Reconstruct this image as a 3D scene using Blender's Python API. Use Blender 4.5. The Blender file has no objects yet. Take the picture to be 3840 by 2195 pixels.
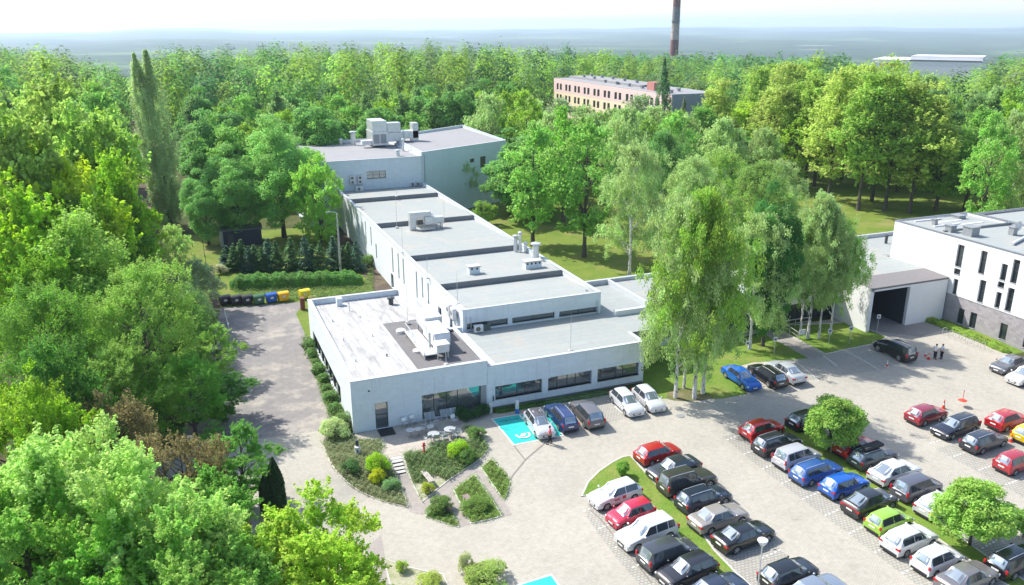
import bpy, bmesh, math, random
import numpy as np
from mathutils import Vector, Matrix
from mathutils.geometry import tessellate_polygon
R = math.radians
SC = bpy.context.scene
COL = SC.collection
random.seed(7)

# ------------------------------------------------------------------ camera, world, sun
CAM_H = 35.0
FPX, PITCH, ROLL, YAW = 3085.0, R(18.2), R(0.106), R(21.85)      # focal length in pixels of the 3840 px wide frame
cam = bpy.data.cameras.new('camera'); cam_o = bpy.data.objects.new('camera', cam); COL.objects.link(cam_o)
cam.sensor_width = 36.0; cam.lens = FPX / 3840 * 36.0; cam.clip_start = 0.5; cam.clip_end = 60000
cam_o.matrix_world = Matrix.Translation((0, 0, CAM_H)) @ Matrix.Rotation(-YAW, 4, 'Z') @ Matrix.Rotation(R(90) - PITCH, 4, 'X') @ Matrix.Rotation(-ROLL, 4, 'Z')
SC.camera = cam_o
SUN_EL = R(48)
SUN_DIR = Vector((-0.63, 0.78, 0)).normalized()                  # towards the sun, on the ground
w = bpy.data.worlds.new('World'); SC.world = w; w.use_nodes = True
nt = w.node_tree
bg = nt.nodes['Background']
sky = nt.nodes.new('ShaderNodeTexSky'); sky.sky_type = 'NISHITA'; sky.sun_disc = False
sky.sun_elevation = SUN_EL
sky.sun_rotation = math.atan2(SUN_DIR.x, SUN_DIR.y)
sky.altitude = 200; sky.air_density = 1.0; sky.dust_density = 2.0; sky.ozone_density = 1.0
tc = nt.nodes.new('ShaderNodeTexCoord'); mp = nt.nodes.new('ShaderNodeMapping'); mp.inputs['Location'].default_value = (0, 0, 0.022)
nt.links.new(tc.outputs['Generated'], mp.inputs['Vector']); nt.links.new(mp.outputs['Vector'], sky.inputs['Vector'])
nt.links.new(sky.outputs[0], bg.inputs['Color']); bg.inputs['Strength'].default_value = 0.15
sun = bpy.data.lights.new('sun', 'SUN'); sun.energy = 3.7; sun.angle = R(0.5); sun.color = (1.0, 0.955, 0.88)
sun_o = bpy.data.objects.new('sun', sun); COL.objects.link(sun_o)
sd = Vector((SUN_DIR.x * math.cos(SUN_EL), SUN_DIR.y * math.cos(SUN_EL), math.sin(SUN_EL)))
sun_o.rotation_euler = sd.to_track_quat('Z', 'Y').to_euler(); sun_o.location = (0, 0, 80)
SC.view_settings.view_transform = 'Standard'; SC.view_settings.look = 'None'
SC.view_settings.exposure = 1.05; SC.view_settings.gamma = 1.0
SC.render.engine = 'CYCLES'
SC.cycles.max_bounces = 6; SC.cycles.diffuse_bounces = 3; SC.cycles.glossy_bounces = 2
SC.cycles.transmission_bounces = 3; SC.cycles.volume_bounces = 0; SC.cycles.transparent_max_bounces = 4
SC.cycles.use_adaptive_sampling = True
SC.cycles.use_denoising = True

# ------------------------------------------------------------------ measuring helpers: where does a thing of the photograph stand
def sm(t): t = max(0.0, min(1.0, t)); return t * t * (3 - 2 * t)
GS = 1.6
def gnode(i, j):
    x, y = i * GS, j * GS
    k = sm((x - 12) / 16); hi, lo = 61.3 + 1.5 * k, 57.9 - 9.0 * k - 7 * sm((11 - x) / 6)
    return -0.75 * max(0.0, min(1.0, (hi - y) / (hi - lo)))
def gz(x, y):
    """height of the ground (flat facets on a grid): the drive below the terrace lies a little lower than the houses"""
    i, j = math.floor(x / GS), math.floor(y / GS); u, v = x / GS - i, y / GS - j
    a, b, c, d = gnode(i, j), gnode(i + 1, j), gnode(i, j + 1), gnode(i + 1, j + 1)
    return a + (b - a) * u + (d - b) * v if u > v else a + (d - c) * u + (c - a) * v
def ray(x, y):
    X = (x - 1920) / FPX; Y = -(y - 1097.5) / FPX
    a = X * math.cos(ROLL) + Y * math.sin(ROLL); b = -X * math.sin(ROLL) + Y * math.cos(ROLL)
    d = (a, math.cos(PITCH) + b * math.sin(PITCH), -math.sin(PITCH) + b * math.cos(PITCH))
    c, s = math.cos(YAW), math.sin(YAW)
    return (d[0] * c + d[1] * s, -d[0] * s + d[1] * c, d[2])
def at(p, z=None):
    d = ray(*p); zz = 0.0 if z is None else z
    for i in range(1 if z is not None else 6):
        t = (zz - CAM_H) / d[2]; q = (d[0] * t, d[1] * t)
        if z is None: zz = gz(*q)
    return Vector((q[0], q[1], zz))
def rise(base, top):
    d = ray(*top); t = (base.x * d[0] + base.y * d[1]) / (d[0] ** 2 + d[1] ** 2)
    return CAM_H + d[2] * t - base.z
def Z(x0, y0, s): return lambda x, y: (x0 + x / s, y0 + y / s)
D = Z(0, 0, 2547 / 3840)
z1 = Z(1000, 1000, 2.08); z2 = Z(1000, 1500, 2.095); z3 = Z(2000, 1500, 2.095); z4 = Z(2840, 1500, 2.095); z5 = Z(2840, 1100, 2.427); z6 = Z(3000, 700, 2.426)
z7 = Z(1800, 1200, 2.9125); z0a = Z(0, 0, 1.3234); z0b = Z(1100, 100, 1.6177); z0c = Z(2400, 0, 1.4563); z0d = Z(0, 1000, 1.2186)
q1 = Z(1250, 450, 3.236); q2 = Z(1300, 800, 3.236); q3 = Z(1650, 850, 2.647); q4 = Z(1450, 1150, 4.854); q5 = Z(1450, 1400, 4.16); q6 = Z(700, 780, 3.467)
q7 = Z(2400, 1000, 2.9125); q8 = Z(2000, 250, 3.236); q9 = Z(3200, 100, 3.64); q10 = Z(1200, 1650, 4.16)

# ------------------------------------------------------------------ materials
MATS = {}
def newmat(name):
    m = bpy.data.materials.new(name); m.use_nodes = True; MATS[name] = m
    return m, m.node_tree, m.node_tree.nodes['Principled BSDF']
def noise_mix(nt, c1, c2, scale, detail=4, lo=0.35, hi=0.65, coord=None, rough=0.6):
    n = nt.nodes.new('ShaderNodeTexNoise'); n.inputs['Scale'].default_value = scale; n.inputs['Detail'].default_value = detail; n.inputs['Roughness'].default_value = rough
    if coord is not None: nt.links.new(coord, n.inputs['Vector'])
    r = nt.nodes.new('ShaderNodeMapRange'); r.inputs['From Min'].default_value = lo; r.inputs['From Max'].default_value = hi
    nt.links.new(n.outputs['Fac'], r.inputs['Value'])
    mx = nt.nodes.new('ShaderNodeMix'); mx.data_type = 'RGBA'
    nt.links.new(r.outputs[0], mx.inputs['Factor'])
    for s, c in ((6, c1), (7, c2)):
        if isinstance(c, tuple): mx.inputs[s].default_value = (*c, 1)
        else: nt.links.new(c, mx.inputs[s])
    return mx.outputs[2]
def wcoord(nt, scale=(1, 1, 1), rot=0.0):
    t = nt.nodes.new('ShaderNodeNewGeometry'); m = nt.nodes.new('ShaderNodeMapping')
    m.inputs['Scale'].default_value = scale; m.inputs['Rotation'].default_value = (0, 0, rot)
    nt.links.new(t.outputs['Position'], m.inputs['Vector']); return m.outputs[0]
def simple(name, col, rough=0.6, metal=0.0, var=0.12, scale=3.0, spec=0.5, coat=0.0, col2=None):
    m, nt, p = newmat(name)
    c2 = col2 or tuple(max(0, c * (1 - var)) for c in col)
    nt.links.new(noise_mix(nt, col, c2, scale, coord=wcoord(nt)), p.inputs['Base Color'])
    p.inputs['Roughness'].default_value = rough; p.inputs['Metallic'].default_value = metal
    p.inputs['Specular IOR Level'].default_value = spec; p.inputs['Coat Weight'].default_value = coat
    return m
def bump(nt, p, src, strength, dist=0.02):
    b = nt.nodes.new('ShaderNodeBump'); b.inputs['Strength'].default_value = strength; b.inputs['Distance'].default_value = dist
    nt.links.new(src, b.inputs['Height']); nt.links.new(b.outputs[0], p.inputs['Normal'])
def paving(name, c1, c2, mortar, bw, bh, rot, big=(0.9, 1.06), msize=0.012, rough=0.85):
    m, nt, p = newmat(name)
    br = nt.nodes.new('ShaderNodeTexBrick'); br.inputs['Scale'].default_value = 1.0
    br.inputs['Brick Width'].default_value = bw; br.inputs['Row Height'].default_value = bh; br.inputs['Mortar Size'].default_value = msize
    br.inputs['Color1'].default_value = (*c1, 1); br.inputs['Color2'].default_value = (*c2, 1); br.inputs['Mortar'].default_value = (*mortar, 1)
    br.inputs['Bias'].default_value = 0.0
    nt.links.new(wcoord(nt, rot=rot), br.inputs['Vector'])
    n = nt.nodes.new('ShaderNodeTexNoise'); n.inputs['Scale'].default_value = 0.16; n.inputs['Detail'].default_value = 7; n.inputs['Roughness'].default_value = 0.62
    nt.links.new(wcoord(nt), n.inputs['Vector'])
    r = nt.nodes.new('ShaderNodeMapRange'); r.inputs['From Min'].default_value = 0.3; r.inputs['From Max'].default_value = 0.7
    r.inputs['To Min'].default_value = big[0]; r.inputs['To Max'].default_value = big[1]
    nt.links.new(n.outputs['Fac'], r.inputs['Value'])
    v = nt.nodes.new('ShaderNodeVectorMath'); v.operation = 'SCALE'
    nt.links.new(br.outputs['Color'], v.inputs[0]); nt.links.new(r.outputs[0], v.inputs['Scale'])
    fine = noise_mix(nt, (0.88, 0.87, 0.85), (1.0, 1.0, 1.0), 2.3, 8, 0.3, 0.6, wcoord(nt))
    fine = noise_mix(nt, fine, (0.72, 0.70, 0.67), 0.9, 6, 0.66, 0.80, wcoord(nt), 0.55)
    mu = nt.nodes.new('ShaderNodeVectorMath'); mu.operation = 'MULTIPLY'
    nt.links.new(v.outputs[0], mu.inputs[0]); nt.links.new(fine, mu.inputs[1])
    nt.links.new(mu.outputs[0], p.inputs['Base Color']); p.inputs['Roughness'].default_value = rough
    return m
PAVE = paving('pale_block_paving', (0.42, 0.395, 0.335), (0.37, 0.347, 0.295), (0.245, 0.23, 0.195), 0.22, 0.11, 0.2)
PAVEG = paving('grey_paving', (0.30, 0.28, 0.26), (0.26, 0.245, 0.225), (0.20, 0.19, 0.17), 0.22, 0.11, 0.0)
PAVEP = paving('path_paving', (0.35, 0.31, 0.28), (0.30, 0.27, 0.245), (0.20, 0.185, 0.165), 0.22, 0.11, 0.7)
BAY = paving('perforated_paving', (0.355, 0.34, 0.305), (0.32, 0.305, 0.275), (0.205, 0.205, 0.165), 0.30, 0.25, 0.06, msize=0.03)
TERR = paving('terrace_paving', (0.42, 0.38, 0.325), (0.38, 0.345, 0.295), (0.27, 0.245, 0.21), 0.6, 0.6, 0.0)
DARKPAVE = paving('dark_paving', (0.32, 0.31, 0.32), (0.28, 0.275, 0.28), (0.18, 0.18, 0.18), 0.3, 0.15, 0.0)
def asphalt():
    m, nt, p = newmat('worn_asphalt')
    a = noise_mix(nt, (0.165, 0.155, 0.15), (0.205, 0.19, 0.18), 1.1, 8, 0.35, 0.65, wcoord(nt))
    b = noise_mix(nt, a, (0.33, 0.30, 0.255), 0.28, 9, 0.48, 0.64, wcoord(nt, (1, 1, 1)), 0.75)
    c = noise_mix(nt, b, (0.13, 0.12, 0.12), 0.9, 8, 0.60, 0.72, wcoord(nt, (0.6, 1.3, 1)), 0.7)
    nt.links.new(c, p.inputs['Base Color']); p.inputs['Roughness'].default_value = 0.9
    return m
ASPH = asphalt()
def grass(name, a, b, c, s=0.35):
    m, nt, p = newmat(name)
    x = noise_mix(nt, a, b, s, 8, 0.38, 0.62, wcoord(nt), 0.7)
    y = noise_mix(nt, x, c, s * 0.45, 6, 0.5, 0.68, wcoord(nt), 0.65)
    z = noise_mix(nt, (0.55, 0.55, 0.5), (1.15, 1.15, 1.1), 7.0, 6, 0.3, 0.7, wcoord(nt), 0.7)
    mu = nt.nodes.new('ShaderNodeVectorMath'); mu.operation = 'MULTIPLY'
    nt.links.new(y, mu.inputs[0]); nt.links.new(z, mu.inputs[1])
    nt.links.new(mu.outputs[0], p.inputs['Base Color']); p.inputs['Roughness'].default_value = 0.95; p.inputs['Specular IOR Level'].default_value = 0.15
    return m
GRASS = grass('lawn_grass', (0.12, 0.19, 0.03), (0.18, 0.23, 0.045), (0.25, 0.235, 0.09))
GRASSF = grass('fresh_grass', (0.115, 0.21, 0.03), (0.17, 0.255, 0.045), (0.22, 0.25, 0.07), 0.7)
WOODF = grass('wood_floor', (0.05, 0.075, 0.022), (0.08, 0.07, 0.035), (0.11, 0.15, 0.035), 0.12)
SOIL = grass('garden_soil', (0.17, 0.14, 0.085), (0.12, 0.15, 0.045), (0.26, 0.215, 0.14), 0.9)
TRACK = grass('dirt_track_soil', (0.15, 0.115, 0.095), (0.095, 0.075, 0.062), (0.17, 0.16, 0.08), 0.4)
GRAVEL = grass('pale_gravel', (0.42, 0.40, 0.33), (0.34, 0.35, 0.24), (0.24, 0.27, 0.12), 0.8)
def far_land():
    m, nt, p = newmat('far_land')
    wc = wcoord(nt)
    f = noise_mix(nt, (0.016, 0.034, 0.016), (0.05, 0.085, 0.032), 0.004, 8, 0.38, 0.62, wcoord(nt, (1, 1, 1), 0.38), 0.72)
    g = noise_mix(nt, f, (0.10, 0.155, 0.06), 0.00075, 7, 0.54, 0.60, wcoord(nt, (.7, 1.0, 1), 0.38), 0.6)
    h = noise_mix(nt, g, (0.20, 0.22, 0.16), 0.0022, 6, 0.64, 0.69, wcoord(nt, (.6, 1.0, 1), 0.38), 0.55)
    nt.links.new(h, p.inputs['Base Color']); p.inputs['Roughness'].default_value = 1.0; p.inputs['Specular IOR Level'].default_value = 0.0
    return m
FAR = far_land()
def render_wall(name, col, grime=0.1):
    m, nt, p = newmat(name)
    a = noise_mix(nt, col, tuple(c * (1 - grime) for c in col), 0.9, 7, 0.35, 0.75, wcoord(nt, (1, 1, 2.5)), 0.7)
    b = noise_mix(nt, a, tuple(c * (1 - 1.6 * grime) for c in col), 2.2, 6, 0.55, 0.8, wcoord(nt, (1.6, 1.6, 0.16)), 0.6)
    nt.links.new(b, p.inputs['Base Color']); p.inputs['Roughness'].default_value = 0.85; p.inputs['Specular IOR Level'].default_value = 0.25
    return m
WHITE = render_wall('white_render', (0.66, 0.715, 0.75), 0.15)
WHITE2 = render_wall('new_white_render', (0.68, 0.68, 0.68), 0.06)
HALLW = render_wall('pale_blue_render', (0.58, 0.67, 0.70), 0.10)
def felt(name, col, stain, sx, sy, sa=0.55, sb=0.7, seam=0.82, sc=(1, 0.6, 1)):
    m, nt, p = newmat(name)
    br = nt.nodes.new('ShaderNodeTexBrick'); br.inputs['Scale'].default_value = 1.0; br.inputs['Brick Width'].default_value = sx; br.inputs['Row Height'].default_value = sy
    br.inputs['Mortar Size'].default_value = 0.035; br.inputs['Mortar Smooth'].default_value = 0.4
    br.inputs['Color1'].default_value = (*col, 1); br.inputs['Color2'].default_value = (*[c * 0.95 for c in col], 1); br.inputs['Mortar'].default_value = (*[c * seam for c in col], 1)
    nt.links.new(wcoord(nt), br.inputs['Vector'])
    a = noise_mix(nt, br.outputs['Color'], stain, 0.35, 8, sa, sb, wcoord(nt, sc), 0.7)
    c = noise_mix(nt, (0.90, 0.90, 0.90), (1.03, 1.03, 1.03), 1.7, 8, 0.3, 0.7, wcoord(nt), 0.75)
    mu = nt.nodes.new('ShaderNodeVectorMath'); mu.operation = 'MULTIPLY'
    nt.links.new(a, mu.inputs[0]); nt.links.new(c, mu.inputs[1])
    nt.links.new(mu.outputs[0], p.inputs['Base Color']); p.inputs['Roughness'].default_value = 0.9
    return m
FELT = felt('grey_roof_felt', (0.285, 0.31, 0.30), (0.34, 0.315, 0.275), 9.0, 1.05, 0.5, 0.72)
FELTW = felt('silvered_roof_felt', (0.43, 0.43, 0.425), (0.20, 0.195, 0.185), 1.05, 9.0, 0.46, 0.72, 0.6, (4.0, 0.7, 1))
FELTD = felt('dark_roof_felt', (0.145, 0.14, 0.14), (0.19, 0.18, 0.175), 1.05, 9.0, 0.5, 0.8)
FELTH = felt('hall_roof_felt', (0.255, 0.255, 0.26), (0.22, 0.22, 0.225), 12.0, 1.05)
METALP = simple('pale_flashing', (0.46, 0.49, 0.51), 0.45, 0.0, 0.08)
METALB = simple('dark_flashing', (0.16, 0.175, 0.19), 0.5)
GALV = simple('galvanised_steel', (0.62, 0.64, 0.65), 0.38, 0.55, 0.15, 2.0)
WMETAL = simple('white_metal', (0.62, 0.62, 0.62), 0.4)
GREYM = simple('grey_metal', (0.28, 0.29, 0.30), 0.5, 0.2)
ANTH = simple('anthracite_frame', (0.05, 0.058, 0.065), 0.45)
BLACK = simple('black_rubber', (0.02, 0.02, 0.022), 0.75)
DARKIN = simple('dark_recess', (0.035, 0.04, 0.045), 0.8)
CONC = simple('concrete', (0.46, 0.45, 0.42), 0.85, 0, 0.18, 4)
KERB = simple('concrete_kerb', (0.52, 0.50, 0.46), 0.85, 0, 0.2, 5)
WPAINT = simple('white_road_paint', (0.62, 0.62, 0.59), 0.7, 0, 0.15, 6)
TEAL = simple('turquoise_road_paint', (0.012, 0.45, 0.41), 0.6, 0, 0.16, 1.5)
BARK = simple('grey_brown_bark', (0.10, 0.085, 0.07), 0.9, 0, 0.4, 6)
def birch_bark():
    m, nt, p = newmat('white_birch_bark')
    a = noise_mix(nt, (0.58, 0.56, 0.52), (0.06, 0.055, 0.05), 1.0, 4, 0.56, 0.62, wcoord(nt, (5, 5, 2.2)))
    nt.links.new(a, p.inputs['Base Color']); p.inputs['Roughness'].default_value = 0.8
    return m
BIRCHB = birch_bark()
WOOD = simple('weathered_wood', (0.40, 0.37, 0.32), 0.8, 0, 0.3, 5)
REDP = simple('red_paint', (0.55, 0.03, 0.025), 0.4)
def glass(name, base, metal=0.0, rough=0.04, spec=0.9):
    m, nt, p = newmat(name); p.inputs['Base Color'].default_value = (*base, 1); p.inputs['Metallic'].default_value = metal
    p.inputs['Roughness'].default_value = rough; p.inputs['Specular IOR Level'].default_value = spec
    return m
GLASS = glass('window_glass', (0.30, 0.33, 0.34), 0.75, 0.03)
GLASSD = glass('dark_window_glass', (0.03, 0.04, 0.045), 0.1, 0.05)
CGLASS = glass('car_glass', (0.05, 0.06, 0.07), 0.35, 0.04, 1.0)
SCREEN = glass('windscreen_glass', (0.30, 0.36, 0.40), 0.55, 0.05, 1.0)
def objcol(name, rough, metal, coat, var=0.0):
    m, nt, p = newmat(name); o = nt.nodes.new('ShaderNodeObjectInfo'); nt.links.new(o.outputs['Color'], p.inputs['Base Color'])
    p.inputs['Roughness'].default_value = rough; p.inputs['Metallic'].default_value = metal; p.inputs['Coat Weight'].default_value = coat; p.inputs['Coat Roughness'].default_value = 0.05
    return m
PAINT = objcol('car_paint', 0.32, 0.25, 1.0)
CLOTH = objcol('cloth', 0.9, 0.0, 0.0)
PLAST = objcol('bin_plastic', 0.45, 0.0, 0.0)
TAILR = simple('red_lamp_lens', (0.42, 0.015, 0.02), 0.15)
LAMPC = simple('clear_lamp_lens', (0.70, 0.72, 0.74), 0.12, 0.2)
RIM = simple('alloy_rim', (0.50, 0.51, 0.52), 0.3, 0.6)
TYRE = simple('tyre_rubber', (0.025, 0.025, 0.027), 0.85)
PLATE = simple('number_plate_white', (0.75, 0.75, 0.72), 0.4)
SKIN = simple('skin', (0.50, 0.30, 0.21), 0.6)
def leaf(name, transl=0.46):
    m, nt, p = newmat(name)
    o = nt.nodes.new('ShaderNodeObjectInfo'); at_ = nt.nodes.new('ShaderNodeAttribute'); at_.attribute_name = 'tint'
    hsv = nt.nodes.new('ShaderNodeHueSaturation'); nt.links.new(o.outputs['Color'], hsv.inputs['Color'])
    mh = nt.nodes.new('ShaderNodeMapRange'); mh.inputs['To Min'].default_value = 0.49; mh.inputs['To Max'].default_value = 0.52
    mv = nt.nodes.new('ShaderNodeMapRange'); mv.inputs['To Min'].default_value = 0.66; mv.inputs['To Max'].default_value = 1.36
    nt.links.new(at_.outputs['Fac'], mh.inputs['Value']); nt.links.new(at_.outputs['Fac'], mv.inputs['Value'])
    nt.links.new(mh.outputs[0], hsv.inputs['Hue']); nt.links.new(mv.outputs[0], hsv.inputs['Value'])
    p.inputs['Roughness'].default_value = 0.6; p.inputs['Specular IOR Level'].default_value = 0.18
    nt.links.new(hsv.outputs[0], p.inputs['Base Color'])
    t = nt.nodes.new('ShaderNodeBsdfTranslucent')
    h2 = nt.nodes.new('ShaderNodeHueSaturation'); h2.inputs['Hue'].default_value = 0.506; h2.inputs['Value'].default_value = 1.6; h2.inputs['Saturation'].default_value = 1.05
    nt.links.new(hsv.outputs[0], h2.inputs['Color']); nt.links.new(h2.outputs[0], t.inputs['Color'])
    mx = nt.nodes.new('ShaderNodeMixShader'); mx.inputs[0].default_value = transl
    nt.links.new(p.outputs[0], mx.inputs[1]); nt.links.new(t.outputs[0], mx.inputs[2])
    nt.links.new(mx.outputs[0], nt.nodes['Material Output'].inputs['Surface'])
    return m
LEAF = leaf('leaves')

# ------------------------------------------------------------------ object helpers
def tag(o, label=None, cat=None, group=None, kind=None):
    if label: o['label'] = label
    if cat: o['category'] = cat
    if group: o['group'] = group
    if kind: o['kind'] = kind
    return o
def empty(name, loc=(0, 0, 0), rz=0.0):
    o = bpy.data.objects.new(name, None); COL.objects.link(o); o.location = loc; o.rotation_euler = (0, 0, rz); o.empty_display_size = 0.3
    return o
def link(name, me, parent=None, loc=(0, 0, 0), rz=0.0):
    o = bpy.data.objects.new(name, me); COL.objects.link(o); o.parent = parent; o.location = loc; o.rotation_euler = (0, 0, rz)
    return o
def copy_tree(o, parent=None):
    c = o.copy(); COL.objects.link(c); c.parent = parent
    for k in ('label', 'category', 'group'):
        if k in c and parent is None: del c[k]
    for ch in list(o.children): copy_tree(ch, c)
    return c
def paint(o, col):
    o.color = (*col, 1)
    for ch in o.children: paint(ch, col)
class MB:
    """collects faces; build() links them as ONE mesh object"""
    def __init__(s): s.v = []; s.f = []; s.off = Vector((0, 0, 0))
    def poly(s, pts):
        n = len(s.v); s.v += [tuple(p) for p in pts]; s.f.append(tuple(range(n, n + len(pts)))); return s
    def box(s, x0, y0, z0, x1, y1, z1, rz=0, c=None):
        P = [Vector((x, y, z)) for z in (z0, z1) for x, y in ((x0, y0), (x1, y0), (x1, y1), (x0, y1))]
        if rz:
            c = Vector(c) if c else Vector(((x0 + x1) / 2, (y0 + y1) / 2, 0)); M = Matrix.Rotation(rz, 3, 'Z')
            P = [M @ (p - c) + c for p in P]
        n = len(s.v); s.v += [tuple(p) for p in P]
        s.f += [tuple(n + i for i in q) for q in ((3, 2, 1, 0), (4, 5, 6, 7), (0, 1, 5, 4), (1, 2, 6, 5), (2, 3, 7, 6), (3, 0, 4, 7))]
        return s
    def prism(s, pts, z0, z1):
        """pts counter-clockwise; z1 a number or a function of the point"""
        n = len(s.v); k = len(pts); f1 = z1 if callable(z1) else (lambda x, y: z1)
        s.v += [(p[0], p[1], z0) for p in pts] + [(p[0], p[1], f1(p[0], p[1])) for p in pts]
        s.f.append(tuple(n + i for i in reversed(range(k)))); s.f.append(tuple(n + k + i for i in range(k)))
        for i in range(k): j = (i + 1) % k; s.f.append((n + i, n + j, n + k + j, n + k + i))
        return s
    def tube(s, pts, rad, sides=8, cap=True):
        pts = [Vector(p) for p in pts]
        if not isinstance(rad, (list, tuple)): rad = [rad] * len(pts)
        n0 = len(s.v)
        for i, p in enumerate(pts):
            d = (pts[min(i + 1, len(pts) - 1)] - pts[max(i - 1, 0)]).normalized()
            u = d.cross(Vector((0, 0, 1)) if abs(d.z) < 0.9 else Vector((1, 0, 0))).normalized(); v = d.cross(u)
            for k in range(sides):
                a = 2 * math.pi * k / sides; s.v.append(tuple(p + (u * math.cos(a) + v * math.sin(a)) * rad[i]))
        for i in range(len(pts) - 1):
            for k in range(sides):
                a = n0 + i * sides + k; b = n0 + i * sides + (k + 1) % sides
                s.f.append((a, b, b + sides, a + sides))
        if cap:
            s.f.append(tuple(n0 + k for k in range(sides))); m = n0 + (len(pts) - 1) * sides; s.f.append(tuple(m + k for k in reversed(range(sides))))
        return s
    def lathe(s, prof, c=(0, 0, 0), axis='Z', sides=20):
        n0 = len(s.v); c = Vector(c)
        for r, h in prof:
            for k in range(sides):
                a = 2 * math.pi * k / sides
                q = {'Z': (r * math.cos(a), r * math.sin(a), h), 'Y': (r * math.cos(a), h, r * math.sin(a)), 'X': (h, r * math.cos(a), r * math.sin(a))}[axis]
                s.v.append(tuple(c + Vector(q)))
        for i in range(len(prof) - 1):
            for k in range(sides):
                a = n0 + i * sides + k; b = n0 + i * sides + (k + 1) % sides; s.f.append((a, b, b + sides, a + sides))
        s.f.append(tuple(n0 + k for k in range(sides))); m = n0 + (len(prof) - 1) * sides; s.f.append(tuple(m + k for k in range(sides)))
        return s
    def mesh(s, name, mat, smooth=False, fix=True):
        me = bpy.data.meshes.new(name); me.from_pydata(s.v, [], s.f); me.materials.append(mat)
        if fix:
            bm = bmesh.new(); bm.from_mesh(me); bmesh.ops.recalc_face_normals(bm, faces=bm.faces); bm.to_mesh(me); bm.free()
        if smooth:
            me.shade_smooth(); me.set_sharp_from_angle(angle=R(40))
        return me
    def build(s, name, mat, parent=None, smooth=False, loc=(0, 0, 0), bevel=0):
        o = link(name, s.mesh(name, mat, smooth), parent, loc)
        if bevel:
            b = o.modifiers.new('bevel', 'BEVEL'); b.width = bevel; b.segments = 2; b.limit_method = 'ANGLE'
        return o
def drape(name, pts, mat, dz, kind='structure', parent=None):
    """a flat outline laid over the ground"""
    bm = bmesh.new(); vs = [bm.verts.new((p[0], p[1], 0)) for p in pts]
    for tri in tessellate_polygon([[Vector((p[0], p[1], 0)) for p in pts]]):
        try: bm.faces.new([vs[i] for i in tri])
        except ValueError: pass
    xs = [p[0] for p in pts]; ys = [p[1] for p in pts]
    def cut(nx, ny, lo, hi):
        k = math.ceil(lo / GS - 1e-6)
        while k * GS < hi:
            co = (k * GS * nx, 0, 0) if nx else (0, k * GS, 0)
            bmesh.ops.bisect_plane(bm, geom=bm.verts[:] + bm.edges[:] + bm.faces[:], plane_co=co, plane_no=Vector((nx, ny, 0)).normalized()); k += 1
    if max(ys) > 46 and min(ys) < 64.1:
        cut(0, 1, max(min(ys), 46), min(max(ys), 65))
        if max(xs) > 3 and min(xs) < 29.5:
            xa, xb = max(min(xs), 3), min(max(xs), 29.5); ya, yb = max(min(ys), 46), min(max(ys), 65)
            cut(1, 0, xa, xb); cut(1, -1, xa - yb, xb - ya)
    for v in bm.verts: v.co.z = gz(v.co.x, v.co.y) + dz
    bmesh.ops.recalc_face_normals(bm, faces=bm.faces)
    for f in bm.faces:
        if f.normal.z < 0: f.normal_flip()
    me = bpy.data.meshes.new(name); bm.to_mesh(me); bm.free(); me.materials.append(mat)
    o = link(name, me, parent)
    if kind: o['kind'] = kind
    return o
def kerb(name, pts, closed=False, wdt=0.14, h=0.11, mat=None, kind='structure', parent=None):
    m = MB(); P = [Vector((p[0], p[1], 0)) for p in pts]; n = len(P)
    Q = []
    for i in range(n if closed else n - 1):
        a, b = P[i], P[(i + 1) % n]; k = max(1, int((b - a).length / 1.2))
        Q += [a.lerp(b, t / k) for t in range(k)]
    if not closed: Q.append(P[-1])
    N = len(Q); L = []; Rr = []
    for i in range(N):
        a = Q[(i - 1) % N] if closed or i > 0 else Q[i]; b = Q[(i + 1) % N] if closed or i < N - 1 else Q[i]
        d = (b - a).normalized(); nn = Vector((-d.y, d.x, 0)) * wdt / 2; L.append(Q[i] + nn); Rr.append(Q[i] - nn)
    for i in range(N if closed else N - 1):
        j = (i + 1) % N; q = [L[i], L[j], Rr[j], Rr[i]]
        top = [(p.x, p.y, gz(p.x, p.y) + h) for p in q]; bot = [(p.x, p.y, gz(p.x, p.y) - 0.05) for p in q]
        m.poly(top); m.poly([top[0], top[1], bot[1], bot[0]]); m.poly([top[2], top[3], bot[3], bot[2]])
        if not closed and i in (0, N - 2): m.poly([top[3], top[0], bot[0], bot[3]]); m.poly([top[1], top[2], bot[2], bot[1]])
    o = m.build(name, mat or KERB, parent)
    if kind: o['kind'] = kind
    return o
def rnd_poly(pts, k=3):
    """cut the corners of an outline so that it reads as a curve"""
    for _ in range(k):
        q = []
        for i in range(len(pts)):
            a = Vector(pts[i][:2]); b = Vector(pts[(i + 1) % len(pts)][:2]); q += [a.lerp(b, .25), a.lerp(b, .75)]
        pts = [(v.x, v.y) for v in q]
    return pts
def inside(x, y, poly):
    c = False; n = len(poly)
    for i in range(n):
        x1, y1 = poly[i][:2]; x2, y2 = poly[(i + 1) % n][:2]
        if (y1 > y) != (y2 > y) and x < (x2 - x1) * (y - y1) / (y2 - y1) + x1: c = not c
    return c

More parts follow.
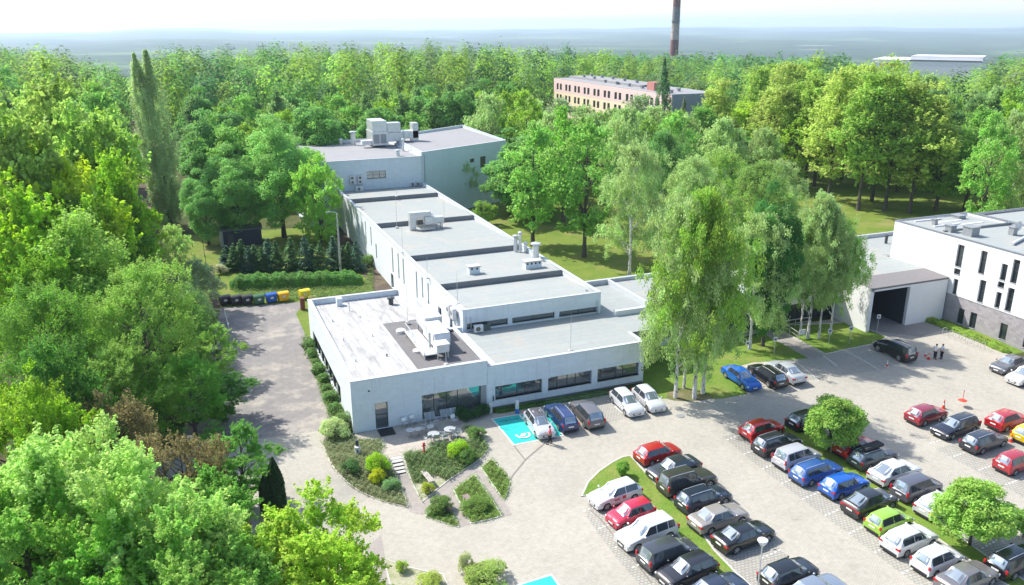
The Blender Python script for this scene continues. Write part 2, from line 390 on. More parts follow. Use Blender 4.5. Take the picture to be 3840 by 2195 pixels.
# ------------------------------------------------------------------ terrain
def build_terrain():
    rng = np.random.default_rng(3)
    rr = np.concatenate([np.linspace(0, 420, 22), np.linspace(450, 1300, 18), np.geomspace(1500, 21000, 80)])
    th = np.radians(np.linspace(-50, 95, 200)); verts = []
    ph = rng.uniform(0, 6.28, 12)
    for r in rr:
        for t in th:
            x, y = r * math.sin(t), r * math.cos(t) - 15
            fall = sm((r - 430) / 800)
            az = (math.degrees(t) - 21.85)
            rim = -118 + az * 1.6 + 62 * math.exp(-((az + 21.5) / 4.0) ** 2) + 26 * math.exp(-((az - 9) / 6.0) ** 2) + 10 * math.sin(az * 0.6 + 1) + 7 * math.sin(az * 1.37 + 2)
            hill = 6 * math.sin(r / 900 + az / 3 + ph[0]) + 5 * math.sin(r / 1700 - az / 5)
            k = sm((r - 3000) / 16000)
            z = -0.02 + (-130 + hill * min(1, r / 3000)) * fall * (1 - k) + rim * k + sm((r - 5000) / 6000) * (16 * math.sin(r / 1500 + az * .21 + 2 * math.sin(az * .17)) * math.sin(az * .33 + r / 4000) - 6)
            if r < 430: z = -0.12 - 1.6 * (1 - sm((r - 120) / 40)) * (1 if 0 else 1)
            verts.append((x, y, z))
    n = len(th); faces = [(i * n + j, (i + 1) * n + j, (i + 1) * n + j + 1, i * n + j + 1) for i in range(len(rr) - 1) for j in range(n - 1)]
    me = bpy.data.meshes.new('terrain'); me.from_pydata(verts, [], faces)
    me.materials.append(WOODF); me.materials.append(FAR)
    for p in me.polygons: p.material_index = 1 if math.hypot(p.center[0], p.center[1]) > 1250 else 0
    me.shade_smooth(); o = link('terrain', me); o['kind'] = 'structure'
    if o.data.polygons[50].normal.z < 0: me.flip_normals()
build_terrain()
drape('ground', [(-60, 8), (130, 8), (130, 160), (-60, 160)], WOODF, 0.0)
drape('lawn', [(-4, 92.3), (25, 92.3), (25, 147), (-4, 150)], GRASS, 0.004)
drape('lawn', [(41.3, 88), (140, 88), (175, 175), (62, 190), (62, 156), (41.3, 147)], GRASS, 0.004)
drape('lawn', [(41.3, 58), (85.2, 58), (85.2, 73), (41.3, 73)], GRASSF, 0.004)
# dirt track on the left
tl = [at(z0a(*p)) for p in ((645, 600), (655, 760), (672, 900), (690, 1150), (740, 1310), (790, 1400))]
tr = [at(z0a(*p)) for p in ((700, 600), (712, 760), (745, 900), (812, 1150), (850, 1310), (900, 1400))]
drape('dirt_track', [p[:2] for p in tl] + [p[:2] for p in reversed(tr)], TRACK, 0.012)
drape('side_path', [at(q6(*p))[:2] for p in ((230, 780), (340, 780), (395, 1180), (440, 1300), (330, 1300), (300, 1000))], TRACK, 0.016)

# ------------------------------------------------------------------ paved ground
pv = [(-14, 14), (100, 14), (100, 57.5), (85.0, 57.5)] + [at(z5(*p))[:2] for p in ((2400, 600), (2300, 548), (1420, 205), (1010, 245), (850, 258))]
pv += [(73.0, 74.0), (58.0, 74.8), (58.0, 73.0)]
pv += [at(q7(*p))[:2] for p in ((1380, 700), (1480, 800), (1830, 1000), (1650, 1015), (1270, 1040))]
pv += [at(q7(*p))[:2] for p in ((880, 1140), (1000, 1240), (1180, 1390), (900, 1440), (250, 1440))]
pv += [(41.2, 64.5), (24.3, 65.6), (24.3, 66.55), (11.5, 66.55), (11.0, 63)]
pv += [at(z0d(*p))[:2] for p in ((1450, 750), (1190, 785))] + [(-3, 70), (-14, 62)]
drape('pavement', pv, PAVE, 0.008)
yard = [at(z0d(*p))[:2] for p in ((1195, 786), (1450, 752), (1525, 715))] + [(10.2, 72), (11.1, 92), (11.1, 101), (12.8, 105.5), (2.4, 107.2), (1.5, 100), (-2.0, 80), (-3.0, 70.5)]
drape('asphalt_yard', yard, ASPH, 0.012)
drape('patio_strip', [(25.1, 91.2), (25.1, 147), (23.0, 147), (22.2, 91.2)], TRACK, 0.012)
# parking bays in perforated paving
XA0, XA1 = 25.6, 36.0
def rect(x0, y0, x1, y1): return [(x0, y0), (x1, y0), (x1, y1), (x0, y1)]
drape('parking_bays', rnd_poly([(24.9, 47), (26.2, 50), (30.2, 49.8), (30.2, 20), (25.2, 20)], 2), BAY, 0.012)
drape('parking_bays', rect(31.6, 18, 36.3, 54.0), BAY, 0.012)
drape('parking_bays', rect(42.2, 18, 47.9, 54.5), BAY, 0.012)
drape('parking_bays', rect(49.4, 18, 53.4, 48.5), BAY, 0.012)
drape('parking_bays', rect(58.6, 18, 69.5, 46.0), BAY, 0.012)
drape('parking_bays', [at(z7(*p))[:2] for p in ((905, 1265), (715, 870), (1440, 760), (1930, 1000), (1560, 1080))], BAY, 0.012)
drape('parking_bays', [at(z5(*p))[:2] for p in ((330, 610), (1060, 470), (1480, 570), (1130, 700), (640, 760), (420, 800))], BAY, 0.012)
drape('path', [at(q7(*p))[:2] for p in ((1380, 640), (2030, 985), (1880, 1010), (1440, 790), (1300, 700))], PAVEG, 0.016)
drape('forecourt', [at(z5(*p))[:2] for p in ((850, 258), (1000, 130), (1330, 150), (1420, 205), (1700, 330), (1480, 400), (1100, 350))], PAVEG, 0.016)
# islands and lawns with kerbs
isl1 = [at(z3(*p))[:2] for p in ((380, 762), (430, 650), (520, 560), (620, 492), (700, 452), (762, 442), (815, 500), (925, 625), (1100, 800), (1260, 960), (1420, 1185), (1600, 1370), (1720, 1475))]
isl1 += [(30.9, 30), (29.9, 30), (29.95, 36)] + [at(z3(*p))[:2] for p in ((1150, 1080), (960, 860), (840, 745), (640, 700), (450, 745))]
drape('lawn', isl1, GRASSF, 0.055); kerb('kerb', isl1, True, h=0.07)
isl2 = [at(z4(*p))[:2] for p in ((200, 195), (260, 175), (345, 215), (540, 390), (700, 470), (860, 560), (1080, 740), (1230, 830), (1340, 905))] + [(49.2, 33), (49.3, 24), (47.7, 24), (47.75, 42), (47.6, 50), (47.0, 52.6)]
drape('lawn', isl2, GRASSF, 0.055); kerb('kerb', isl2, True, h=0.07)
lawnR = [at(z5(*p))[:2] for p in ((620, 555), (1075, 458), (1180, 400), (980, 320), (850, 258), (700, 275), (420, 290), (230, 290), (120, 290))]
kerb('kerb', lawnR, True, h=0.06)
drape('lawn', lawnR, GRASSF, 0.02)
lawnL = [at(q7(*p))[:2] for p in ((1440, 790), (1840, 1000), (1650, 1018), (1270, 1045), (1020, 1015), (880, 1140), (1000, 1240), (1180, 1390), (900, 1445), (240, 1445), (40, 1300), (40, 1160))]
lawnL += [(53.0, 72.2), (60, 72.2)]
drape('lawn', lawnL, GRASSF, 0.02)
kerb('kerb', [at(z2(*p))[:2] for p in ((2330, 268), (2200, 330), (2040, 465), (1930, 600), (1880, 700), (1865, 790))], False, .16, .018, simple('dark_setts', (.20, .185, .16), .9))
kerb('kerb', [at(z2(*p))[:2] for p in ((1940, 355), (1980, 410), (2030, 470))], False, .12, .018, MATS['dark_setts'])
kerb('kerb', [at(z3(*p))[:2] for p in ((430, 850), (520, 930), (640, 1075), (820, 1300), (930, 1440))], False, .12, .018, MATS['dark_setts'])
drape('bare_soil', rnd_poly([at(q7(*p))[:2] for p in ((270, 1440), (330, 1350), (480, 1320), (640, 1350), (760, 1400), (820, 1440), (600, 1475), (380, 1470))], 2), SOIL, 0.026)
# stall markings: short white setts
mk = MB()
def dashes(a, b, n, l=0.22, wd=0.13):
    a = Vector(a[:2]); b = Vector(b[:2]); d = (b - a).normalized(); nn = Vector((-d.y, d.x)) * wd / 2
    for i in range(n):
        c = a.lerp(b, (i + .5) / n); q = [c - d * l / 2 - nn, c + d * l / 2 - nn, c + d * l / 2 + nn, c - d * l / 2 + nn]
        mk.poly([(p.x, p.y, gz(p.x, p.y) + 0.022) for p in q])
for k in range(15):
    y = 54.0 - 2.48 * k
    for x0, x1 in ((31.8, 36.4), (42.1, 47.4), (49.6, 53.6)): 
        if y > 49 and x0 > 49: continue
        dashes((x0 + (x1 - x0) * (.55 if x0 < 40 else 0), y - 0.2), ((x1 if x0 < 40 else x0 + 2.2), y + 0.15), 5)
    if y < 50: dashes((25.4, y - 0.2), (27.4, y + 0.15), 5)
    if y < 50: dashes((58.8, y - 2.2), (63.6, y - 1.8), 12); dashes((64.0, y - 2.2), (69, y - 1.8), 12)
for p, q in (((1395, 880), (1490, 950)), ((1470, 950), (1610, 1060)), ((715, 880), (900, 1250)), ((1000, 830), (1130, 1120)), ((1700, 870), (1830, 1010))): dashes(at(z7(*p)), at(z7(*q)), 12)
for p, q in (((1060, 470), (1215, 590)), ((790, 520), (1110, 700)), ((600, 570), (720, 660)), ((330, 610), (560, 800))): dashes(at(z5(*p)), at(z5(*q)), 16)
mk.build('road_markings', WPAINT)['kind'] = 'structure'

# electric charging bays: turquoise with white borders, ring and lettering
ev = [at(z7(*p))[:2] for p in ((130, 1085), (720, 985), (905, 1265), (370, 1368))]
def evbay(name, A, B, C_, D_, mid):
    A, B, C_, D_ = [Vector(p[:2]) for p in (A, B, C_, D_)]
    e = drape(name, [A, B, C_, D_], TEAL, 0.020)
    m = MB()
    def strip(a, b, wd, ext=True):
        d = (b - a).normalized(); nn = Vector((-d.y, d.x)) * wd / 2; b = b + d * wd / 2 if ext else b; a = a + d * wd / 2
        k = max(1, int((b - a).length / 1.2))
        for i in range(k):
            p, q = a.lerp(b, i / k), a.lerp(b, (i + 1) / k)
            m.poly([(v.x, v.y, gz(v.x, v.y) + 0.027) for v in (p - nn, q - nn, q + nn, p + nn)])
    for a, b in ((A, B), (B, C_), (C_, D_), (D_, A)): strip(a, b, 0.15)
    if mid: strip(A.lerp(B, .5), D_.lerp(C_, .5) + (A - D_).normalized() * .08, 0.15, False)
    o = m.build('bay_border', WPAINT); o['kind'] = 'structure'
    return A, B, C_, D_
A, B, C_, D_ = evbay('charging_bays', *ev, True)
def glyph_mesh(c, u, v, parts, mat, name):
    m = MB()
    for poly in parts:
        m.poly([((c + u * p[0] + v * p[1]).x, (c + u * p[0] + v * p[1]).y, gz(c.x, c.y) + 0.031) for p in poly])
    o = m.build(name, mat); o['kind'] = 'structure'
    return o
u = (C_ - D_).normalized(); v = (A - D_).normalized()
ring = []
cc = D_ + u * 1.45 + v * 1.35
for k in range(28):
    a0, a1 = 2 * math.pi * k / 28, 2 * math.pi * (k + 1) / 28
    ring.append([(math.cos(a0) * .50, math.sin(a0) * .50), (math.cos(a0) * .70, math.sin(a0) * .70), (math.cos(a1) * .70, math.sin(a1) * .70), (math.cos(a1) * .50, math.sin(a1) * .50)])
ring += [[(-.36, -.16), (.02, -.34), (.18, -.20), (-.20, -.02)], [(-.20, .0), (.20, -.18), (.36, .14), (-.02, .34)], [(.1, .3), (.3, .18), (.38, .42), (.2, .48)]]
glyph_mesh(cc, u, v, ring, WPAINT, 'charging_symbol')
cc2 = A + (B - A).normalized() * 1.35 - v * 0.75; let = []
x = -0.95
mr = random.Random(4)
for k in range(9):                                               # dark painted marks, too small to be read
    wd = mr.uniform(.11, .2); hh_ = mr.uniform(.18, .3); let += [[(x, -hh_ / 2), (x + wd * .4, -hh_ / 2 + .02), (x + wd * .35, hh_ / 2), (x, hh_ / 2 - .03)], [(x + wd * .5, -hh_ * .1), (x + wd, -hh_ * .3), (x + wd, hh_ * .2), (x + wd * .5, hh_ * .35)]]; x += wd + .07
glyph_mesh(cc2, (B - A).normalized(), v, let, DARKIN, 'bay_lettering')
q11 = Z(1900, 1900, 4.935)
E1 = at(q11(830, 1265)); E0 = at(q11(260, 1440))
ua = (E1 - E0).normalized(); va = Vector((0.0, -1.0, 0))
evbay('charging_bay', E1 - ua * 5.2, E1, E1 + va * 5, E1 - ua * 5.2 + va * 5, True)

# ------------------------------------------------------------------ garden: terrace, beds, kerbs, steps
TZ = 0.0
terr = [(11.6, 66.5)] + [at(q10(*p))[:2] for p in ((780, 0), (960, -10), (1005, 90), (960, 200), (830, 290), (880, 310), (1050, 290), (1085, 285), (1270, 245), (1560, 175), (1700, 90))] + [at(z2(*p))[:2] for p in ((1330, 350), (1480, 345), (1600, 328), (1540, 225), (1500, 195))] + [(22.4, 65.0), (22.4, 66.5)]
drape('terrace', terr, TERR, 0.03)
BEDS = {}
BEDS['a'] = [at(q10(*p))[:2] for p in ((40, 60), (90, 180), (150, 330), (260, 500), (440, 680), (640, 820), (820, 900), (1060, 985), (1250, 1030), (1365, 1060), (1330, 900), (1240, 700), (1170, 540), (1100, 400), (1050, 290), (830, 305), (955, 215), (1000, 110), (950, 10), (780, 0), (500, 0))] + [(11.3, 65.9), (10.7, 68.5), (9.6, 67.2)]
BEDS['b'] = [at(z2(*p))[:2] for p in ((1070, 432), (1160, 415), (1240, 405), (1300, 365), (1400, 350), (1480, 345), (1600, 330), (1540, 215), (1600, 215), (1690, 300), (1745, 385), (1700, 450), (1560, 545), (1440, 625), (1345, 700), (1220, 808), (1130, 620))]
BEDS['c'] = [at(z2(*p))[:2] for p in ((1768, 468), (1690, 540), (1770, 660), (1865, 790), (1895, 720), (1912, 640), (1850, 560))]
BEDS['d'] = [at(z2(*p))[:2] for p in ((1632, 590), (1470, 712), (1530, 830), (1605, 972), (1740, 945), (1845, 915), (1760, 770))]
BEDS['e'] = [at(z2(*p))[:2] for p in ((1392, 782), (1310, 850), (1248, 915), (1370, 960), (1510, 1002))]
BEDS['f'] = [at(z2(*p))[:2] for p in ((925, 1250), (1100, 1315), (1250, 1350), (1385, 1372), (1430, 1470), (1300, 1530), (980, 1500))]
BEDS['g'] = [at(z2(*p))[:2] for p in ((500, 1050), (600, 1085), (765, 1165), (690, 1235), (600, 1290), (480, 1290), (420, 1120))]
for k, pts in BEDS.items():
    drape('garden_bed', pts, {'f': GRAVEL, 'g': SOIL}.get(k, SOIL), 0.03)
    if k != 'g': kerb('kerb', pts, True, 0.10, 0.06, WPAINT if k in 'cde' else KERB)
drape('path', [at(z2(*p))[:2] for p in ((1640, 570), (1680, 545), (1870, 800), (1930, 905), (1850, 925), (1760, 760))], PAVEP, 0.016)
drape('path', [at(z2(*p))[:2] for p in ((1220, 812), (1440, 632), (1560, 555), (1640, 535), (1660, 560), (1450, 715), (1260, 900), (1180, 900))], PAVEP, 0.016)
drape('path', [at(z2(*p))[:2] for p in ((1400, 770), (1460, 720), (1600, 975), (1525, 1005))], PAVEP, 0.016)
drape('path', [at(z2(*p))[:2] for p in ((1020, 600), (1105, 585), (1220, 812), (1180, 900), (1120, 880), (1050, 690))], PAVEP, 0.016)
drape('path', [at(z2(*p))[:2] for p in ((780, 1165), (900, 1060), (930, 1240), (990, 1470), (880, 1470), (835, 1270))], PAVEP, 0.016)
drape('gravel_patch', [at(z2(*p))[:2] for p in ((1150, 660), (1230, 650), (1320, 590), (1420, 640), (1350, 695), (1225, 800))], GRAVEL, 0.036)
# steps
RISER = simple('shaded_riser', (0.06, 0.045, 0.04), .9)  # shade on the step fronts put into a near-black colour
st = empty('garden_steps', (0, 0, 0)); tag(st, 'short flight of pale garden steps with dark risers going down from the terrace', 'steps')
s0, s1 = at(q10(1095, 285)), at(q10(1265, 250)); e0, e1 = at(q10(1180, 550)), at(q10(1340, 515))
NS = 5
for i in range(NS):
    a, b = s0.lerp(e0, i / NS), s1.lerp(e1, i / NS); c, d = s1.lerp(e1, (i + 1) / NS), s0.lerp(e0, (i + 1) / NS)
    zt = gz(a.x, a.y) + .035
    m = MB(); m.prism([(d.x, d.y), (c.x, c.y), (b.x, b.y), (a.x, a.y)], zt - 0.6, zt); m.build('step', CONC, st)
    if i < NS:
        e_ = (d - a).normalized(); n = MB(); n.prism([(d.x + .02, d.y - .03), (c.x - .02, c.y - .03), (c.x - .02, c.y + .05), (d.x + .02, d.y + .05)], zt - 0.5, zt - .035); n.build('riser', RISER, st)
sl = at(q10(1050, 290)); sl2 = at(q10(1150, 560)); sr = at(q10(1285, 235)); sr2 = at(q10(1375, 520))
for a, b in ((sl, sl2), (sr, sr2)):
    d = Vector((0.11, 0, 0)); m = MB()
    q = [(a.x - .1, a.y, .10), (a.x + .1, a.y, .10), (b.x + .1, b.y, -.58), (b.x - .1, b.y, -.58)]
    m.poly(q); m.poly([q[0], (q[0][0], q[0][1], -.8), (q[3][0], q[3][1], -.8), q[3]]); m.poly([q[1], (q[1][0], q[1][1], -.8), (q[2][0], q[2][1], -.8), q[2]]); m.poly([q[2], q[3], (q[3][0], q[3][1], -.8), (q[2][0], q[2][1], -.8)])
    m.poly([q[0], q[1], (q[1][0], q[1][1], -.8), (q[0][0], q[0][1], -.8)])
    m.build('step_cheek', KERB, st)
# ------------------------------------------------------------------ buildings
def wall(m, axis, c, t, a0, a1, z0, z1, holes=()):
    """wall standing on the line axis=c, t thick (signed, inwards), from a0 to a1, with real openings"""
    hs = [h for h in holes]
    cuts = sorted({a0, a1} | {h[0] for h in hs} | {h[1] for h in hs})
    for p, q in zip(cuts, cuts[1:]):
        mid = (p + q) / 2; col = sorted([(h[2], h[3]) for h in hs if h[0] < mid < h[1]])
        z = z0; segs = []
        for lo, hi in col:
            if lo > z + 1e-4: segs.append((z, lo))
            z = hi
        if z < z1 - 1e-4: segs.append((z, z1))
        for lo, hi in segs:
            if axis == 'y': m.box(p, min(c, c + t), lo, q, max(c, c + t), hi)
            else: m.box(min(c, c + t), p, lo, max(c, c + t), q, hi)
def window(parent, axis, c, t, h, nm=2, glassm=None, framem=None, name='window', sill=True, depth=0.16, mull=None, transom=None):
    """glazing set back in a wall opening: frame with the pane as its sub-part"""
    a0, a1, z0, z1 = h; s = 1 if t > 0 else -1; f = MB(); g = MB(); fw = 0.07
    lo, hi = c + s * depth, c + s * (depth + 0.07)
    def bx(mb, p, q, zl, zh, l=None, hh=None):
        l = lo if l is None else l; hh = hi if hh is None else hh
        if axis == 'y': mb.box(p, min(l, hh), zl, q, max(l, hh), zh)
        else: mb.box(min(l, hh), p, zl, max(l, hh), q, zh)
    bx(f, a0, a1, z1 - fw, z1); bx(f, a0, a1, z0, z0 + fw); bx(f, a0, a0 + fw, z0 + fw, z1 - fw); bx(f, a1 - fw, a1, z0 + fw, z1 - fw)
    ms = mull if mull is not None else [a0 + (a1 - a0) * i / nm for i in range(1, nm)]
    for x in ms: bx(f, x - fw / 2, x + fw / 2, z0 + fw, z1 - fw)
    if transom:
        cuts = [a0 + fw] + [v for x in ms for v in (x - fw / 2, x + fw / 2)] + [a1 - fw]
        for p, q in zip(cuts[::2], cuts[1::2]): bx(f, p, q, transom - fw / 2, transom + fw / 2)
    fo = f.build(name, framem or ANTH, parent)
    bx(g, a0 + fw * .6, a1 - fw * .6, z0 + fw * .6, z1 - fw * .6, c + s * (depth + 0.03), c + s * (depth + 0.05))
    g.build('pane', glassm or GLASS, fo)
    if sill:
        k = MB(); bx(k, a0, a1, z0 - 0.05, z0, c - s * 0.06, c + s * depth); k.build('sill', METALP, fo)
    return fo
def coping(m, pts, wdt, z, h=0.06, over=0.05):
    """flat cap along a closed outline (counter-clockwise), wdt inwards; a little proud outside"""
    n = len(pts); P = [Vector((p[0], p[1])) for p in pts]
    def off(d):
        out = []
        for i in range(n):
            a, b, c = P[i - 1], P[i], P[(i + 1) % n]; d1 = (b - a).normalized(); d2 = (c - b).normalized()
            n1 = Vector((-d1.y, d1.x)); n2 = Vector((-d2.y, d2.x)); bis = (n1 + n2).normalized(); out.append(b + bis * d / max(0.3, bis.dot(n1)))
        return out
    O, I = off(-over), off(wdt)
    for i in range(n):
        j = (i + 1) % n; a, b, c, d = O[i], O[j], I[j], I[i]
        m.poly([(a.x, a.y, z + h), (b.x, b.y, z + h), (c.x, c.y, z + h), (d.x, d.y, z + h)])
        m.poly([(a.x, a.y, z), (b.x, b.y, z), (b.x, b.y, z + h), (a.x, a.y, z + h)])
        m.poly([(d.x, d.y, z - 0.02), (c.x, c.y, z - 0.02), (c.x, c.y, z + h), (d.x, d.y, z + h)])
        m.poly([(a.x, a.y, z), (b.x, b.y, z), (c.x, c.y, z), (d.x, d.y, z)])
# --- 1. left wing
b1 = empty('restaurant_wing', (17.8, 78, 0)); b1['label'] = 'low white wing at the left, its roof half silvered and half dark grey'; b1['category'] = 'building'
def PB_(parent): parent_loc = parent.location.copy(); return parent_loc
def bld(mb, name, mat, parent, **k):
    """build in world coordinates under an Empty that stands elsewhere"""
    o = mb.build(name, mat, parent, **k)
    if parent is not None and parent.parent is None: o.location = -parent.location
    return o
def win(parent, *a, **k):
    o = window(parent, *a, **k); o.location = -parent.location; return o
T = 0.35
H1 = 5.0
m = MB()
door1 = (13.45, 14.62, 0.02, 2.6); gl1 = (17.8, 24.1, 0.12, 2.6)
wall(m, 'y', 66.6, T, 11.4, 24.2, -0.3, H1, [door1, gl1])
m.box(11.4, 91.0 - T, -0.3, 22.2, 91.0, H1)
m.box(22.2 - T, 76.3, -0.3, 22.2, 91.0 - T, H1); m.box(24.2 - T, 66.6 + T, -0.3, 24.2, 76.0, H1 + 0.0)
m.box(22.2, 76.0, -0.3, 24.9, 76.3, H1)
# left wall: tall white band above a recessed dark window strip with piers
m.box(11.4, 66.6 + T, 2.15, 11.4 + T, 91.0 - T, H1); m.box(11.4, 66.6 + T, -0.3, 11.4 + T, 72.2, 2.15); m.box(11.4, 88.6, -0.3, 11.4 + T, 91.0 - T, 2.15)
m.box(11.4, 72.2, -0.3, 11.4 + T, 88.6, 0.25)
bld(m, 'wall', WHITE, b1)
for i, y in enumerate(np.linspace(72.2, 88.6, 8)[:-1]): win(b1, 'x', 11.4, T, (y + 0.12, y + 2.22, 0.25, 2.15), 1, GLASSD, sill=False, depth=0.22)
m = MB()
for y in np.linspace(72.2, 88.6, 8): m.box(11.55, max(72.2, y - 0.12), 0.25, 11.7, min(88.6, y + 0.12), 2.15)
bld(m, 'pier', ANTH, b1)
outl = [(11.4, 66.6), (24.2, 66.6), (24.2, 76.15), (22.2, 76.15), (22.2, 91.0), (11.4, 91.0)]
m = MB(); coping(m, outl, 0.42, H1); bld(m, 'coping', METALP, b1)
def sloped(pts, zf): return [(p[0], p[1], zf(p[0], p[1])) for p in pts]
zf = lambda x, y: H1 - 0.03 - 0.55 * (y - 66.9) / 24
m = MB(); 
split = 19.0
m.poly(sloped([(11.7, 66.9), (17.7, 66.9), (17.7, 81.0), (22.0, 81.0), (22.0, 90.8), (11.7, 90.8)], zf))
bld(m, 'roof', FELTW, b1)
m = MB(); m.poly(sloped([(17.7, 66.9), (24.0, 66.9), (24.0, 76.0), (22.0, 76.0), (22.0, 81.0), (17.7, 81.0)], zf)); bld(m, 'roof_patch', FELTD, b1)
# the door
dr = window(b1, 'y', 66.6, T, door1, 1, GLASS, name='door', sill=False, transom=1.35); dr.location = -b1.location
win(b1, 'y', 66.6, T, gl1, 5, GLASS, mull=[19.0, 20.25, 21.3], sill=False, name='glazed_wall', depth=0.25)
m = MB(); m.box(23.55, 66.62, 0.12, 24.1, 66.84, 2.6); bld(m, 'corner_panel', GREYM, b1)
# --- 2. front wing
b2 = empty('front_wing', (32.5, 71, 0)); b2['label'] = 'low white wing behind the parked cars with three wide dark windows'; b2['category'] = 'building'
H2 = 4.4
mw = [(24.97, 29.85, 0.88, 2.25), (30.47, 35.22, 0.88, 2.25), (35.85, 40.6, 0.88, 2.25)]
m = MB(); wall(m, 'y', 66.6, T, 24.22, 41.1, -0.6, H2, mw)
m.box(41.1 - T, 66.6 + T, -0.6, 41.1, 69.5, H2); m.box(24.22, 66.6 + T, -0.3, 24.22 + T, 76, H2 - 0.12)
bld(m, 'wall', WHITE, b2)
for h, ml in zip(mw, ([27.31, 28.16], [31.55, 32.64, 33.54], [36.33, 38.03, 38.87])): win(b2, 'y', 66.6, T, h, 3, mull=ml, depth=0.28)
m = MB(); m.box(24.3, 66.55, -0.02, 41.0, 66.598, 0.18); bld(m, 'plinth', METALB, b2)
m = MB(); m.box(24.22, 66.56, H2, 41.15, 66.95, H2 + 0.07); m.box(40.75, 66.95, H2, 41.15, 69.5, H2 + 0.07); bld(m, 'coping', METALP, b2)
m = MB(); m.box(24.6, 66.95, 4.0, 40.75, 76.0, H2 + 0.02); m.box(40.75, 69.5, 3.9, 47.2, 76, H2 - 0.02); bld(m, 'roof', FELT, b2)
m = MB()
for i in range(7): m.box(24.25, 67.0 + i * 1.29, H2 - 0.1, 25.15, 68.24 + i * 1.29, H2 + 0.07)
bld(m, 'edge_flashing', METALP, b2)
# --- 3. long block
b3 = empty('long_building', (33, 110, 0)); b3['label'] = 'long white block running back into the trees, roof stepped in five grey bays'; b3['category'] = 'building'
H3 = 6.8; X0, X1 = 25.0, 41.0; YB = [76.0, 85.2, 98.0, 117.0, 136.0, 146.7]
m = MB()
cl = [(25.3, 30.0, 4.66, 5.3), (30.5, 35.45, 4.66, 5.25), (36.0, 40.75, 4.62, 5.2)]
wall(m, 'y', 76.0, T, X0, X1, 0, H3, cl)
lw = [(y0, y0 + 0.62, 2.5, 6.05) for y0 in (105.6, 102.4, 99.8, 93.5, 90.9, 88.4)] + [(83.6, 84.9, 3.0, 4.5)] + [(118.8, 119.4, 3.0, 6.0), (115.6, 116.3, 1.8, 4.1), (122.5, 123.1, 2.5, 6.0), (128.0, 128.6, 2.5, 6.0), (133.5, 134.1, 2.5, 6.0), (79.6, 80.6, 3.2, 5.0), (106.0, 107.4, 0.02, 2.1)]
wall(m, 'x', X0, T, 76.0 + T, 146.7, -0.3, H3, lw)
m.box(X1 - T, 76.0 + T, -0.3, X1, 146.7, H3)
bld(m, 'wall', WHITE, b3)
for h in cl: win(b3, 'y', 76.0, T, h, 2, depth=0.2)
for h in lw: win(b3, 'x', X0, T, h, 1, GLASSD, sill=False, depth=0.2)
for i in range(5):
    y0, y1 = YB[i], YB[i + 1]; m = MB()
    zf = lambda x, y: H3 - 0.02 - 0.62 * (y - y0) / (y1 - y0)
    a = y0 + (0.02 if i == 0 else 0.15)
    m.poly(sloped([(X0 + .1, a), (X1 - .1, a), (X1 - .1, y1), (X0 + .1, y1)], zf))
    if i: m.poly([(X0 + .3, a, H3 - 0.9), (X1 - .3, a, H3 - 0.9), (X1 - .3, a, zf(0, a)), (X0 + .3, a, zf(0, a))])
    bld(m, 'roof', FELT, b3)
for y in YB[1:-1]: m = MB(); m.box(X0 + .42, y + .05, H3 - 0.7, X1 - .42, y + .16, H3 + 0.05); bld(m, 'roof_upstand', METALB, b3)  # dark colour stands in for the shade on the step faces
m = MB(); m.box(X0 - .05, 75.95, H3, X1 + .05, 76.15, H3 + .06); m.box(X0 - .05, 76.15, H3, X0 + .42, 146.7, H3 + .06); m.box(X1 - .42, 76.15, H3, X1 + .05, 146.7, H3 + .06)
bld(m, 'coping', METALP, b3)
for x in (25.35, 25.85, 40.55):
    m = MB(); m.tube([(x, 75.93, 6.0), (x, 75.93, 4.5)], 0.05, 8); bld(m, 'downpipe', METALP, b3)
m = MB(); m.prism([(22.3, 78.6), (24.9, 78.6), (24.9, 91), (22.3, 91)], 0, 3.6); bld(m, 'passage_roof', METALP, b3)
# --- 4. tall halls at the back
b4 = empty('tall_hall', (31, 160, 0)); b4['label'] = 'taller white hall behind the long block with steel ducts on its roof'; b4['category'] = 'building'
H4 = 11.6; m = MB(); hw = (30.68, 34.15, 8.1, 9.45)
wall(m, 'y', 146.75, T, 19.5, 40.9, -0.3, H4, [hw]); m.box(19.5, 146.75 + T, -.3, 19.5 + T, 174, H4); m.box(40.9 - T, 146.75 + T, 0, 40.9, 174, H4); m.box(19.5 + T, 174 - T, 0, 40.9 - T, 174, H4)
bld(m, 'wall', WHITE, b4); win(b4, 'y', 146.75, T, hw, 3)
m = MB(); m.poly(sloped([(19.7, 146.8), (40.7, 146.8), (40.7, 173.8), (19.7, 173.8)], lambda x, y: H4 - .03 - .5 * (y - 146.8) / 27)); bld(m, 'roof', FELTH, b4)
m = MB(); coping(m, [(19.5, 146.75), (40.9, 146.75), (40.9, 174), (19.5, 174)], 0.3, H4); bld(m, 'coping', METALP, b4)
b5 = empty('blue_hall', (52, 168, 0)); b5['label'] = 'pale blue hall with skewed, almost blank front wall behind the long block'; b5['category'] = 'building'
P5 = [(41.0, 146.7), (61.3, 156.0), (61.5, 184.0), (46.0, 174.5), (41.0, 174.2)]; H5 = 12.3
m = MB()
d5 = (Vector(P5[1]) - Vector(P5[0])).normalized(); n5 = Vector((-d5.y, d5.x))
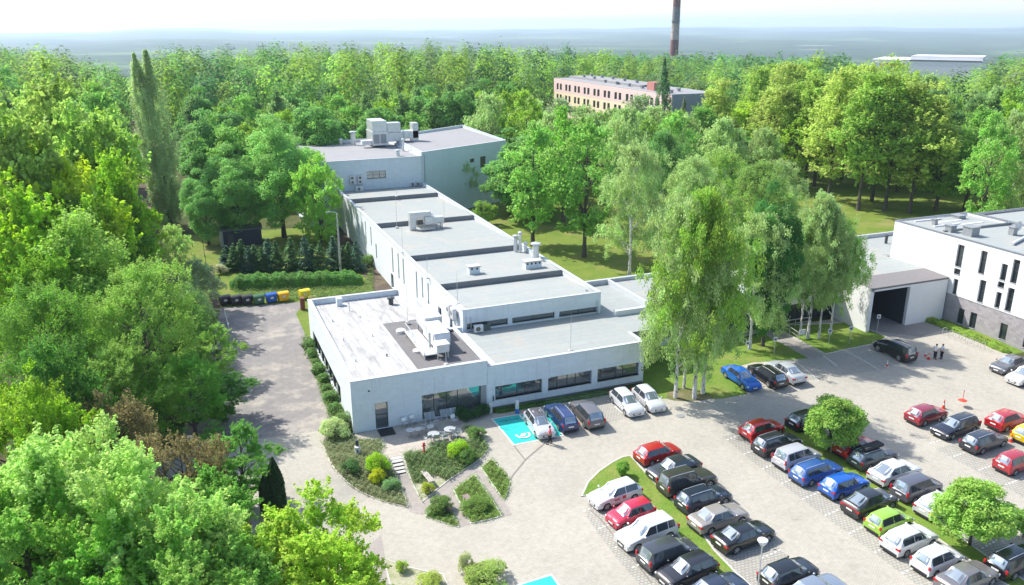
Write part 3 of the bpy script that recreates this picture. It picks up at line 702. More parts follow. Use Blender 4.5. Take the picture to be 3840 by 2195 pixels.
for i in range(5):
    a, b = Vector(P5[i]), Vector(P5[(i + 1) % 5]); dd = (b - a).normalized(); nn = Vector((-dd.y, dd.x)) * .3
    if i == 0:
        # front wall with two openings
        Lw = (b - a).length; mm = MB(); hw5 = [(12.2, 13.4, 9.0, 9.7), (15.0, 16.5, 7.6, 9.8)]
        wall(mm, 'y', 0, .3, 0.0, Lw, -.3, H5, hw5); ang = math.atan2(dd.y, dd.x)
        for vtx in mm.v:
            p = Matrix.Rotation(ang, 3, 'Z') @ Vector(vtx); m.v.append((p.x + a.x, p.y + a.y, p.z))
        m.f += [tuple(q) for q in mm.f]; a5, ang5 = a, ang
    else:
        m.prism([(a.x, a.y), (b.x, b.y), (b.x + nn.x, b.y + nn.y), (a.x + nn.x, a.y + nn.y)], -.3, H5 - 0.004 * i)
bld(m, 'wall', HALLW, b5)
for h in hw5:
    o = window(b5, 'y', 0, .3, h, 1, GLASSD); o.location = Vector((a5.x, a5.y, 0)) - b5.location; o.rotation_euler = (0, 0, ang5)
m = MB(); m.poly([(p[0] + (52 - p[0]) * .008, p[1] + (168 - p[1]) * .008, H5 - .03 - .5 * (p[1] - 146) / 38) for p in P5]); bld(m, 'roof', FELTH, b5)
m = MB(); coping(m, P5, 0.35, H5); bld(m, 'coping', METALP, b5)
m = MB(); m.tube([(41.35, 146.6, 11.9), (41.45, 146.55, 11.5), (41.45, 146.55, 6.9)], 0.07, 8); bld(m, 'downpipe', GREYM, b5)
# --- 5. link building behind the birches
b6 = empty('link_building', (62, 80, 0)); b6['label'] = 'low link building with grey roof behind the birch trunks, its ground floor all dark glazing'; b6['category'] = 'building'
H6 = 4.9; m = MB()
m.box(42.0, 74.4, 2.6, 74.0, 74.8, H6); m.box(41.1, 69.5, -.3, 41.4, 74.4, 3.9)
lw6 = [(x, x + 2.3, 0.9, 2.2) for x in (42.4, 45.4, 48.4, 51.4)]
wall(m, 'y', 74.4, .4, 42.0, 55.0, -.3, 2.6, lw6)
m.box(41.4, 85.2, -.3, 85.0, 85.5, H6); m.box(73.7, 74.8, -.3, 74.0, 85.2, H6)
bld(m, 'wall', WHITE2, b6)
for h in lw6: win(b6, 'y', 74.4, .4, h, 2)
for i in range(6): win(b6, 'y', 74.9, .4, (55.0 + i * 3.1, 58.0 + i * 3.1, 0.05, 2.6), 3, GLASSD, sill=False, name='glazed_bay')
m = MB(); m.prism([(41.2, 74.6), (46.9, 74.6), (46.9, 85.3), (41.2, 85.3)], 3.5, 4.35); m.prism([(46.9, 74.6), (85.0, 74.6), (85.0, 85.3), (46.9, 85.3)], 3.5, 4.55); bld(m, 'roof', FELT, b6)
m = MB(); m.box(46.75, 74.9, 4.3, 47.1, 85.2, 4.95); m.box(41.2, 85.15, 4.2, 84.9, 85.55, 4.97); m.box(42.0, 74.35, H6, 74.0, 74.85, H6 + .06); bld(m, 'coping', METALP, b6)
# entrance canopy block against the office building
b7 = empty('entrance_canopy', (80, 76, 0)); b7['label'] = 'white entrance block with deep dark porch beside the three-storey building'; b7['category'] = 'canopy'
H7 = 5.5; m = MB()
m.box(78.9, 69.0, -.2, 84.95, 69.4, H7 - .1); m.box(73.0, 69.0, H7 - .55, 78.9, 69.4, H7 - .1); m.box(72.8, 69.0, -.2, 73.3, 74.3, H7 - .1)
bld(m, 'wall', WHITE2, b7)
m = MB(); m.box(78.9, 69.42, -.2, 79.2, 76.2, H7 - .12); m.box(73.32, 69.42, -.2, 73.4, 76.2, H7 - .66); m.box(73.3, 76.2, -.2, 79.2, 76.4, H7 - .2); m.box(73.3, 69.4, H7 - .65, 78.9, 76.2, H7 - .5); bld(m, 'porch_back', ANTH, b7)  # inner walls coloured dark to carry the shade of the deep porch
win(b7, 'y', 76.0, .15, (74.0, 78.6, 0.1, 3.6), 4, GLASSD, sill=False, name='entrance_door', depth=0.02)
m = MB(); m.prism([(72.9, 72.7), (84.95, 72.7), (84.95, 81.5), (72.9, 81.5)], H7 - .4, H7); bld(m, 'roof', FELT, b7)
m = MB(); m.poly([(72.8, 68.95, H7 - .08), (84.98, 68.95, H7 - .08), (84.98, 72.75, H7 + .04), (72.8, 72.75, H7 + .04)]); m.poly([(72.8, 68.95, H7 - .3), (84.98, 68.95, H7 - .3), (84.98, 68.95, H7 - .08), (72.8, 68.95, H7 - .08)]); bld(m, 'gravel_strip', simple('brown_gravel', (0.20, 0.19, 0.19), 0.95, 0, 0.35, 9), b7)
# low roof behind, left of the office block
b8 = empty('rear_link', (80, 86, 0)); b8['label'] = 'lowest grey flat roof tucked behind the entrance block, with one small dark roof cowl'; b8['category'] = 'building'
m = MB(); m.box(74, 81.6, 0, 99.0, 90.0, 4.6); bld(m, 'wall', WHITE2, b8)
m = MB(); m.box(74.1, 81.7, 4.55, 98.9, 89.9, 4.64); bld(m, 'roof', FELT, b8)
m = MB(); m.box(74.0, 89.7, 4.6, 99.0, 90.05, 5.15); bld(m, 'coping', METALP, b8)
# --- 6. three-storey office building
b9 = empty('office_building', (100, 60, 0)); b9['label'] = 'three-storey white office building at the right edge above a grey stone ground floor'; b9['category'] = 'building'
H9 = 10.4; XF = 85.1
def office_windows():
    W = []
    def add(y0, y1, z0, z1): W.append((y0, y1, z0, z1))
    add(67.7, 68.6, 7.0, 9.65); add(67.7, 68.58, 6.03, 6.7); add(67.75, 68.38, 3.56, 5.42)
    add(64.6, 65.42, 7.0, 9.69); add(64.1, 64.9, 3.65, 6.3)
    add(61.85, 62.6, 7.0, 8.87); add(61.85, 62.68, 6.1, 6.74); add(61.93, 62.6, 3.67, 5.5)
    add(60.5, 61.3, 7.05, 9.72); add(60.5, 61.3, 3.7, 6.4)
    for y in (57.2, 53.6, 50.1): add(y, y + .8, 7.05, 9.7); add(y - .6, y + .2, 3.7, 6.3)
    return W
OW = office_windows()
GW = [(66.25, 67.1, 0.2, 2.08), (64.53, 65.4, 0.2, 2.1), (60.5, 61.4, 0.22, 2.1), (57.6, 58.4, .22, 2.1), (55, 55.8, .22, 2.1)]
m = MB(); wall(m, 'x', XF, .35, 30, 78.4, 3.4, H9, OW); m.box(XF + .35, 78.05, 3.4, 97.8, 78.4, H9)
m.box(97.45, 72.3, 3.4, 97.8, 78.05, H9)
bld(m, 'wall', WHITE2, b9)
STONE = paving('grey_stone_cladding', (0.36, 0.335, 0.35), (0.27, 0.255, 0.27), (0.30, 0.28, 0.29), 1.0, 1.0, 0.0, (0.9, 1.1), 0.02)
stone = STONE.node_tree; 
for n in stone.nodes:
    if n.type == 'MAPPING' and any(l.to_node.type == 'TEX_BRICK' for l in n.outputs[0].links):
        sep = stone.nodes.new('ShaderNodeSeparateXYZ'); com = stone.nodes.new('ShaderNodeCombineXYZ'); g = stone.nodes.new('ShaderNodeNewGeometry')
        stone.links.new(g.outputs['Position'], sep.inputs[0]); stone.links.new(sep.outputs[1], com.inputs[0]); stone.links.new(sep.outputs[2], com.inputs[1])
        for n2 in stone.nodes:
            if n2.type == 'TEX_BRICK': stone.links.new(com.outputs[0], n2.inputs['Vector']); n2.inputs['Brick Width'].default_value = 0.62; n2.inputs['Row Height'].default_value = 0.31
        break
m = MB(); wall(m, 'x', XF + .06, .3, 30, 78.4, -.4, 3.4, GW); bld(m, 'stone_ground_floor', STONE, b9)
for h in OW: win(b9, 'x', XF, .35, h, 1, GLASSD, depth=0.22, transom=(h[2] + h[3]) / 2 if h[3] - h[2] > 2 else None)
for h in GW: win(b9, 'x', XF + .06, .3, h, 1, GLASSD, depth=0.15)
m = MB(); m.poly(sloped([(XF + .1, 30), (97.75, 30), (97.75, 78.3), (XF + .1, 78.3)], lambda x, y: H9 - .05 - .4 * (x - XF) / 33)); bld(m, 'roof', FELT, b9)
m = MB(); m.box(XF - .06, 30, H9, XF + .3, 78.46, H9 + .07); m.box(XF + .3, 78.1, H9, 97.86, 78.46, H9 + .07); m.box(97.5, 72.3, H9, 97.86, 78.1, H9 + .07); bld(m, 'coping', METALB, b9)
m = MB(); m.box(XF + 1.0, 71.6, H9 - .35, 97.7, 71.9, H9 + .12); bld(m, 'roof_upstand', METALB, b9)
m = MB(); m.box(XF + 2, 74, H9 - .1, XF + 6.5, 74.25, H9 + .05); bld(m, 'roof_cable_tray', WMETAL, b9)
m = MB(); m.box(XF + 2, 77, H9 - .1, XF + 6.5, 77.25, H9 + .05); bld(m, 'roof_cable_tray', WMETAL, b9)
m = MB(); m.tube([(XF + 3, 64, H9 + .1), (XF + 8, 66, H9 + .1), (XF + 13, 66.2, H9 + .1)], .18, 8); bld(m, 'roof_cable_tray', WMETAL, b9)
b10 = empty('rear_office_wing', (115, 84, 0)); b10['label'] = 'rear wing of the office building, only its grey roof showing'; b10['category'] = 'building'
m = MB(); m.box(97.87, 30, 0, 125, 77.2, 10.25); bld(m, 'wall', WHITE2, b10)
m = MB(); m.box(98.1, 30.2, 10.2, 124.8, 77.0, 10.3); bld(m, 'roof', FELT, b10)
m = MB(); coping(m, [(97.87, 30), (125, 30), (125, 77.2), (97.87, 77.2)], .3, 10.5); m.box(98.2, 76.6, 10.25, 124.7, 76.89, 10.5); bld(m, 'coping', METALB, b10)
# --- 7. pink school in the trees
b11 = empty('school_building', (135, 240, 0)); b11['label'] = 'long pink and cream school block with paired tall windows standing among the trees'; b11['category'] = 'building'
PINK = render_wall('pink_render', (0.66, 0.50, 0.47), .06); CREAM = render_wall('cream_render', (0.70, 0.61, 0.42), .06); SLATE = render_wall('blue_grey_render', (0.30, 0.32, 0.38), .08)
sw = []
for i in range(11):
    y = 273.6 - i * 7.1
    for dy in (0, 2.7):
        if y - dy - 1.6 < 200: continue
        for z0 in (12.2, 8.5, 4.8): sw.append((y - dy - 1.6, y - dy, z0, z0 + 2.15))
m = MB(); wall(m, 'x', 127, .4, 198.5, 276, 11.4, 16, [h for h in sw if h[2] > 12]); bld(m, 'wall', PINK, b11)
m = MB(); wall(m, 'x', 127.01, .4, 198.5, 276, 0, 11.4, [h for h in sw if h[2] < 12]); bld(m, 'lower_wall', CREAM, b11)
for h in sw: 
    if h[2] > 8: win(b11, 'x', 127, .4, h, 1, GLASSD, REDP if False else ANTH, sill=False, depth=.12)
m = MB(); m.box(127.4, 198.5, 0, 142, 198.9, 16); m.box(127.4, 275.6, 0, 142, 276, 16); m.box(141.6, 198.9, 0, 142, 275.6, 16); bld(m, 'gable_wall', SLATE, b11)
m = MB(); m.box(127.1, 198.7, 15.7, 141.9, 275.9, 15.95); m.box(133, 226, 15.95, 141.9, 275.9, 16.6); bld(m, 'roof', FELTH, b11)
m = MB(); coping(m, [(127, 198.5), (142, 198.5), (142, 276), (127, 276)], .3, 16.0); bld(m, 'coping', METALP, b11)
for i in range(16):
    m = MB(); x = 129.5 + (i * 5.3) % 10; y = 203 + i * 4.5; zb = 16.5 if (x > 133 and y > 226) else 15.9
    m.box(x, y, zb, x + .8, y + .8, zb + .8); m.box(x - .1, y - .1, zb + .8, x + .9, y + .9, zb + .95); bld(m, 'roof_vent', GREYM, b11)
m = MB(); m.box(129.5, 212, 15.9, 132.5, 216, 18.3); bld(m, 'stair_head', simple('brick_red', (0.40, 0.17, 0.14), .8), b11)
# --- 8. factory hall far right and the striped chimney
fa, fb, fc = at(q9(255, 445), 12), at(q9(1760, 475), 12), at(q9(1760, 396), 14)
b12 = empty('factory_hall', (0, 0, 0)); b12['label'] = 'long white industrial hall with red lettering among the far trees'; b12['category'] = 'building'
d = (fb - fa).normalized(); nn = Vector((-d.y, d.x, 0)); nn = nn if nn.y > 0 else -nn
m = MB(); pts = [fa, fb, fb + nn * 45, fa + nn * 45]
m.prism([(p.x, p.y) for p in pts], -3, 12); m.build('wall', WHITE2, b12)
m = MB(); a2, b2_ = fa + d * 22 + nn * 6, fb + nn * 6
m.prism([(p.x, p.y) for p in (a2, b2_, b2_ + nn * 30, a2 + nn * 30)], 12, 14.2); m.build('upper_roof', WMETAL, b12)
m = MB(); a2 = fa + d * 22 - nn * .15; m.prism([(p.x, p.y) for p in (a2, fb - nn * .15, fb + nn * .5, a2 + nn * .5)], 11.3, 12.2); m.build('roof_edge', METALB, b12)
x = 5.0; m = MB(); zb = 7.2
for wd in (1.8, .7, 1.8, 1.6, 2.0, 1.5, 1.8):
    a2 = fa + d * x - nn * .12; b2_ = fa + d * (x + wd) - nn * .12
    m.poly([(a2.x, a2.y, zb), (b2_.x, b2_.y, zb), (b2_.x, b2_.y, zb + 2.6), (a2.x, a2.y, zb + 2.6)]); x += wd + .6
m.build('lettering', REDP, b12)
ch0 = at(D(1676, 140), 6.0)
b13 = empty('factory_chimney', (ch0.x, ch0.y, 0)); b13['label'] = 'tall factory chimney with faded red-brown and pale bands rising above the forest'; b13['category'] = 'chimney'
dist = math.hypot(ch0.x, ch0.y); r0 = 30 / 3085 * dist / 2 * 1.02; r1 = r0 * 0.72; HT = 95.0
zs = [CAM_H - (yy - 82) / 3085 * dist for yy in (240, 196, 142, 88, 34)]
hb = [-6] + zs + [zs[-1] + 12 * k for k in range(1, 20) if zs[-1] + 12 * k < HT] + [HT]
CR = simple('faded_red_band', (0.20, 0.085, 0.085), .85, 0, .35, .5); CP = simple('faded_pale_band', (0.42, 0.35, 0.31), .85, 0, .4, .5); CG = simple('sooty_grey_band', (0.20, 0.19, 0.19), .85, 0, .3, .5)
for i, (a, b) in enumerate(zip(hb, hb[1:])):
    ra = r0 + (r1 - r0) * (a + 6) / (HT + 6); rb = r0 + (r1 - r0) * (b + 6) / (HT + 6)
    m = MB(); m.lathe([(ra, a), (rb, b)], sides=32); m.build('band', (CR if i % 2 == 0 else CP) if i < 4 else CG if i == 4 else (CR if i % 2 else CP), b13, smooth=True)
for zz in (zs[3] + 2, zs[4] + 10):
    m = MB(); rr_ = r0 + (r1 - r0) * (zz + 6) / (HT + 6); m.lathe([(rr_, zz), (rr_ + 1.1, zz), (rr_ + 1.1, zz + .3), (rr_, zz + .3)], sides=32); m.build('gallery', METALB, b13)

# ------------------------------------------------------------------ things on the roofs
def top(name, label, cat, mb, mat, loc=None, group=None, smooth=False, bevel=0):
    o = mb.build(name, mat, None, smooth=smooth, bevel=bevel); tag(o, label, cat, group); return o
def ahu_front():
    r = empty('ventilation_unit', (21.5, 73, H1)); tag(r, 'big white ventilation unit with hooded outlet on the dark roof patch', 'ventilation unit')
    def B(mb, n, mt, **k): return bld(mb, n, mt, r, **k)
    zb = H1 - .15
    m = MB(); m.box(20.3, 70.6, zb + .55, 21.9, 74.4, zb + 1.95); B(m, 'duct_body', WMETAL, bevel=.03)
    m = MB(); m.box(20.5, 74.4, zb + .75, 22.3, 77.6, zb + 2.25); B(m, 'rear_duct', WMETAL, bevel=.03)
    m = MB(); m.poly([(20.3, 70.55, zb + 1.9), (21.9, 70.55, zb + 1.9), (21.6, 69.9, zb + .9), (20.4, 69.9, zb + .9)]); m.poly([(21.9, 70.55, zb + 1.9), (21.9, 70.55, zb + .8), (21.6, 69.9, zb + .9)]); m.poly([(20.3, 70.55, zb + 1.9), (20.3, 70.55, zb + .8), (20.4, 69.9, zb + .9)]); B(m, 'sloping_neck', WMETAL)
    m = MB(); m.box(20.0, 68.7, zb + .75, 21.2, 69.9, zb + 1.5); m.box(19.95, 68.65, zb + 1.5, 21.25, 69.95, zb + 1.56); B(m, 'outlet_hood', WMETAL)
    m = MB(); m.box(18.95, 69.2, zb + .45, 20.2, 76.2, zb + .52); B(m, 'gantry_floor', GALV)
    m = MB(); m.box(18.85, 69.2, zb + .40, 18.95, 76.2, zb + .62); B(m, 'gantry_edge', WMETAL)
    m = MB(); m.tube([(18.95, 73.4, zb + 1.35), (18.95, 76.2, zb + 1.35), (20.2, 76.2, zb + 1.35)], .03, 6)
    for x, y in ((18.95, 73.4), (18.95, 74.8), (18.95, 76.2), (20.2, 76.2)): m.tube([(x, y, zb + .5), (x, y, zb + 1.35)], .025, 6)
    B(m, 'railing', WMETAL)
    for x, y in ((18.95, 69.3), (18.95, 72.5), (18.95, 76.0), (20.4, 70.7), (21.8, 70.7), (21.8, 74.2), (20.6, 77.4), (22.1, 77.4), (20.1, 68.8), (21.1, 68.8)):
        m = MB(); m.box(x - .05, y - .05, zb - .3, x + .05, y + .05, zb + .75); B(m, 'support_leg', GALV)
    m = MB(); m.tube([(20.0, 71.1, zb + .55), (20.0, 71.1, zb + 2.0)], .12, 10); B(m, 'flue', GALV)
    for y in (70.8, 72.0, 73.2):
        m = MB(); m.box(20.27, y, zb + .7, 20.3 - .004, y + .95, zb + 1.8); B(m, 'access_panel', GALV)
ahu_front()
def rod(x, y, z, h, label):
    r = empty('lightning_rod', (x, y, z)); tag(r, label, 'lightning rod', 'thin lightning rods on the flat roofs')
    m = MB(); m.tube([(0, 0, .12), (0, 0, h * .6), (0, 0, h)], [.028, .022, .012], 6); m.build('rod', GALV, r)
    m = MB(); m.lathe([(.24, 0), (.24, .08), (.18, .14)], sides=12); m.build('foot', CONC, r)
for px, zz, h, lb in ((z1(1400, 768), H1, 2.4, 'thin lightning rod at the front parapet of the left wing'), (z1(1100, 435), H1 - .1, 4.2, 'thin lightning rod among the dark weights at the back of the dark roof patch'), (q2(1345, 1105), H3, 3.6, 'thin lightning rod at the front left corner of the long roof'),
                  (q3(1295, 1235), H2, 4.0, 'thin lightning rod standing on the front parapet of the front wing'), (q2(610, 175), H3 - .5, 4.6, 'thin lightning rod in front of the third roof step'), (q2(680, 480), H3, 3.5, 'thin lightning rod on the left edge of the long roof'), (q1(765, 930), H3, 3.8, 'thin lightning rod on the farthest roof step'), (q1(1345, 1180), H3 - .4, 3.0, 'thin lightning rod right of the duct on the long roof'), (q2(980, 795), H3, 2.6, 'thin lightning rod on the left parapet near the second roof step')):
    p = at(px, zz); rod(p.x, p.y, zz, h, lb)
def ac(x, y, z, label, wdt=.9, h=.7, dp=.4, fans=1, rz=0):
    r = empty('air_conditioner', (x, y, z), rz); tag(r, label, 'air conditioner', 'air conditioner outdoor units')
    m = MB(); m.box(-wdt / 2, -dp / 2, .1, wdt / 2, dp / 2, h + .1); m.build('casing', WMETAL, r, bevel=.02)
    for i in range(fans):
        m = MB(); zc = .1 + h * (i + .5) / fans; m.lathe([(.24, -dp / 2 - .012), (.24, -dp / 2 + .01)], (-.1 * wdt, 0, zc), 'Y', 20); f = m.build('fan_grille', ANTH, r)
        m = MB(); m.lathe([(.08, -dp / 2 - .03), (.08, -dp / 2)], (-.1 * wdt, 0, zc), 'Y', 12); m.build('hub', GREYM, f)
    for s in (-1, 1): m = MB(); m.box(s * wdt * .35 - .04, -dp / 2, 0, s * wdt * .35 + .04, dp / 2, .1); m.build('foot', GREYM, r)
p = at(q3(390, 1062), H2); ac(p.x, p.y + .2, H2 + .02, 'single white air conditioner on the front wing roof below the left clerestory window', .95, .75)
ac(28.0, 146.4, 7.3, 'left of the two double-fan air conditioners hung on the tall hall wall', .95, 1.5, .4, 2); ac(29.4, 146.4, 7.3, 'right of the two double-fan air conditioners hung on the tall hall wall', .95, 1.5, .4, 2)
ac(28.9, 145.3, 6.2, 'white air conditioner standing on the far roof step under the two wall units', 1.3, .8, .5)
ac(39.0, 146.2, 6.3, 'small air conditioner low at the right foot of the tall hall wall', .7, .55, .35); ac(40.0, 146.2, 6.3, 'small air conditioner in the corner beside the blue hall', .7, .55, .35)
for x, y, rz, lb in ((24.6, 78.0, 1.57, 'white air conditioner beside the big ventilation unit against the long block'), (24.6, 79.4, 1.57, 'second white air conditioner on the long block wall behind the ventilation unit')): ac(x, y, 5.2, lb, .9, 1.2, .4, 1, -rz)
def chimney_stack(px, z, wx, wy, h, lb):
    p = at(px, z); r = empty('vent_stack', (p.x, p.y, z - .3)); tag(r, lb, 'vent stack', 'white vent stacks on the long roof')
    m = MB(); m.box(-wx / 2, -wy / 2, 0, wx / 2, wy / 2, h + .2); m.build('shaft', WHITE, r)
    m = MB(); m.box(-wx / 2 - .12, -wy / 2 - .12, h + .2, wx / 2 + .12, wy / 2 + .12, h + .34); m.build('cap', CONC, r)
    n = int(wx / .45)
    for i in range(n):
        m = MB(); x = -wx / 2 + (i + .5) * wx / n; m.box(x - .11, -wy / 2 - .012, h - .1, x + .11, -wy / 2, h + .14); m.build('vent_hole', DARKIN, r)
chimney_stack(q3(332, 480), H3 - .35, 1.3, .9, 1.15, 'small white vent stack with two dark holes, left on the second roof bay')
chimney_stack(q3(915, 425), H3 - .35, 2.1, .9, 1.15, 'wide white vent stack with a row of dark holes, right on the second roof bay')
def duct_long():
    p = at(q2(910, 200), H3 - .4); r = empty('roof_duct_unit', (p.x, p.y, H3 - .5)); tag(r, 'grey galvanised duct unit with bent duct straddling the third step of the long roof', 'ventilation unit')
    m = MB(); m.box(-1.6, .3, 0, -.7, 1.3, 2.6); m.box(-.7, .3, 1.9, 1.6, 1.3, 2.6); m.build('bent_duct', GALV, r, bevel=.03)
    m = MB(); m.box(.6, .1, .8, 2.0, 1.2, 1.9); m.box(2.0, .2, .7, 3.5, 1.3, 1.7); m.build('fan_box', GALV, r, bevel=.03)
    m = MB(); m.box(-.2, -.9, .25, 1.4, .2, .33); m.build('intake_tray', GALV, r)
    m = MB(); m.box(-.4, 2.2, 1.0, 2.4, 4.4, 1.9); m.build('casing', WMETAL, r, bevel=.03)
    for x, y in ((.2, -.8), (2.3, .3), (3.2, .3), (0, 2.4), (2.2, 4.2), (2.8, -.2)):
        m = MB(); m.box(x - .06, y - .06, -.1, x + .06, y + .06, 1.0); m.build('leg', GREYM, r)
duct_long()
def duct_hall():
    r = empty('hall_duct_unit', (33, 160, H4)); tag(r, 'large galvanised duct cluster on the roof of the tall hall beside the higher blue hall', 'ventilation unit')
    def B(mb, n, mt=GALV, **k): return bld(mb, n, mt, r, **k)
    a = at(q1(480, 310), H4 + .2); x, y = a.x, a.y; z = H4 - .3
    m = MB(); m.box(x, y, z + .4, x + 3.2, y + 5.5, z + 3.1); B(m, 'duct_body', bevel=.04)
    m = MB(); m.box(x + .1, y + .1, z + 3.1, x + 3.0, y + 5.3, z + 5.2); B(m, 'upper_duct', bevel=.04)
    m = MB(); m.box(x + 3.2, y + .8, z + .9, x + 6.6, y + 3.0, z + 2.7); m.box(x + 3.2, y + .8, z + 2.75, x + 6.0, y + 3.0, z + 4.6); B(m, 'branch_duct', bevel=.04)
    m = MB(); m.box(x + 6.6, y + .6, z + 1.4, x + 9.6, y + 2.8, z + 2.9); m.box(x + 8.4, y + .6, z + .3, x + 9.6, y + 2.8, z + 4.4); B(m, 'end_duct', bevel=.04)
    m = MB(); m.box(x - 2.0, y + .5, z + .6, x - .05, y + 2.0, z + 1.4); B(m, 'side_tray', WMETAL)
    for dx, dy in ((.2, .2), (3, .2), (.2, 5), (3, 5), (5.5, 1), (5.5, 2.8), (8.0, 1), (7.2, 2.6)):
        m = MB(); m.box(x + dx - .08, y + dy - .08, z, x + dx + .08, y + dy + .08, z + 1.4); B(m, 'leg', GREYM)
    for dx in (.2, 1.6):
        m = MB(); m.box(x + dx, y - .03, z + .8, x + dx + 1.2, y - .003, z + 2.6); B(m, 'louvre', GREYM)
duct_hall()
def pipe(px, z, r_, h, lb, cap=True, mat=None, name='roof_vent'):
    p = at(px, z); e = empty(name, (p.x, p.y, z - .35)); tag(e, lb, 'roof vent', 'small vents on the flat roofs')
    m = MB(); m.lathe([(r_, 0), (r_, h + .35)], sides=14); m.build('pipe', mat or GALV, e, smooth=True)
    if cap: m = MB(); m.lathe([(r_ * 1.1, h + .42), (r_ * 1.6, h + .45), (r_ * 1.5, h + .6), (.02, h + .72)], sides=14); m.build('cowl', mat or GALV, e)
for px, z, r_, h, lb in ((q3(750, 245), H3 - .5, .26, 1.9, 'left of the steel flues at the right parapet of the long roof'), (q3(795, 250), H3 - .5, .2, 2.4, 'tallest white-capped steel flue at the right parapet of the long roof'), (q3(850, 255), H3 - .5, .2, 1.1, 'shortest steel flue at the right parapet of the long roof'),
    (q3(950, 335), H3 - .4, .42, 2.0, 'fat steel fan cowl beside the wide white vent stack'), (q1(245, 300), H4 - .3, .5, 2.4, 'white boxy flue left of the hall duct cluster'), (q1(90, 295), H4 - .4, .3, .8, 'small vent far left on the tall hall roof'), (q1(785, 440), H4 - .1, .35, .9, 'small vent at the front edge of the tall hall roof'), (q1(850, 375), H4 - .1, .22, 2.0, 'slim flue right of the hall duct cluster'),
    (z1(970, 295), H1 - .5, .28, .6, 'small dark-capped vent at the back of the silvered roof'), (z1(515, 428), H1 - .4, .07, .25, 'tiny pipe at the back left of the silvered roof'), (z1(728, 395), H1 - .4, .07, .2, 'tiny pipe in the back middle of the silvered roof'), (z1(600, 575), H1 - .2, .07, .25, 'tiny pipe halfway along the left edge of the silvered roof'), (z1(825, 540), H1 - .2, .07, .2, 'tiny pipe in the middle of the silvered roof'), (z1(695, 740), H1 - .1, .08, .25, 'tiny pipe at the front left of the silvered roof'), (z1(938, 697), H1 - .1, .07, .2, 'tiny pipe near the dark roof patch'), (z1(645, 345), H1 - .45, .06, .7, 'thin pipe at the back of the silvered roof'), (z1(1545, 675), H1 - .1, .13, .15, 'white vent dot on the dark roof patch'),
    (z6(780, 520), 4.6, .2, 1.0, 'dark roof cowl on the rear link roof'), (q3(1450, 635), H3 - .05, .15, .15, 'low vent near the front right of the long roof')): pipe(px, z, r_, h, lb, h > .5, ANTH if 'dark' in lb else None)
p = at(z1(568, 300), H1 - .45); m = MB(); m.box(p.x - .3, p.y - .2, H1 - .8, p.x + .3, p.y + .5, H1 + .35); top('roof_vent_box', 'white vent box against the back parapet of the silvered roof', 'roof vent', m, WHITE)
for px, lb in ((z1(1047, 503), 'left round white skylight lid on the dark roof patch'), (z1(1180, 660), 'front round white skylight lid on the dark roof patch')):
    p = at(px, H1 - .1); m = MB(); m.lathe([(.5, H1 - .3), (.5, H1 + .02), (.38, H1 + .1), (.02, H1 + .13)], (p.x, p.y, 0), sides=20); top('skylight', lb, 'skylight', m, WMETAL)
for px, s, h, lb in ((z6(1548, 455), 1.3, 1.2, 'grey vent box in the middle of the office roof'), (z6(1365, 420), .9, .9, 'smaller grey vent box left on the office roof'), (z6(1222, 355), .5, .8, 'small round vent at the back of the office roof'), (z6(1440, 290), 1.2, .4, 'flat grey hatch near the back parapet of the office roof'), (z6(1930, 445), .7, 1.0, 'grey post under the dish on the office roof')):
    p = at(px, H9 - .2); m = MB(); m.box(p.x - s / 2, p.y - s / 2, H9 - .4, p.x + s / 2, p.y + s / 2, H9 - .2 + h); m.box(p.x - s / 2 - .08, p.y - s / 2 - .08, H9 - .2 + h, p.x + s / 2 + .08, p.y + s / 2 + .08, H9 - .1 + h); top('roof_vent_box', lb, 'roof vent', m, GREYM)
p = at(z6(1975, 380), H9 + .6); m = MB(); m.lathe([(.02, 0), (.35, -.04), (.6, -.16), (.62, -.14), (.36, .0), (.02, .05)], (p.x, p.y, H9 + .9), 'Y', 20); m.tube([(p.x, p.y, H9 - .3), (p.x, p.y, H9 + .9)], .05, 6); top('satellite_dish', 'white dish aerial on the office building roof at the right edge', 'satellite dish', m, WMETAL)
p = at(z6(1640, 330), H9 - .2); m = MB(); m.box(p.x - 4.5, p.y - .2, H9 - .35, p.x + .5, p.y + .2, H9 - .1); m.box(p.x - 5.5, p.y + 1.8, H9 - .35, p.x - 1, p.y + 2.2, H9 - .1); top('roof_duct', 'white duct runs lying on the far part of the office roof', 'duct', m, WMETAL)
m = MB(); m.box(26.8, 75.55, H2, 27.9, 75.93, H2 + .62); top('roof_cabinet', 'dark green cabinet against the left clerestory window', 'cabinet', m, simple('dark_green_metal', (0.09, 0.12, 0.11), .5), bevel=.02)
m = MB(); pp = at(q4(500, 60), H1)
m.box(22.25, 78.5, 3.4, 22.45, 84.0, 5.9); top('screen_wall', 'pale screen wall beside the ventilation unit at the roof edge', 'screen wall', m, METALP)
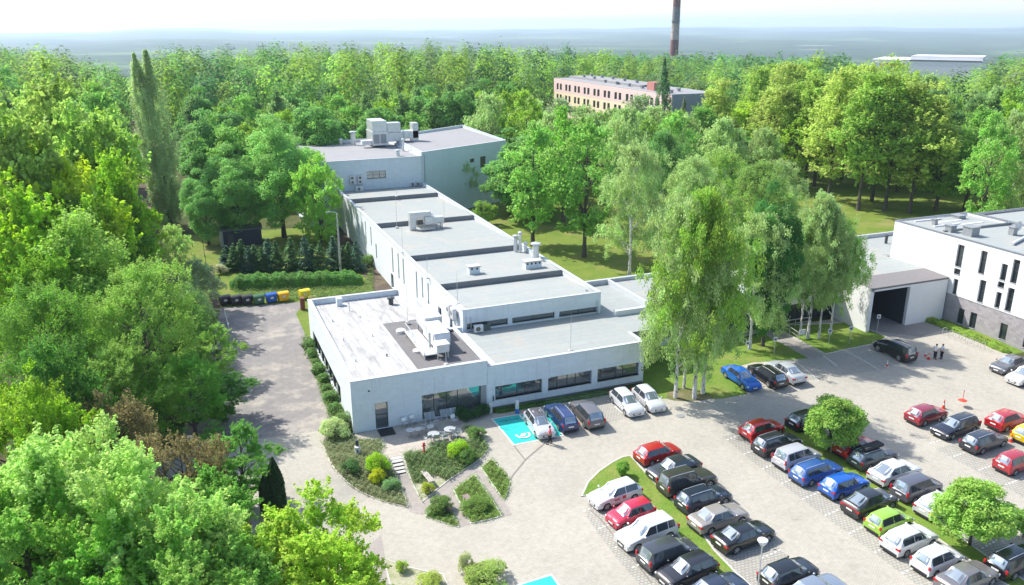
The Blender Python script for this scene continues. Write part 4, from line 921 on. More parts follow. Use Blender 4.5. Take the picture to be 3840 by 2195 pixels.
# ------------------------------------------------------------------ cars
CT = {  # length, width, height, rear window base/top, windscreen top/base (as x along the car), wheel radius, boot height, bonnet height
 'hatch': (4.15, 1.78, 1.47, -.485, -.36, .06, .235, .31, .95, .93), 'small': (3.75, 1.68, 1.50, -.49, -.40, .10, .29, .29, .95, .93),
 'sedan': (4.60, 1.80, 1.45, -.365, -.20, .07, .225, .32, 1.0, .92), 'wagon': (4.65, 1.80, 1.49, -.487, -.405, .08, .23, .32, .96, .92),
 'suv': (4.50, 1.86, 1.66, -.485, -.40, .07, .23, .36, 1.06, 1.04), 'coupe': (4.55, 1.86, 1.58, -.44, -.22, .08, .245, .36, 1.08, 1.0),
 'van': (4.30, 1.78, 1.64, -.487, -.42, .13, .31, .31, .98, .95), 'boxy': (4.75, 1.84, 1.72, -.49, -.455, .06, .14, .38, 1.05, 1.05)}
def car_proto(kind):
    L, W, H, rb, rt, ft, fb, wr, boot, hood = CT[kind]; hw = W / 2
    xs_w = (-.30 * L, .315 * L)
    def interp(x, pts):
        for (a, va), (b, vb) in zip(pts, pts[1:]):
            if x <= b: t = (x - a) / (b - a); t = t * t * (3 - 2 * t) * .35 + t * .65; return va + (vb - va) * t
        return pts[-1][1]
    belt = [(-.5 * L, .82 if boot > .99 and kind == 'sedan' else .86), (-.47 * L, boot - .03), (rb * L, boot), (0, .94 if H < 1.55 else 1.02), (fb * L, hood), (.40 * L, hood - .10), (.475 * L, hood - .20), (.5 * L, .60 if H < 1.6 else .72)]
    def zb(x): return interp(x, belt)
    def kk(x):
        if x < rb * L or x > fb * L: return 0.0
        if x < rt * L: t = (x - rb * L) / ((rt - rb) * L); return t ** .85
        if x > ft * L: t = (fb * L - x) / ((fb - ft) * L); return t ** .9
        return 1.0
    def zt(x):
        k = kk(x); m_ = (ft + rt) / 2 * L; arch = .05 * ((x - m_) / (.3 * L)) ** 2
        return zb(x) + (H - arch - zb(x)) * k
    def wid(x):
        e = max(0, (abs(x) - .40 * L) / (.10 * L)); return hw * (1 - (.13 if x > 0 else .09) * e * e)
    zs0 = .20 if H < 1.55 else .26
    def arch_z(x):
        z = zs0
        for cx_ in xs_w:
            d = abs(x - cx_); ra = wr + .055
            if d < ra: z = max(z, math.sqrt(ra * ra - d * d) + wr * .96)
        return z
    def sec(x):
        w_ = wid(x); b = zb(x); t = zt(x); k = kk(x); zs = arch_z(x); wr_ = w_ - .10 - (.155 + .04 * (H < 1.6)) * k
        mid = max(zs + .06, (zs0 + b) / 2)
        return [(w_ - .10 if zs <= zs0 + .01 else w_ - .012, zs), (w_ - .01, zs + (.10 if zs <= zs0 + .01 else .02)), (w_, mid), (w_ - .015, max(mid + .01, b - .14)), (w_ - .055, max(mid + .02, b - .015)),
                (w_ - .10 if k == 0 else wr_ + .02 * (1 - k), b + .012 + (t - b - .05) * k), (wr_ - .10 - .1 * (1 - k), b + (t - b) * k + .035 * (1 - k) - .012 * k), (w_ * .4 * (1 - .1 * k), t + .05 * (1 - k) + .012 * k), (0, t + .062 * (1 - k) + .02 * k)]
    xs = sorted(set([round(v, 3) for v in list(np.linspace(-.5 * L, .5 * L, 47)) + [rb * L, rt * L, ft * L, fb * L] + [c + s * (wr + .055) for c in xs_w for s in (-1, -.94, -.8, .8, .94, 1)]]))
    m = MB(); n = 9; N = 2 * n - 1
    for x in xs:
        s = sec(x); m.v += [(x, -p[0], p[1]) for p in s] + [(x, p[0], p[1]) for p in reversed(s[:-1])]
    for i in range(len(xs) - 1):
        for j in range(N - 1): a = i * N + j; m.f.append((a, a + N, a + N + 1, a + 1))
    m.f.append(tuple(range(N))); m.f.append(tuple((len(xs) - 1) * N + j for j in reversed(range(N))))
    root = empty('parked_car')
    b = m.build('body', PAINT, root, smooth=True); b.data.set_sharp_from_angle(angle=R(32))
    m = MB(); m.box(-.47 * L, -hw + .16, .17, .47 * L, hw - .16, .62); 
    m.build('underbody', BLACK, root)
    # glass, a few mm proud of the body
    def lerp2(a, b_, t): return (a[0] + (b_[0] - a[0]) * t, a[1] + (b_[1] - a[1]) * t)
    def strip(x0, x1, sgn, v0=.06, v1=.95):
        g = MB(); K = 10; rows = []
        for i in range(K + 1):
            x = x0 + (x1 - x0) * i / K; s = sec(x); a, c = s[4], s[5]; p = lerp2(a, c, v0); q = lerp2(a, c, v1)
            rows.append(((x, sgn * (p[0] + .012), p[1] + .004), (x, sgn * (q[0] + .012), q[1] + .004)))
        for r0, r1 in zip(rows, rows[1:]): g.poly([r0[0], r1[0], r1[1], r0[1]])
        return g
    xr0 = (rb + (rt - rb) * .55) * L if kind in ('sedan', 'coupe') else (rt + .015) * L if kind in ('wagon', 'boxy', 'van') else (rb + (rt - rb) * .75) * L
    xf0 = (ft + (fb - ft) * .62) * L
    cuts = [xr0, xr0 + (xf0 - xr0) * .5 - .03, xf0] if kind not in ('wagon', 'suv', 'van', 'boxy') else [xr0, xr0 + (xf0 - xr0) * .24, xr0 + (xf0 - xr0) * .62, xf0]
    for sgn in (-1, 1):
        for a, c in zip(cuts, cuts[1:]): strip(a + .035, c - .035, sgn).build('side_window', CGLASS, root)
    def screen(x0, x1, name, mg):
        g = MB(); K = 6; rows = []
        for i in range(K + 1):
            x = x0 + (x1 - x0) * i / K; s = sec(x); row = []
            for u_ in (-1, -.5, 0, .5, 1):
                sx = s[6][0] - mg; y = sx * abs(u_); 
                z = s[6][1] + (s[7][1] - s[6][1]) * min(1, (s[6][0] - y) / max(.01, s[6][0] - s[7][0])) if y > s[7][0] else s[7][1] + (s[8][1] - s[7][1]) * (1 - y / s[7][0])
                row.append((x + (.012 if x0 > 0 else -.012), math.copysign(y, u_), z + .012))
            rows.append(row)
        for r0, r1 in zip(rows, rows[1:]):
            for j in range(4): g.poly([r0[j], r0[j + 1], r1[j + 1], r1[j]])
        return g.build(name, SCREEN, root)
    screen((ft + .004) * L, (fb + .002) * L, 'windscreen', -.015)
    screen((rb + .03 * (rt - rb)) * L, (rt - .05 * (rt - rb)) * L, 'rear_window', .01)
    # wheels
    for i, cx_ in enumerate(xs_w):
        for sgn in (-1, 1):
            t = MB(); y0 = sgn * (hw - .215); y1 = sgn * (hw - .005); wc = (cx_, 0, wr)
            t.lathe([(wr * .62, y0), (wr * .97, y0), (wr, y0 + sgn * .04), (wr, y1 - sgn * .03), (wr * .95, y1), (wr * .68, y1)], wc, 'Y', 22)
            wh = t.build('wheel', TYRE, root, smooth=True)
            r_ = MB(); r_.lathe([(wr * .2, y1 - sgn * .01), (wr * .2, y1 + sgn * .004)], wc, 'Y', 10)
            for k in range(5):
                a = 2 * math.pi * k / 5 + .3; M = Matrix.Rotation(a, 3, 'Y'); w2 = .05
                q = [M @ Vector((x, 0, z)) for x, z in ((-w2, .03), (w2, .03), (w2 * .8, wr * .68), (-w2 * .8, wr * .68))]
                r_.poly([(p.x + cx_, y1 + sgn * .003, p.z + wr) for p in q])
            rg = 24
            for k in range(rg):
                a, c = 2 * math.pi * k / rg, 2 * math.pi * (k + 1) / rg
                r_.poly([(cx_ + math.cos(t_) * q * wr, y1 + sgn * .002, wr + math.sin(t_) * q * wr) for t_, q in ((a, .62), (a, .7), (c, .7), (c, .62))])
            r_.build('rim', RIM, wh)
    # lamps, grille, plates, mirrors, bumpers
    def quadpatch(name, mat_, xa, xb, ya, yb, za, zb_, sgn):
        q = MB(); q.box(min(xa, xb), min(sgn * ya, sgn * yb), za, max(xa, xb), max(sgn * ya, sgn * yb), zb_); return q.build(name, mat_, root, bevel=.02)
    zl = zb(.48 * L)
    for sgn in (-1, 1):
        quadpatch('headlight', LAMPC, .445 * L, .492 * L, wid(.48 * L) - .34, wid(.46 * L) + .004, zl - .17, zl - .03, sgn)
        if kind in ('wagon', 'van', 'suv', 'boxy', 'small'): quadpatch('tail_light', TAILR, -.503 * L, -.478 * L, wid(-.49 * L) - .14, wid(-.48 * L) + .006, .72, 1.12 if H > 1.55 else .98, sgn)
        else: quadpatch('tail_light', TAILR, -.503 * L, -.465 * L, wid(-.49 * L) - .30, wid(-.47 * L) + .006, .70, .86, sgn)
        mm = MB(); mm.lathe([(.01, -.09), (.07, -.06), (.085, 0), (.07, .06), (.01, .09)], (xf0 + .12, sgn * (hw + .07), zb(xf0) + .08), 'Y', 12); mm.build('mirror', PAINT, root, smooth=True)
    q = MB(); q.box(.49 * L, -.38, .30, .5 * L + .012, .38, zl - .22); q.build('grille', BLACK, root)
    q = MB(); q.box(.5 * L + .014, -.26, .36, .5 * L + .03, .26, .47); q.build('number_plate', PLATE, root)
    q = MB(); q.box(-.5 * L - .022, -.26, .62 if kind != 'sedan' else .60, -.5 * L - .004, .26, .73); q.build('number_plate', PLATE, root)
    q = MB(); q.box(-.5 * L - .012, -wid(-.5 * L) + .12, .20, -.485 * L, wid(-.5 * L) - .12, .38); q.build('bumper_skirt', BLACK, root)
    if kind in ('wagon', 'boxy'):
        for sgn in (-1, 1):
            q = MB(); pts = [(x, sgn * (sec(x)[6][0] - .03), zt(x) + .06) for x in np.linspace((rt + .03) * L, (ft - .02) * L, 6)]; q.tube(pts, .022, 6); q.build('roof_rail', GALV, root)
    return root
PROTO = {}
CARG = 'cars parked in the bays'
def car(kind, x, y, head, col, label, group=CARG, name='parked_car'):
    """head: direction the bonnet points, degrees from +x"""
    if kind not in PROTO: PROTO[kind] = car_proto(kind); c = PROTO[kind]; first = True
    else: c = copy_tree(PROTO[kind])
    c.location = (x, y, gz(x, y) + 0.015)
    e = .9; hx, hy = math.cos(R(head)), math.sin(R(head))
    slope = math.atan2(gz(x + hx * 1.3, y + hy * 1.3) - gz(x - hx * 1.3, y - hy * 1.3), 2.6)
    c.rotation_euler = (0, -slope, R(head)); c['label'] = label; c['category'] = 'car'; c['group'] = group
    paint(c, col); f = 1 + .03 * math.sin(x * 7.3 + y * 3.1); c.scale = (f, 1 + (f - 1) * .5, 1 + .035 * math.sin(x * 5.1 - y * 2.3)); return c
def cp(p): q = at(p, 0.0); g = gz(q.x, q.y); q = at(p, g + .75); return q.x, q.y
WH = (.60, .61, .61); BK = (.012, .013, .015); DG = (.045, .047, .05); NV = (.018, .025, .05); RD = (.42, .015, .02); DR = (.22, .012, .025)
SV = (.42, .43, .44); GR = (.15, .15, .155); BG = (.30, .275, .25)
front = [('hatch', z7(645, 1105), -93, (.52, .53, .55), 'silver hatchback with dark roof standing on the turquoise charging bay, bonnet to the drive'), ('wagon', z7(885, 1030), 88, (.012, .035, .13), 'dark blue estate car parked nose-in next to the silver charging car'),
 ('suv', z7(1165, 1000), 88, (.13, .125, .125), 'grey-brown crossover parked nose-in, third car along the front wing'), ('hatch', z7(1600, 880), -92, WH, 'white hatchback facing out, left of the white pair by the front wing'), ('hatch', z7(1840, 840), -92, WH, 'white hatchback facing out, right of the white pair beside the lawn'),
 ('sedan', q7(1105, 1190), -90, (.008, .12, .50), 'bright blue saloon parked beside the birch lawn facing out'), ('wagon', q7(1385, 1165), 89, BK, 'black estate car with silver rails between the blue saloon and the silver saloon'), ('sedan', q7(1585, 1125), 89, (.44, .47, .49), 'silver saloon with sloping boot, rightmost of three cars by the birches'),
 ('boxy', z5(1250, 505), 92, (.012, .014, .013), 'big black off-roader parked alone near the entrance forecourt')]
for k, p, h, c, l in front: x, y = cp(p); car(k, x, y, h, c, l)
RW = 6
rows = [
 ('hatch', z3(980, 400), 4, RD, 'red hatchback at the tip of the first grass island'), ('sedan', z3(1105, 520), 184, (.03, .035, .045), 'dark saloon facing left next to the red hatchback of the first island'),
 ('boxy', z3(1210, 630), 4, (.045, .045, .04), 'dark boxy off-road estate third in the row right of the first island'), ('wagon', z3(1340, 760), 4, NV, 'navy estate between the boxy off-roader and the beige saloon'),
 ('sedan', z3(1455, 905), 4, BG, 'beige-silver saloon in the row right of the first island'), ('sedan', z3(1655, 1050), 4, BK, 'black saloon behind the street lamp by the first island'),
 ('hatch', z4(250, 1345), 4, BK, 'black hatchback near the bottom edge right of the street lamp'), ('sedan', z4(455, 1490), 4, (.20, .24, .30), 'pale blue-grey car roof cut by the bottom edge beside the black hatchback'),
 ('hatch', z3(640, 725), 186, WH, 'white hatchback with red lettering on its side at the left of the first island'), ('small', z3(765, 880), 186, (.50, .012, .05), 'raspberry red small hatchback between two white cars'),
 ('suv', z3(890, 1030), 186, WH, 'large white off-roader below the raspberry hatchback'), ('van', z3(1060, 1190), 5, (.05, .055, .065), 'dark grey people carrier showing its tall red tail lights, left of the first island'),
 ('hatch', z3(1210, 1320), 186, (.02, .021, .026), 'black hatchback facing left below the grey people carrier'), ('sedan', z3(1440, 1480), 6, (.03, .04, .07), 'dark blue car whose roof is cut by the bottom edge by the first island'),
 ('hatch', z3(1800, 215), 4, (.50, .012, .015), 'bright red hatchback first in the long row left of the second island'), ('wagon', z4(155, 330), 4, (.02, .02, .024), 'black estate with silver roof rails second in the long row'),
 ('van', z4(310, 440), 4, (.47, .47, .52), 'silver people carrier third in the long row'), ('wagon', z4(465, 548), 4, (.03, .10, .33), 'mid blue estate fourth in the long row'),
 ('hatch', z4(685, 655), 4, (.005, .10, .46), 'vivid blue hatchback fifth in the long row'), ('coupe', z4(885, 795), 4, (.02, .022, .024), 'black coupe-backed off-roader with a red light band in the long row'),
 ('small', z4(1035, 935), 4, (.30, .52, .05), 'lime green small hatchback in the long row'), ('hatch', z4(1195, 1080), 4, WH, 'white hatchback directly after the lime green car'),
 ('small', z4(1415, 1240), 4, (.72, .73, .75), 'small white five-door car two places after the lime green car'), ('sedan', z4(1650, 1385), 4, (.17, .16, .165), 'grey-brown saloon at the bottom edge ending the long row'),
 ('hatch', z4(400, 140), 4, BK, 'black car almost hidden behind the round tree at the head of the second island'), ('hatch', z4(775, 355), 4, (.45, .012, .03), 'red car mostly hidden behind the first round parking tree'),
 ('wagon', z4(910, 435), 4, (.045, .06, .07), 'dark estate carrying a black roof box behind the second island'), ('coupe', z4(1080, 555), 4, WH, 'white coupe-backed off-roader right of the second island'),
 ('van', z4(1255, 680), 4, (.10, .10, .12), 'grey hatchback with tall red tail lights before the second round tree'), ('hatch', z4(1440, 810), 4, WH, 'white car half hidden by the second round parking tree'),
 ('wagon', z4(2035, 1245), 4, BK, 'black estate at the right edge below the second round tree'),
 ('hatch', z4(1330, 100), 4, (.26, .012, .03), 'wine red hatchback first in the far right block, cone by its bonnet'), ('wagon', z4(1560, 200), 184, (.018, .02, .03), 'black estate facing left below the wine red hatchback'),
 ('wagon', z4(1785, 310), 4, (.025, .028, .04), 'dark estate with silver rails and a cone at its front'), ('hatch', z4(1965, 145), 4, RD, 'red sporty hatchback at the right edge above the yellow car'),
 ('small', z4(2150, 250), 4, (.75, .52, .01), 'yellow small car cut by the right edge'), ('small', z4(2030, 475), 4, (.40, .02, .03), 'red hatchback with black rear window at the right edge, lowest of the block'),
 ('sedan', z5(2300, 635), 184, (.10, .11, .13), 'blue-grey saloon at the right edge in front of the office hedge'), ('hatch', z5(2440, 740), 184, WH, 'white car at the right edge next to the blue-grey saloon')]
CARS = {}
for k, p, h, c, l in rows: x, y = cp(p); CARS[l] = car(k, x, y, h + (1.5 if k != 'boxy' else 0), c, l)
# extras carried by particular cars
def on_car(l): return [o for o in CARS.values() if o['label'] == l][0]
cr = [o for k, o in CARS.items() if 'red lettering' in k][0]
m = MB(); x = .15; sx = .903
for i, wd in enumerate((.09, .09, .05, .09, .09, .09)):
    m.box(x, sx - .02, .62, x + wd - .02, sx + .006, .72); x += wd
m.box(.0 - .38, sx - .02, .60, .0 - .12, sx + .006, .84); m.build('door_lettering', REDP, cr)
cw = [o for k, o in CARS.items() if 'roof box' in k][0]
m = MB(); m.box(-1.35, -.38, 1.56, .75, .38, 1.86); rbx = m.build('roof_box', BLACK, None, bevel=.09); rbx.location = cw.location; rbx.rotation_euler = cw.rotation_euler; tag(rbx, 'long black roof box strapped on top of the dark estate car', 'roof box')
cl_ = [o for k, o in CARS.items() if 'light band' in k][0]
m = MB(); m.box(-4.55 / 2 - .03, -.62, .86, -4.55 / 2 - .004, .62, .93); m.build('light_band', TAILR, cl_)
cs = [c for c in COL.objects if c.get('label', '').startswith('silver hatchback with dark roof')][0]
rt_ = [c for c in cs.children if c.name.startswith('body')][0]
m = MB(); m.poly([(-1.45, -.52, 1.455), (.2, -.55, 1.475), (.2, 0, 1.515), (-1.45, 0, 1.50)]); m.poly([(-1.45, .52, 1.455), (.2, .55, 1.475), (.2, 0, 1.515), (-1.45, 0, 1.50)]); m.build('dark_roof', simple('brown_roof_paint', (.07, .06, .058), .3, coat=1), cs)

# ------------------------------------------------------------------ people
def person(x, y, face, shirt, label, pose=0, h=1.75):
    """one continuous skinned figure; clothing is its children"""
    root = empty('person', (x, y, gz(x, y) + .02), R(face)); tag(root, label, 'person')
    def skinned(name, pts, edges, rad, mat_, parent, sub=2, col=None, rootv=0):
        me = bpy.data.meshes.new(name); me.from_pydata(pts, edges, []); me.materials.append(mat_); o = link(name, me, parent)
        sk = o.modifiers.new('skin', 'SKIN'); sk.use_smooth_shade = True
        lay = me.skin_vertices[0].data if me.skin_vertices else None
        if lay is None:
            bpy.context.view_layer.objects.active = o; lay = me.skin_vertices[0].data
        for i, r in enumerate(rad): lay[i].radius = (r, r) if not isinstance(r, tuple) else r; lay[i].use_root = (i == rootv)
        s = o.modifiers.new('sub', 'SUBSURF'); s.levels = sub; s.render_levels = sub
        if col: o.color = (*col, 1)
        return o
    # x = forward, y = left
    st = .16; J = {}
    P = [(0, 0, .93), (0, 0, 1.12), (0, 0, 1.34), (.01, 0, 1.46), (.02, 0, 1.53), (.03, 0, 1.66), (.03, 0, 1.75)]; Rr_ = [(.15, .12), (.14, .11), (.17, .12), .06, .055, .09, .05]
    E = [(0, 1), (1, 2), (2, 3), (3, 4), (4, 5), (5, 6)]
    def add(p, r, par): P.append(p); Rr_.append(r); E.append((par, len(P) - 1)); return len(P) - 1
    for s in (-1, 1):
        f = st * (s if pose == 1 else 0) * .9
        a = add((0, s * .09, .88), .095, 0); b = add((.02 + f * .4, s * .10, .50), .062, a); c = add((f, s * .11, .09), .042, b); add((f + .14, s * .12, .04), .035, c)
        sh = add((0, s * .18, 1.41), .058, 2)
        if pose == 2 or (pose == 1 and s == 1): el = add((.06, s * .26, 1.16), .043, sh); wr_ = add((.28, s * .18, 1.20), .03, el); hd = (.34, s * .16, 1.21); dv = Vector((1, -.2 * s, .1)).normalized()
        else: el = add((-.02, s * .25, 1.14), .043, sh); wr_ = add((.05, s * .27, .90), .03, el); hd = (.07, s * .27, .83); dv = Vector((.1, 0, -1)).normalized()
        ha = add(hd, (.036, .018), wr_)
        side = Vector((0, s, 0)).cross(dv); side = side if side.length > .1 else Vector((0, 0, 1))
        for k, (o_, ln) in enumerate(((-.028, .075), (-.009, .085), (.010, .08), (.028, .062))):
            b0 = Vector(hd) + dv * .03 + side * o_; i0 = add(tuple(b0), .009, ha); i1 = add(tuple(b0 + dv * ln * .55), .0085, i0); add(tuple(b0 + dv * ln + Vector((.012, -s * .01, 0))), .007, i1)
        t0 = add(tuple(Vector(hd) - side * .03 - dv * .015), .010, ha); add(tuple(Vector(hd) - side * .055 + dv * .03), .008, t0)
    body = skinned('body', P, E, Rr_, SKIN, root)
    hr = MB(); hr.lathe([(.01, 1.80), (.07, 1.785), (.10, 1.73), (.105, 1.67), (.09, 1.62)], (.015, 0, 0), sides=16); hr.build('hair', simple('dark_hair', (.03, .022, .018), .7), root, smooth=True)
    nz = MB(); nz.lathe([(.004, .13), (.016, .115), (.02, .10)], (0, 0, 1.655), 'X', 8); nz.build('nose', SKIN, root)
    # shirt and trousers follow the body
    S = [(0, 0, .90), (0, 0, 1.14), (0, 0, 1.36), (0, 0, 1.45)]; SR = [(.172, .14), (.165, .135), (.19, .14), (.09, .08)]; SE = [(0, 1), (1, 2), (2, 3)]
    for s in (-1, 1):
        S.append((0, s * .19, 1.41)); SR.append(.078); SE.append((2, len(S) - 1)); S.append((.03, s * .245, 1.24)); SR.append(.068); SE.append((len(S) - 2, len(S) - 1))
    skinned('shirt', S, SE, SR, CLOTH, root, col=shirt)
    T_ = [(0, 0, .92)]; TR = [(.165, .135)]; TE = []
    for s in (-1, 1):
        f = st * (s if pose == 1 else 0) * .9
        for i, (p, r) in enumerate((((0, s * .09, .84), .118), ((.02 + f * .4, s * .10, .50), .088), ((f, s * .11, .12), .07))):
            T_.append(p); TR.append(r); TE.append((0 if i == 0 else len(T_) - 2, len(T_) - 1))
    skinned('trousers', T_, TE, TR, CLOTH, root, col=(.012, .013, .018))
    for s in (-1, 1):
        f = st * (s if pose == 1 else 0) * .9
        m = MB(); m.box(f - .08, s * .115 - .045, 0, f + .19, s * .115 + .045, .09); m.build('shoe', BLACK, root, bevel=.03)
    root.scale = (h / 1.8,) * 3
    return root
p = at(z7(762, 1358)); person(p.x, p.y, 150, (.62, .10, .12), 'person in a red shirt and dark trousers standing on the drive by the charging bay', 1, 1.78)
p = at(z5(1612, 600)); person(p.x, p.y, 0, (.74, .74, .74), 'person in white shirt, left of two talking beside the orange cones', 2, 1.78)
p = at(z5(1672, 598)); person(p.x, p.y, 170, (.55, .66, .78), 'person in pale blue top, right of two talking beside the orange cones', 2, 1.74)

# ------------------------------------------------------------------ cones, lamps, signs, bins
ORANGE = simple('orange_plastic', (.60, .055, .02), .5)
def cone(px, label, h=.75, white=False):
    p = at(px) if not hasattr(px, 'x') else px; r = empty('traffic_cone', (p.x, p.y, gz(p.x, p.y) + .01)); tag(r, label, 'traffic cone', 'traffic cones on the parking')
    m = MB(); m.box(-.2, -.2, 0, .2, .2, .04); m.build('base', ORANGE if not white else WMETAL, r)
    m = MB(); m.lathe([(.15, .04), (.10, .30 * h / .75)], sides=16); m.build('lower_cone', ORANGE, r)
    m = MB(); m.lathe([(.10, .30 * h / .75), (.07, .47 * h / .75)], sides=16); m.build('white_band', WPAINT, r)
    m = MB(); m.lathe([(.07, .47 * h / .75), (.025, h)], sides=16); m.build('cone_tip', ORANGE if not white else WPAINT, r)
cone(z5(1528, 578), 'white-tipped cone left of the two people', .7, True); cone(z5(1556, 600), 'orange cone at the feet of the two people'); cone(z5(1180, 668), 'cone standing alone in the shade left of the black off-roader', .7, True)
cone(z5(1692, 1050), 'tall orange cone behind the bonnet of the wine red hatchback', .95); cone(z5(2306, 1352), 'orange cone at the front of the dark estate on the right')
p = at(z5(1858, 1030)); r = empty('marker_post', (p.x, p.y, 0.01)); tag(r, 'thin red marker post on a wide red foot on the open paving', 'marker post')
m = MB(); m.lathe([(.42, 0), (.30, .06), (.08, .12)], sides=18); m.build('foot', ORANGE, r); m = MB(); m.tube([(0, 0, .1), (0, 0, 1.1)], .03, 8); m.build('post', ORANGE, r)
def street_lamp(base, h, label, globe=True):
    r = empty('street_lamp', (base.x, base.y, base.z)); tag(r, label, 'street lamp')
    m = MB(); m.tube([(0, 0, 0), (0, 0, h * .3), (0, 0, h)], [.075, .055, .04], 10); m.build('pole', GALV, r, smooth=True)
    m = MB(); m.lathe([(.09, 0), (.09, .5)], sides=12); m.build('pole_foot', GREYM, r)
    m = MB(); m.lathe([(.05, h - .1), (.16, h + .05), (.30, h + .30), (.31, h + .38)], sides=24); m.build('lantern', LAMPC, r, smooth=True)
    m = MB(); m.lathe([(.33, h + .38), (.31, h + .43), (.02, h + .5)], sides=24); m.build('cap', WMETAL, r)
b = at(z3(1745, 1640)); hh = rise(b, z3(1770, 1085)); street_lamp(b, hh - .5, 'slender street lamp with round white top in front of the black saloon')
def concrete_pole(px, tp, label):
    b = at(px); h = rise(b, tp); r = empty('lamp_post', (b.x, b.y, b.z)); tag(r, label, 'lamp post')
    m = MB(); m.tube([(0, 0, 0), (0, 0, h)], [.17, .09], 10); m.build('pole', CONC, r, smooth=True)
    m = MB(); m.tube([(0, 0, h - .1), (-.2, 0, h + .15), (-.9, 0, h + .25)], .04, 6); m.build('arm', GALV, r)
    m = MB(); m.box(-1.5, -.13, h + .17, -.85, .13, h + .32); m.build('lamp_head', GREYM, r, bevel=.04)
concrete_pole(q6(2005, 845), q6(1950, 70), 'tall grey concrete lamp post rising from the hedge between spruces and maple')
def signpost(px, h, label, mat_=None, wdt=.45, hh=.6, cc=None):
    b = at(px); r = empty('parking_sign', (b.x, b.y, b.z)); tag(r, label, 'sign', 'small signs along the lawns')
    m = MB(); m.tube([(0, 0, 0), (0, 0, h)], .03, 8); m.build('post', GALV, r)
    m = MB(); m.box(-wdt / 2, -.035, h - hh, wdt / 2, -.028 + .02, h); pl = m.build('plate', mat_ or WMETAL, r)
    m = MB(); m.box(-wdt * .3, -.042, h - hh * .75, wdt * .3, -.0355, h - hh * .3); m.build('symbol', cc or simple('sign_blue', (.02, .10, .45), .5), pl)
    r.rotation_euler = (0, 0, -.35)
SB = simple('sign_dark', (.08, .09, .10), .5)
for px, h, lb in ((z5(150, 560), 2.1, 'white sign on the lawn by the path, left of the walkway'), (z5(645, 480), 2.1, 'white sign with dark square on the lawn under the last birch'), (z5(835, 465), 2.2, 'sign with bluish plate in the middle of the entrance lawn'), (z5(1085, 360), 2.3, 'slim sign at the right corner of the entrance lawn'),
    (q7(1165, 960), 1.6, 'small sign in the shade left of the birch trunks')): signpost(px, h, lb, None, .45, .5, SB)
b = at(q7(1765, 790)); r = empty('notice_board', (b.x, b.y, 0)); tag(r, 'white notice board at the foot of the handrail under the birches', 'notice board')
m = MB(); m.box(-.45, -.03, .5, .45, .03, 1.15); m.build('board', WMETAL, r)
for s in (-.35, .35): m = MB(); m.tube([(s, .04, 0), (s, .04, .9)], .03, 6); m.build('leg', GALV, r)
b = at(z7(405, 1025)); r = empty('charging_post', (b.x, b.y, b.z)); tag(r, 'white and blue charging post behind the turquoise bay', 'charging post')
m = MB(); m.box(-.16, -.12, .5, .16, .12, 1.35); m.build('upper_case', WMETAL, r, bevel=.03); m = MB(); m.box(-.15, -.11, 0, .15, .11, .5); m.build('lower_case', simple('blue_panel', (.02, .16, .50), .4), r)
b = at(z7(115, 1015)); m = MB(); m.box(b.x - .16, b.y - .1, 0, b.x + .16, b.y + .1, 1.05); top('meter_cabinet', 'slim white cabinet at the corner between left wing and front wing', 'cabinet', m, WMETAL, bevel=.02)
def handrail(name, pts, label, h=.95):
    r = empty(name, (pts[0][0], pts[0][1], 0)); tag(r, label, 'railing'); P = [Vector((p[0], p[1], 0)) - r.location for p in pts]
    m = MB(); m.tube([p + Vector((0, 0, h)) for p in P], .035, 8); m.build('top_rail', GALV, r)
    m = MB(); m.tube([p + Vector((0, 0, h * .5)) for p in P], .025, 8); m.build('mid_rail', GALV, r)
    for a, c in zip(P, P[1:]):
        n = max(1, int((c - a).length / 1.5))
        for i in range(n): q = a.lerp(c, i / n); m = MB(); m.tube([q, q + Vector((0, 0, h))], .03, 6); m.build('post', GALV, r)
    m = MB(); m.tube([P[-1], P[-1] + Vector((0, 0, h))], .03, 6); m.build('post', GALV, r)
handrail('handrail', [at(q7(1730, 720), .95), at(q7(1550, 600), .95), at(q7(1850, 555), .95)], 'galvanised ramp handrail between the birches and the glazed wall')
handrail('yard_railing', [at(z0d(1045, 270), .9), at(z0d(1025, 200), .9), at(z0d(980, 195), .9)], 'dark bent railing at the top left corner of the asphalt yard')
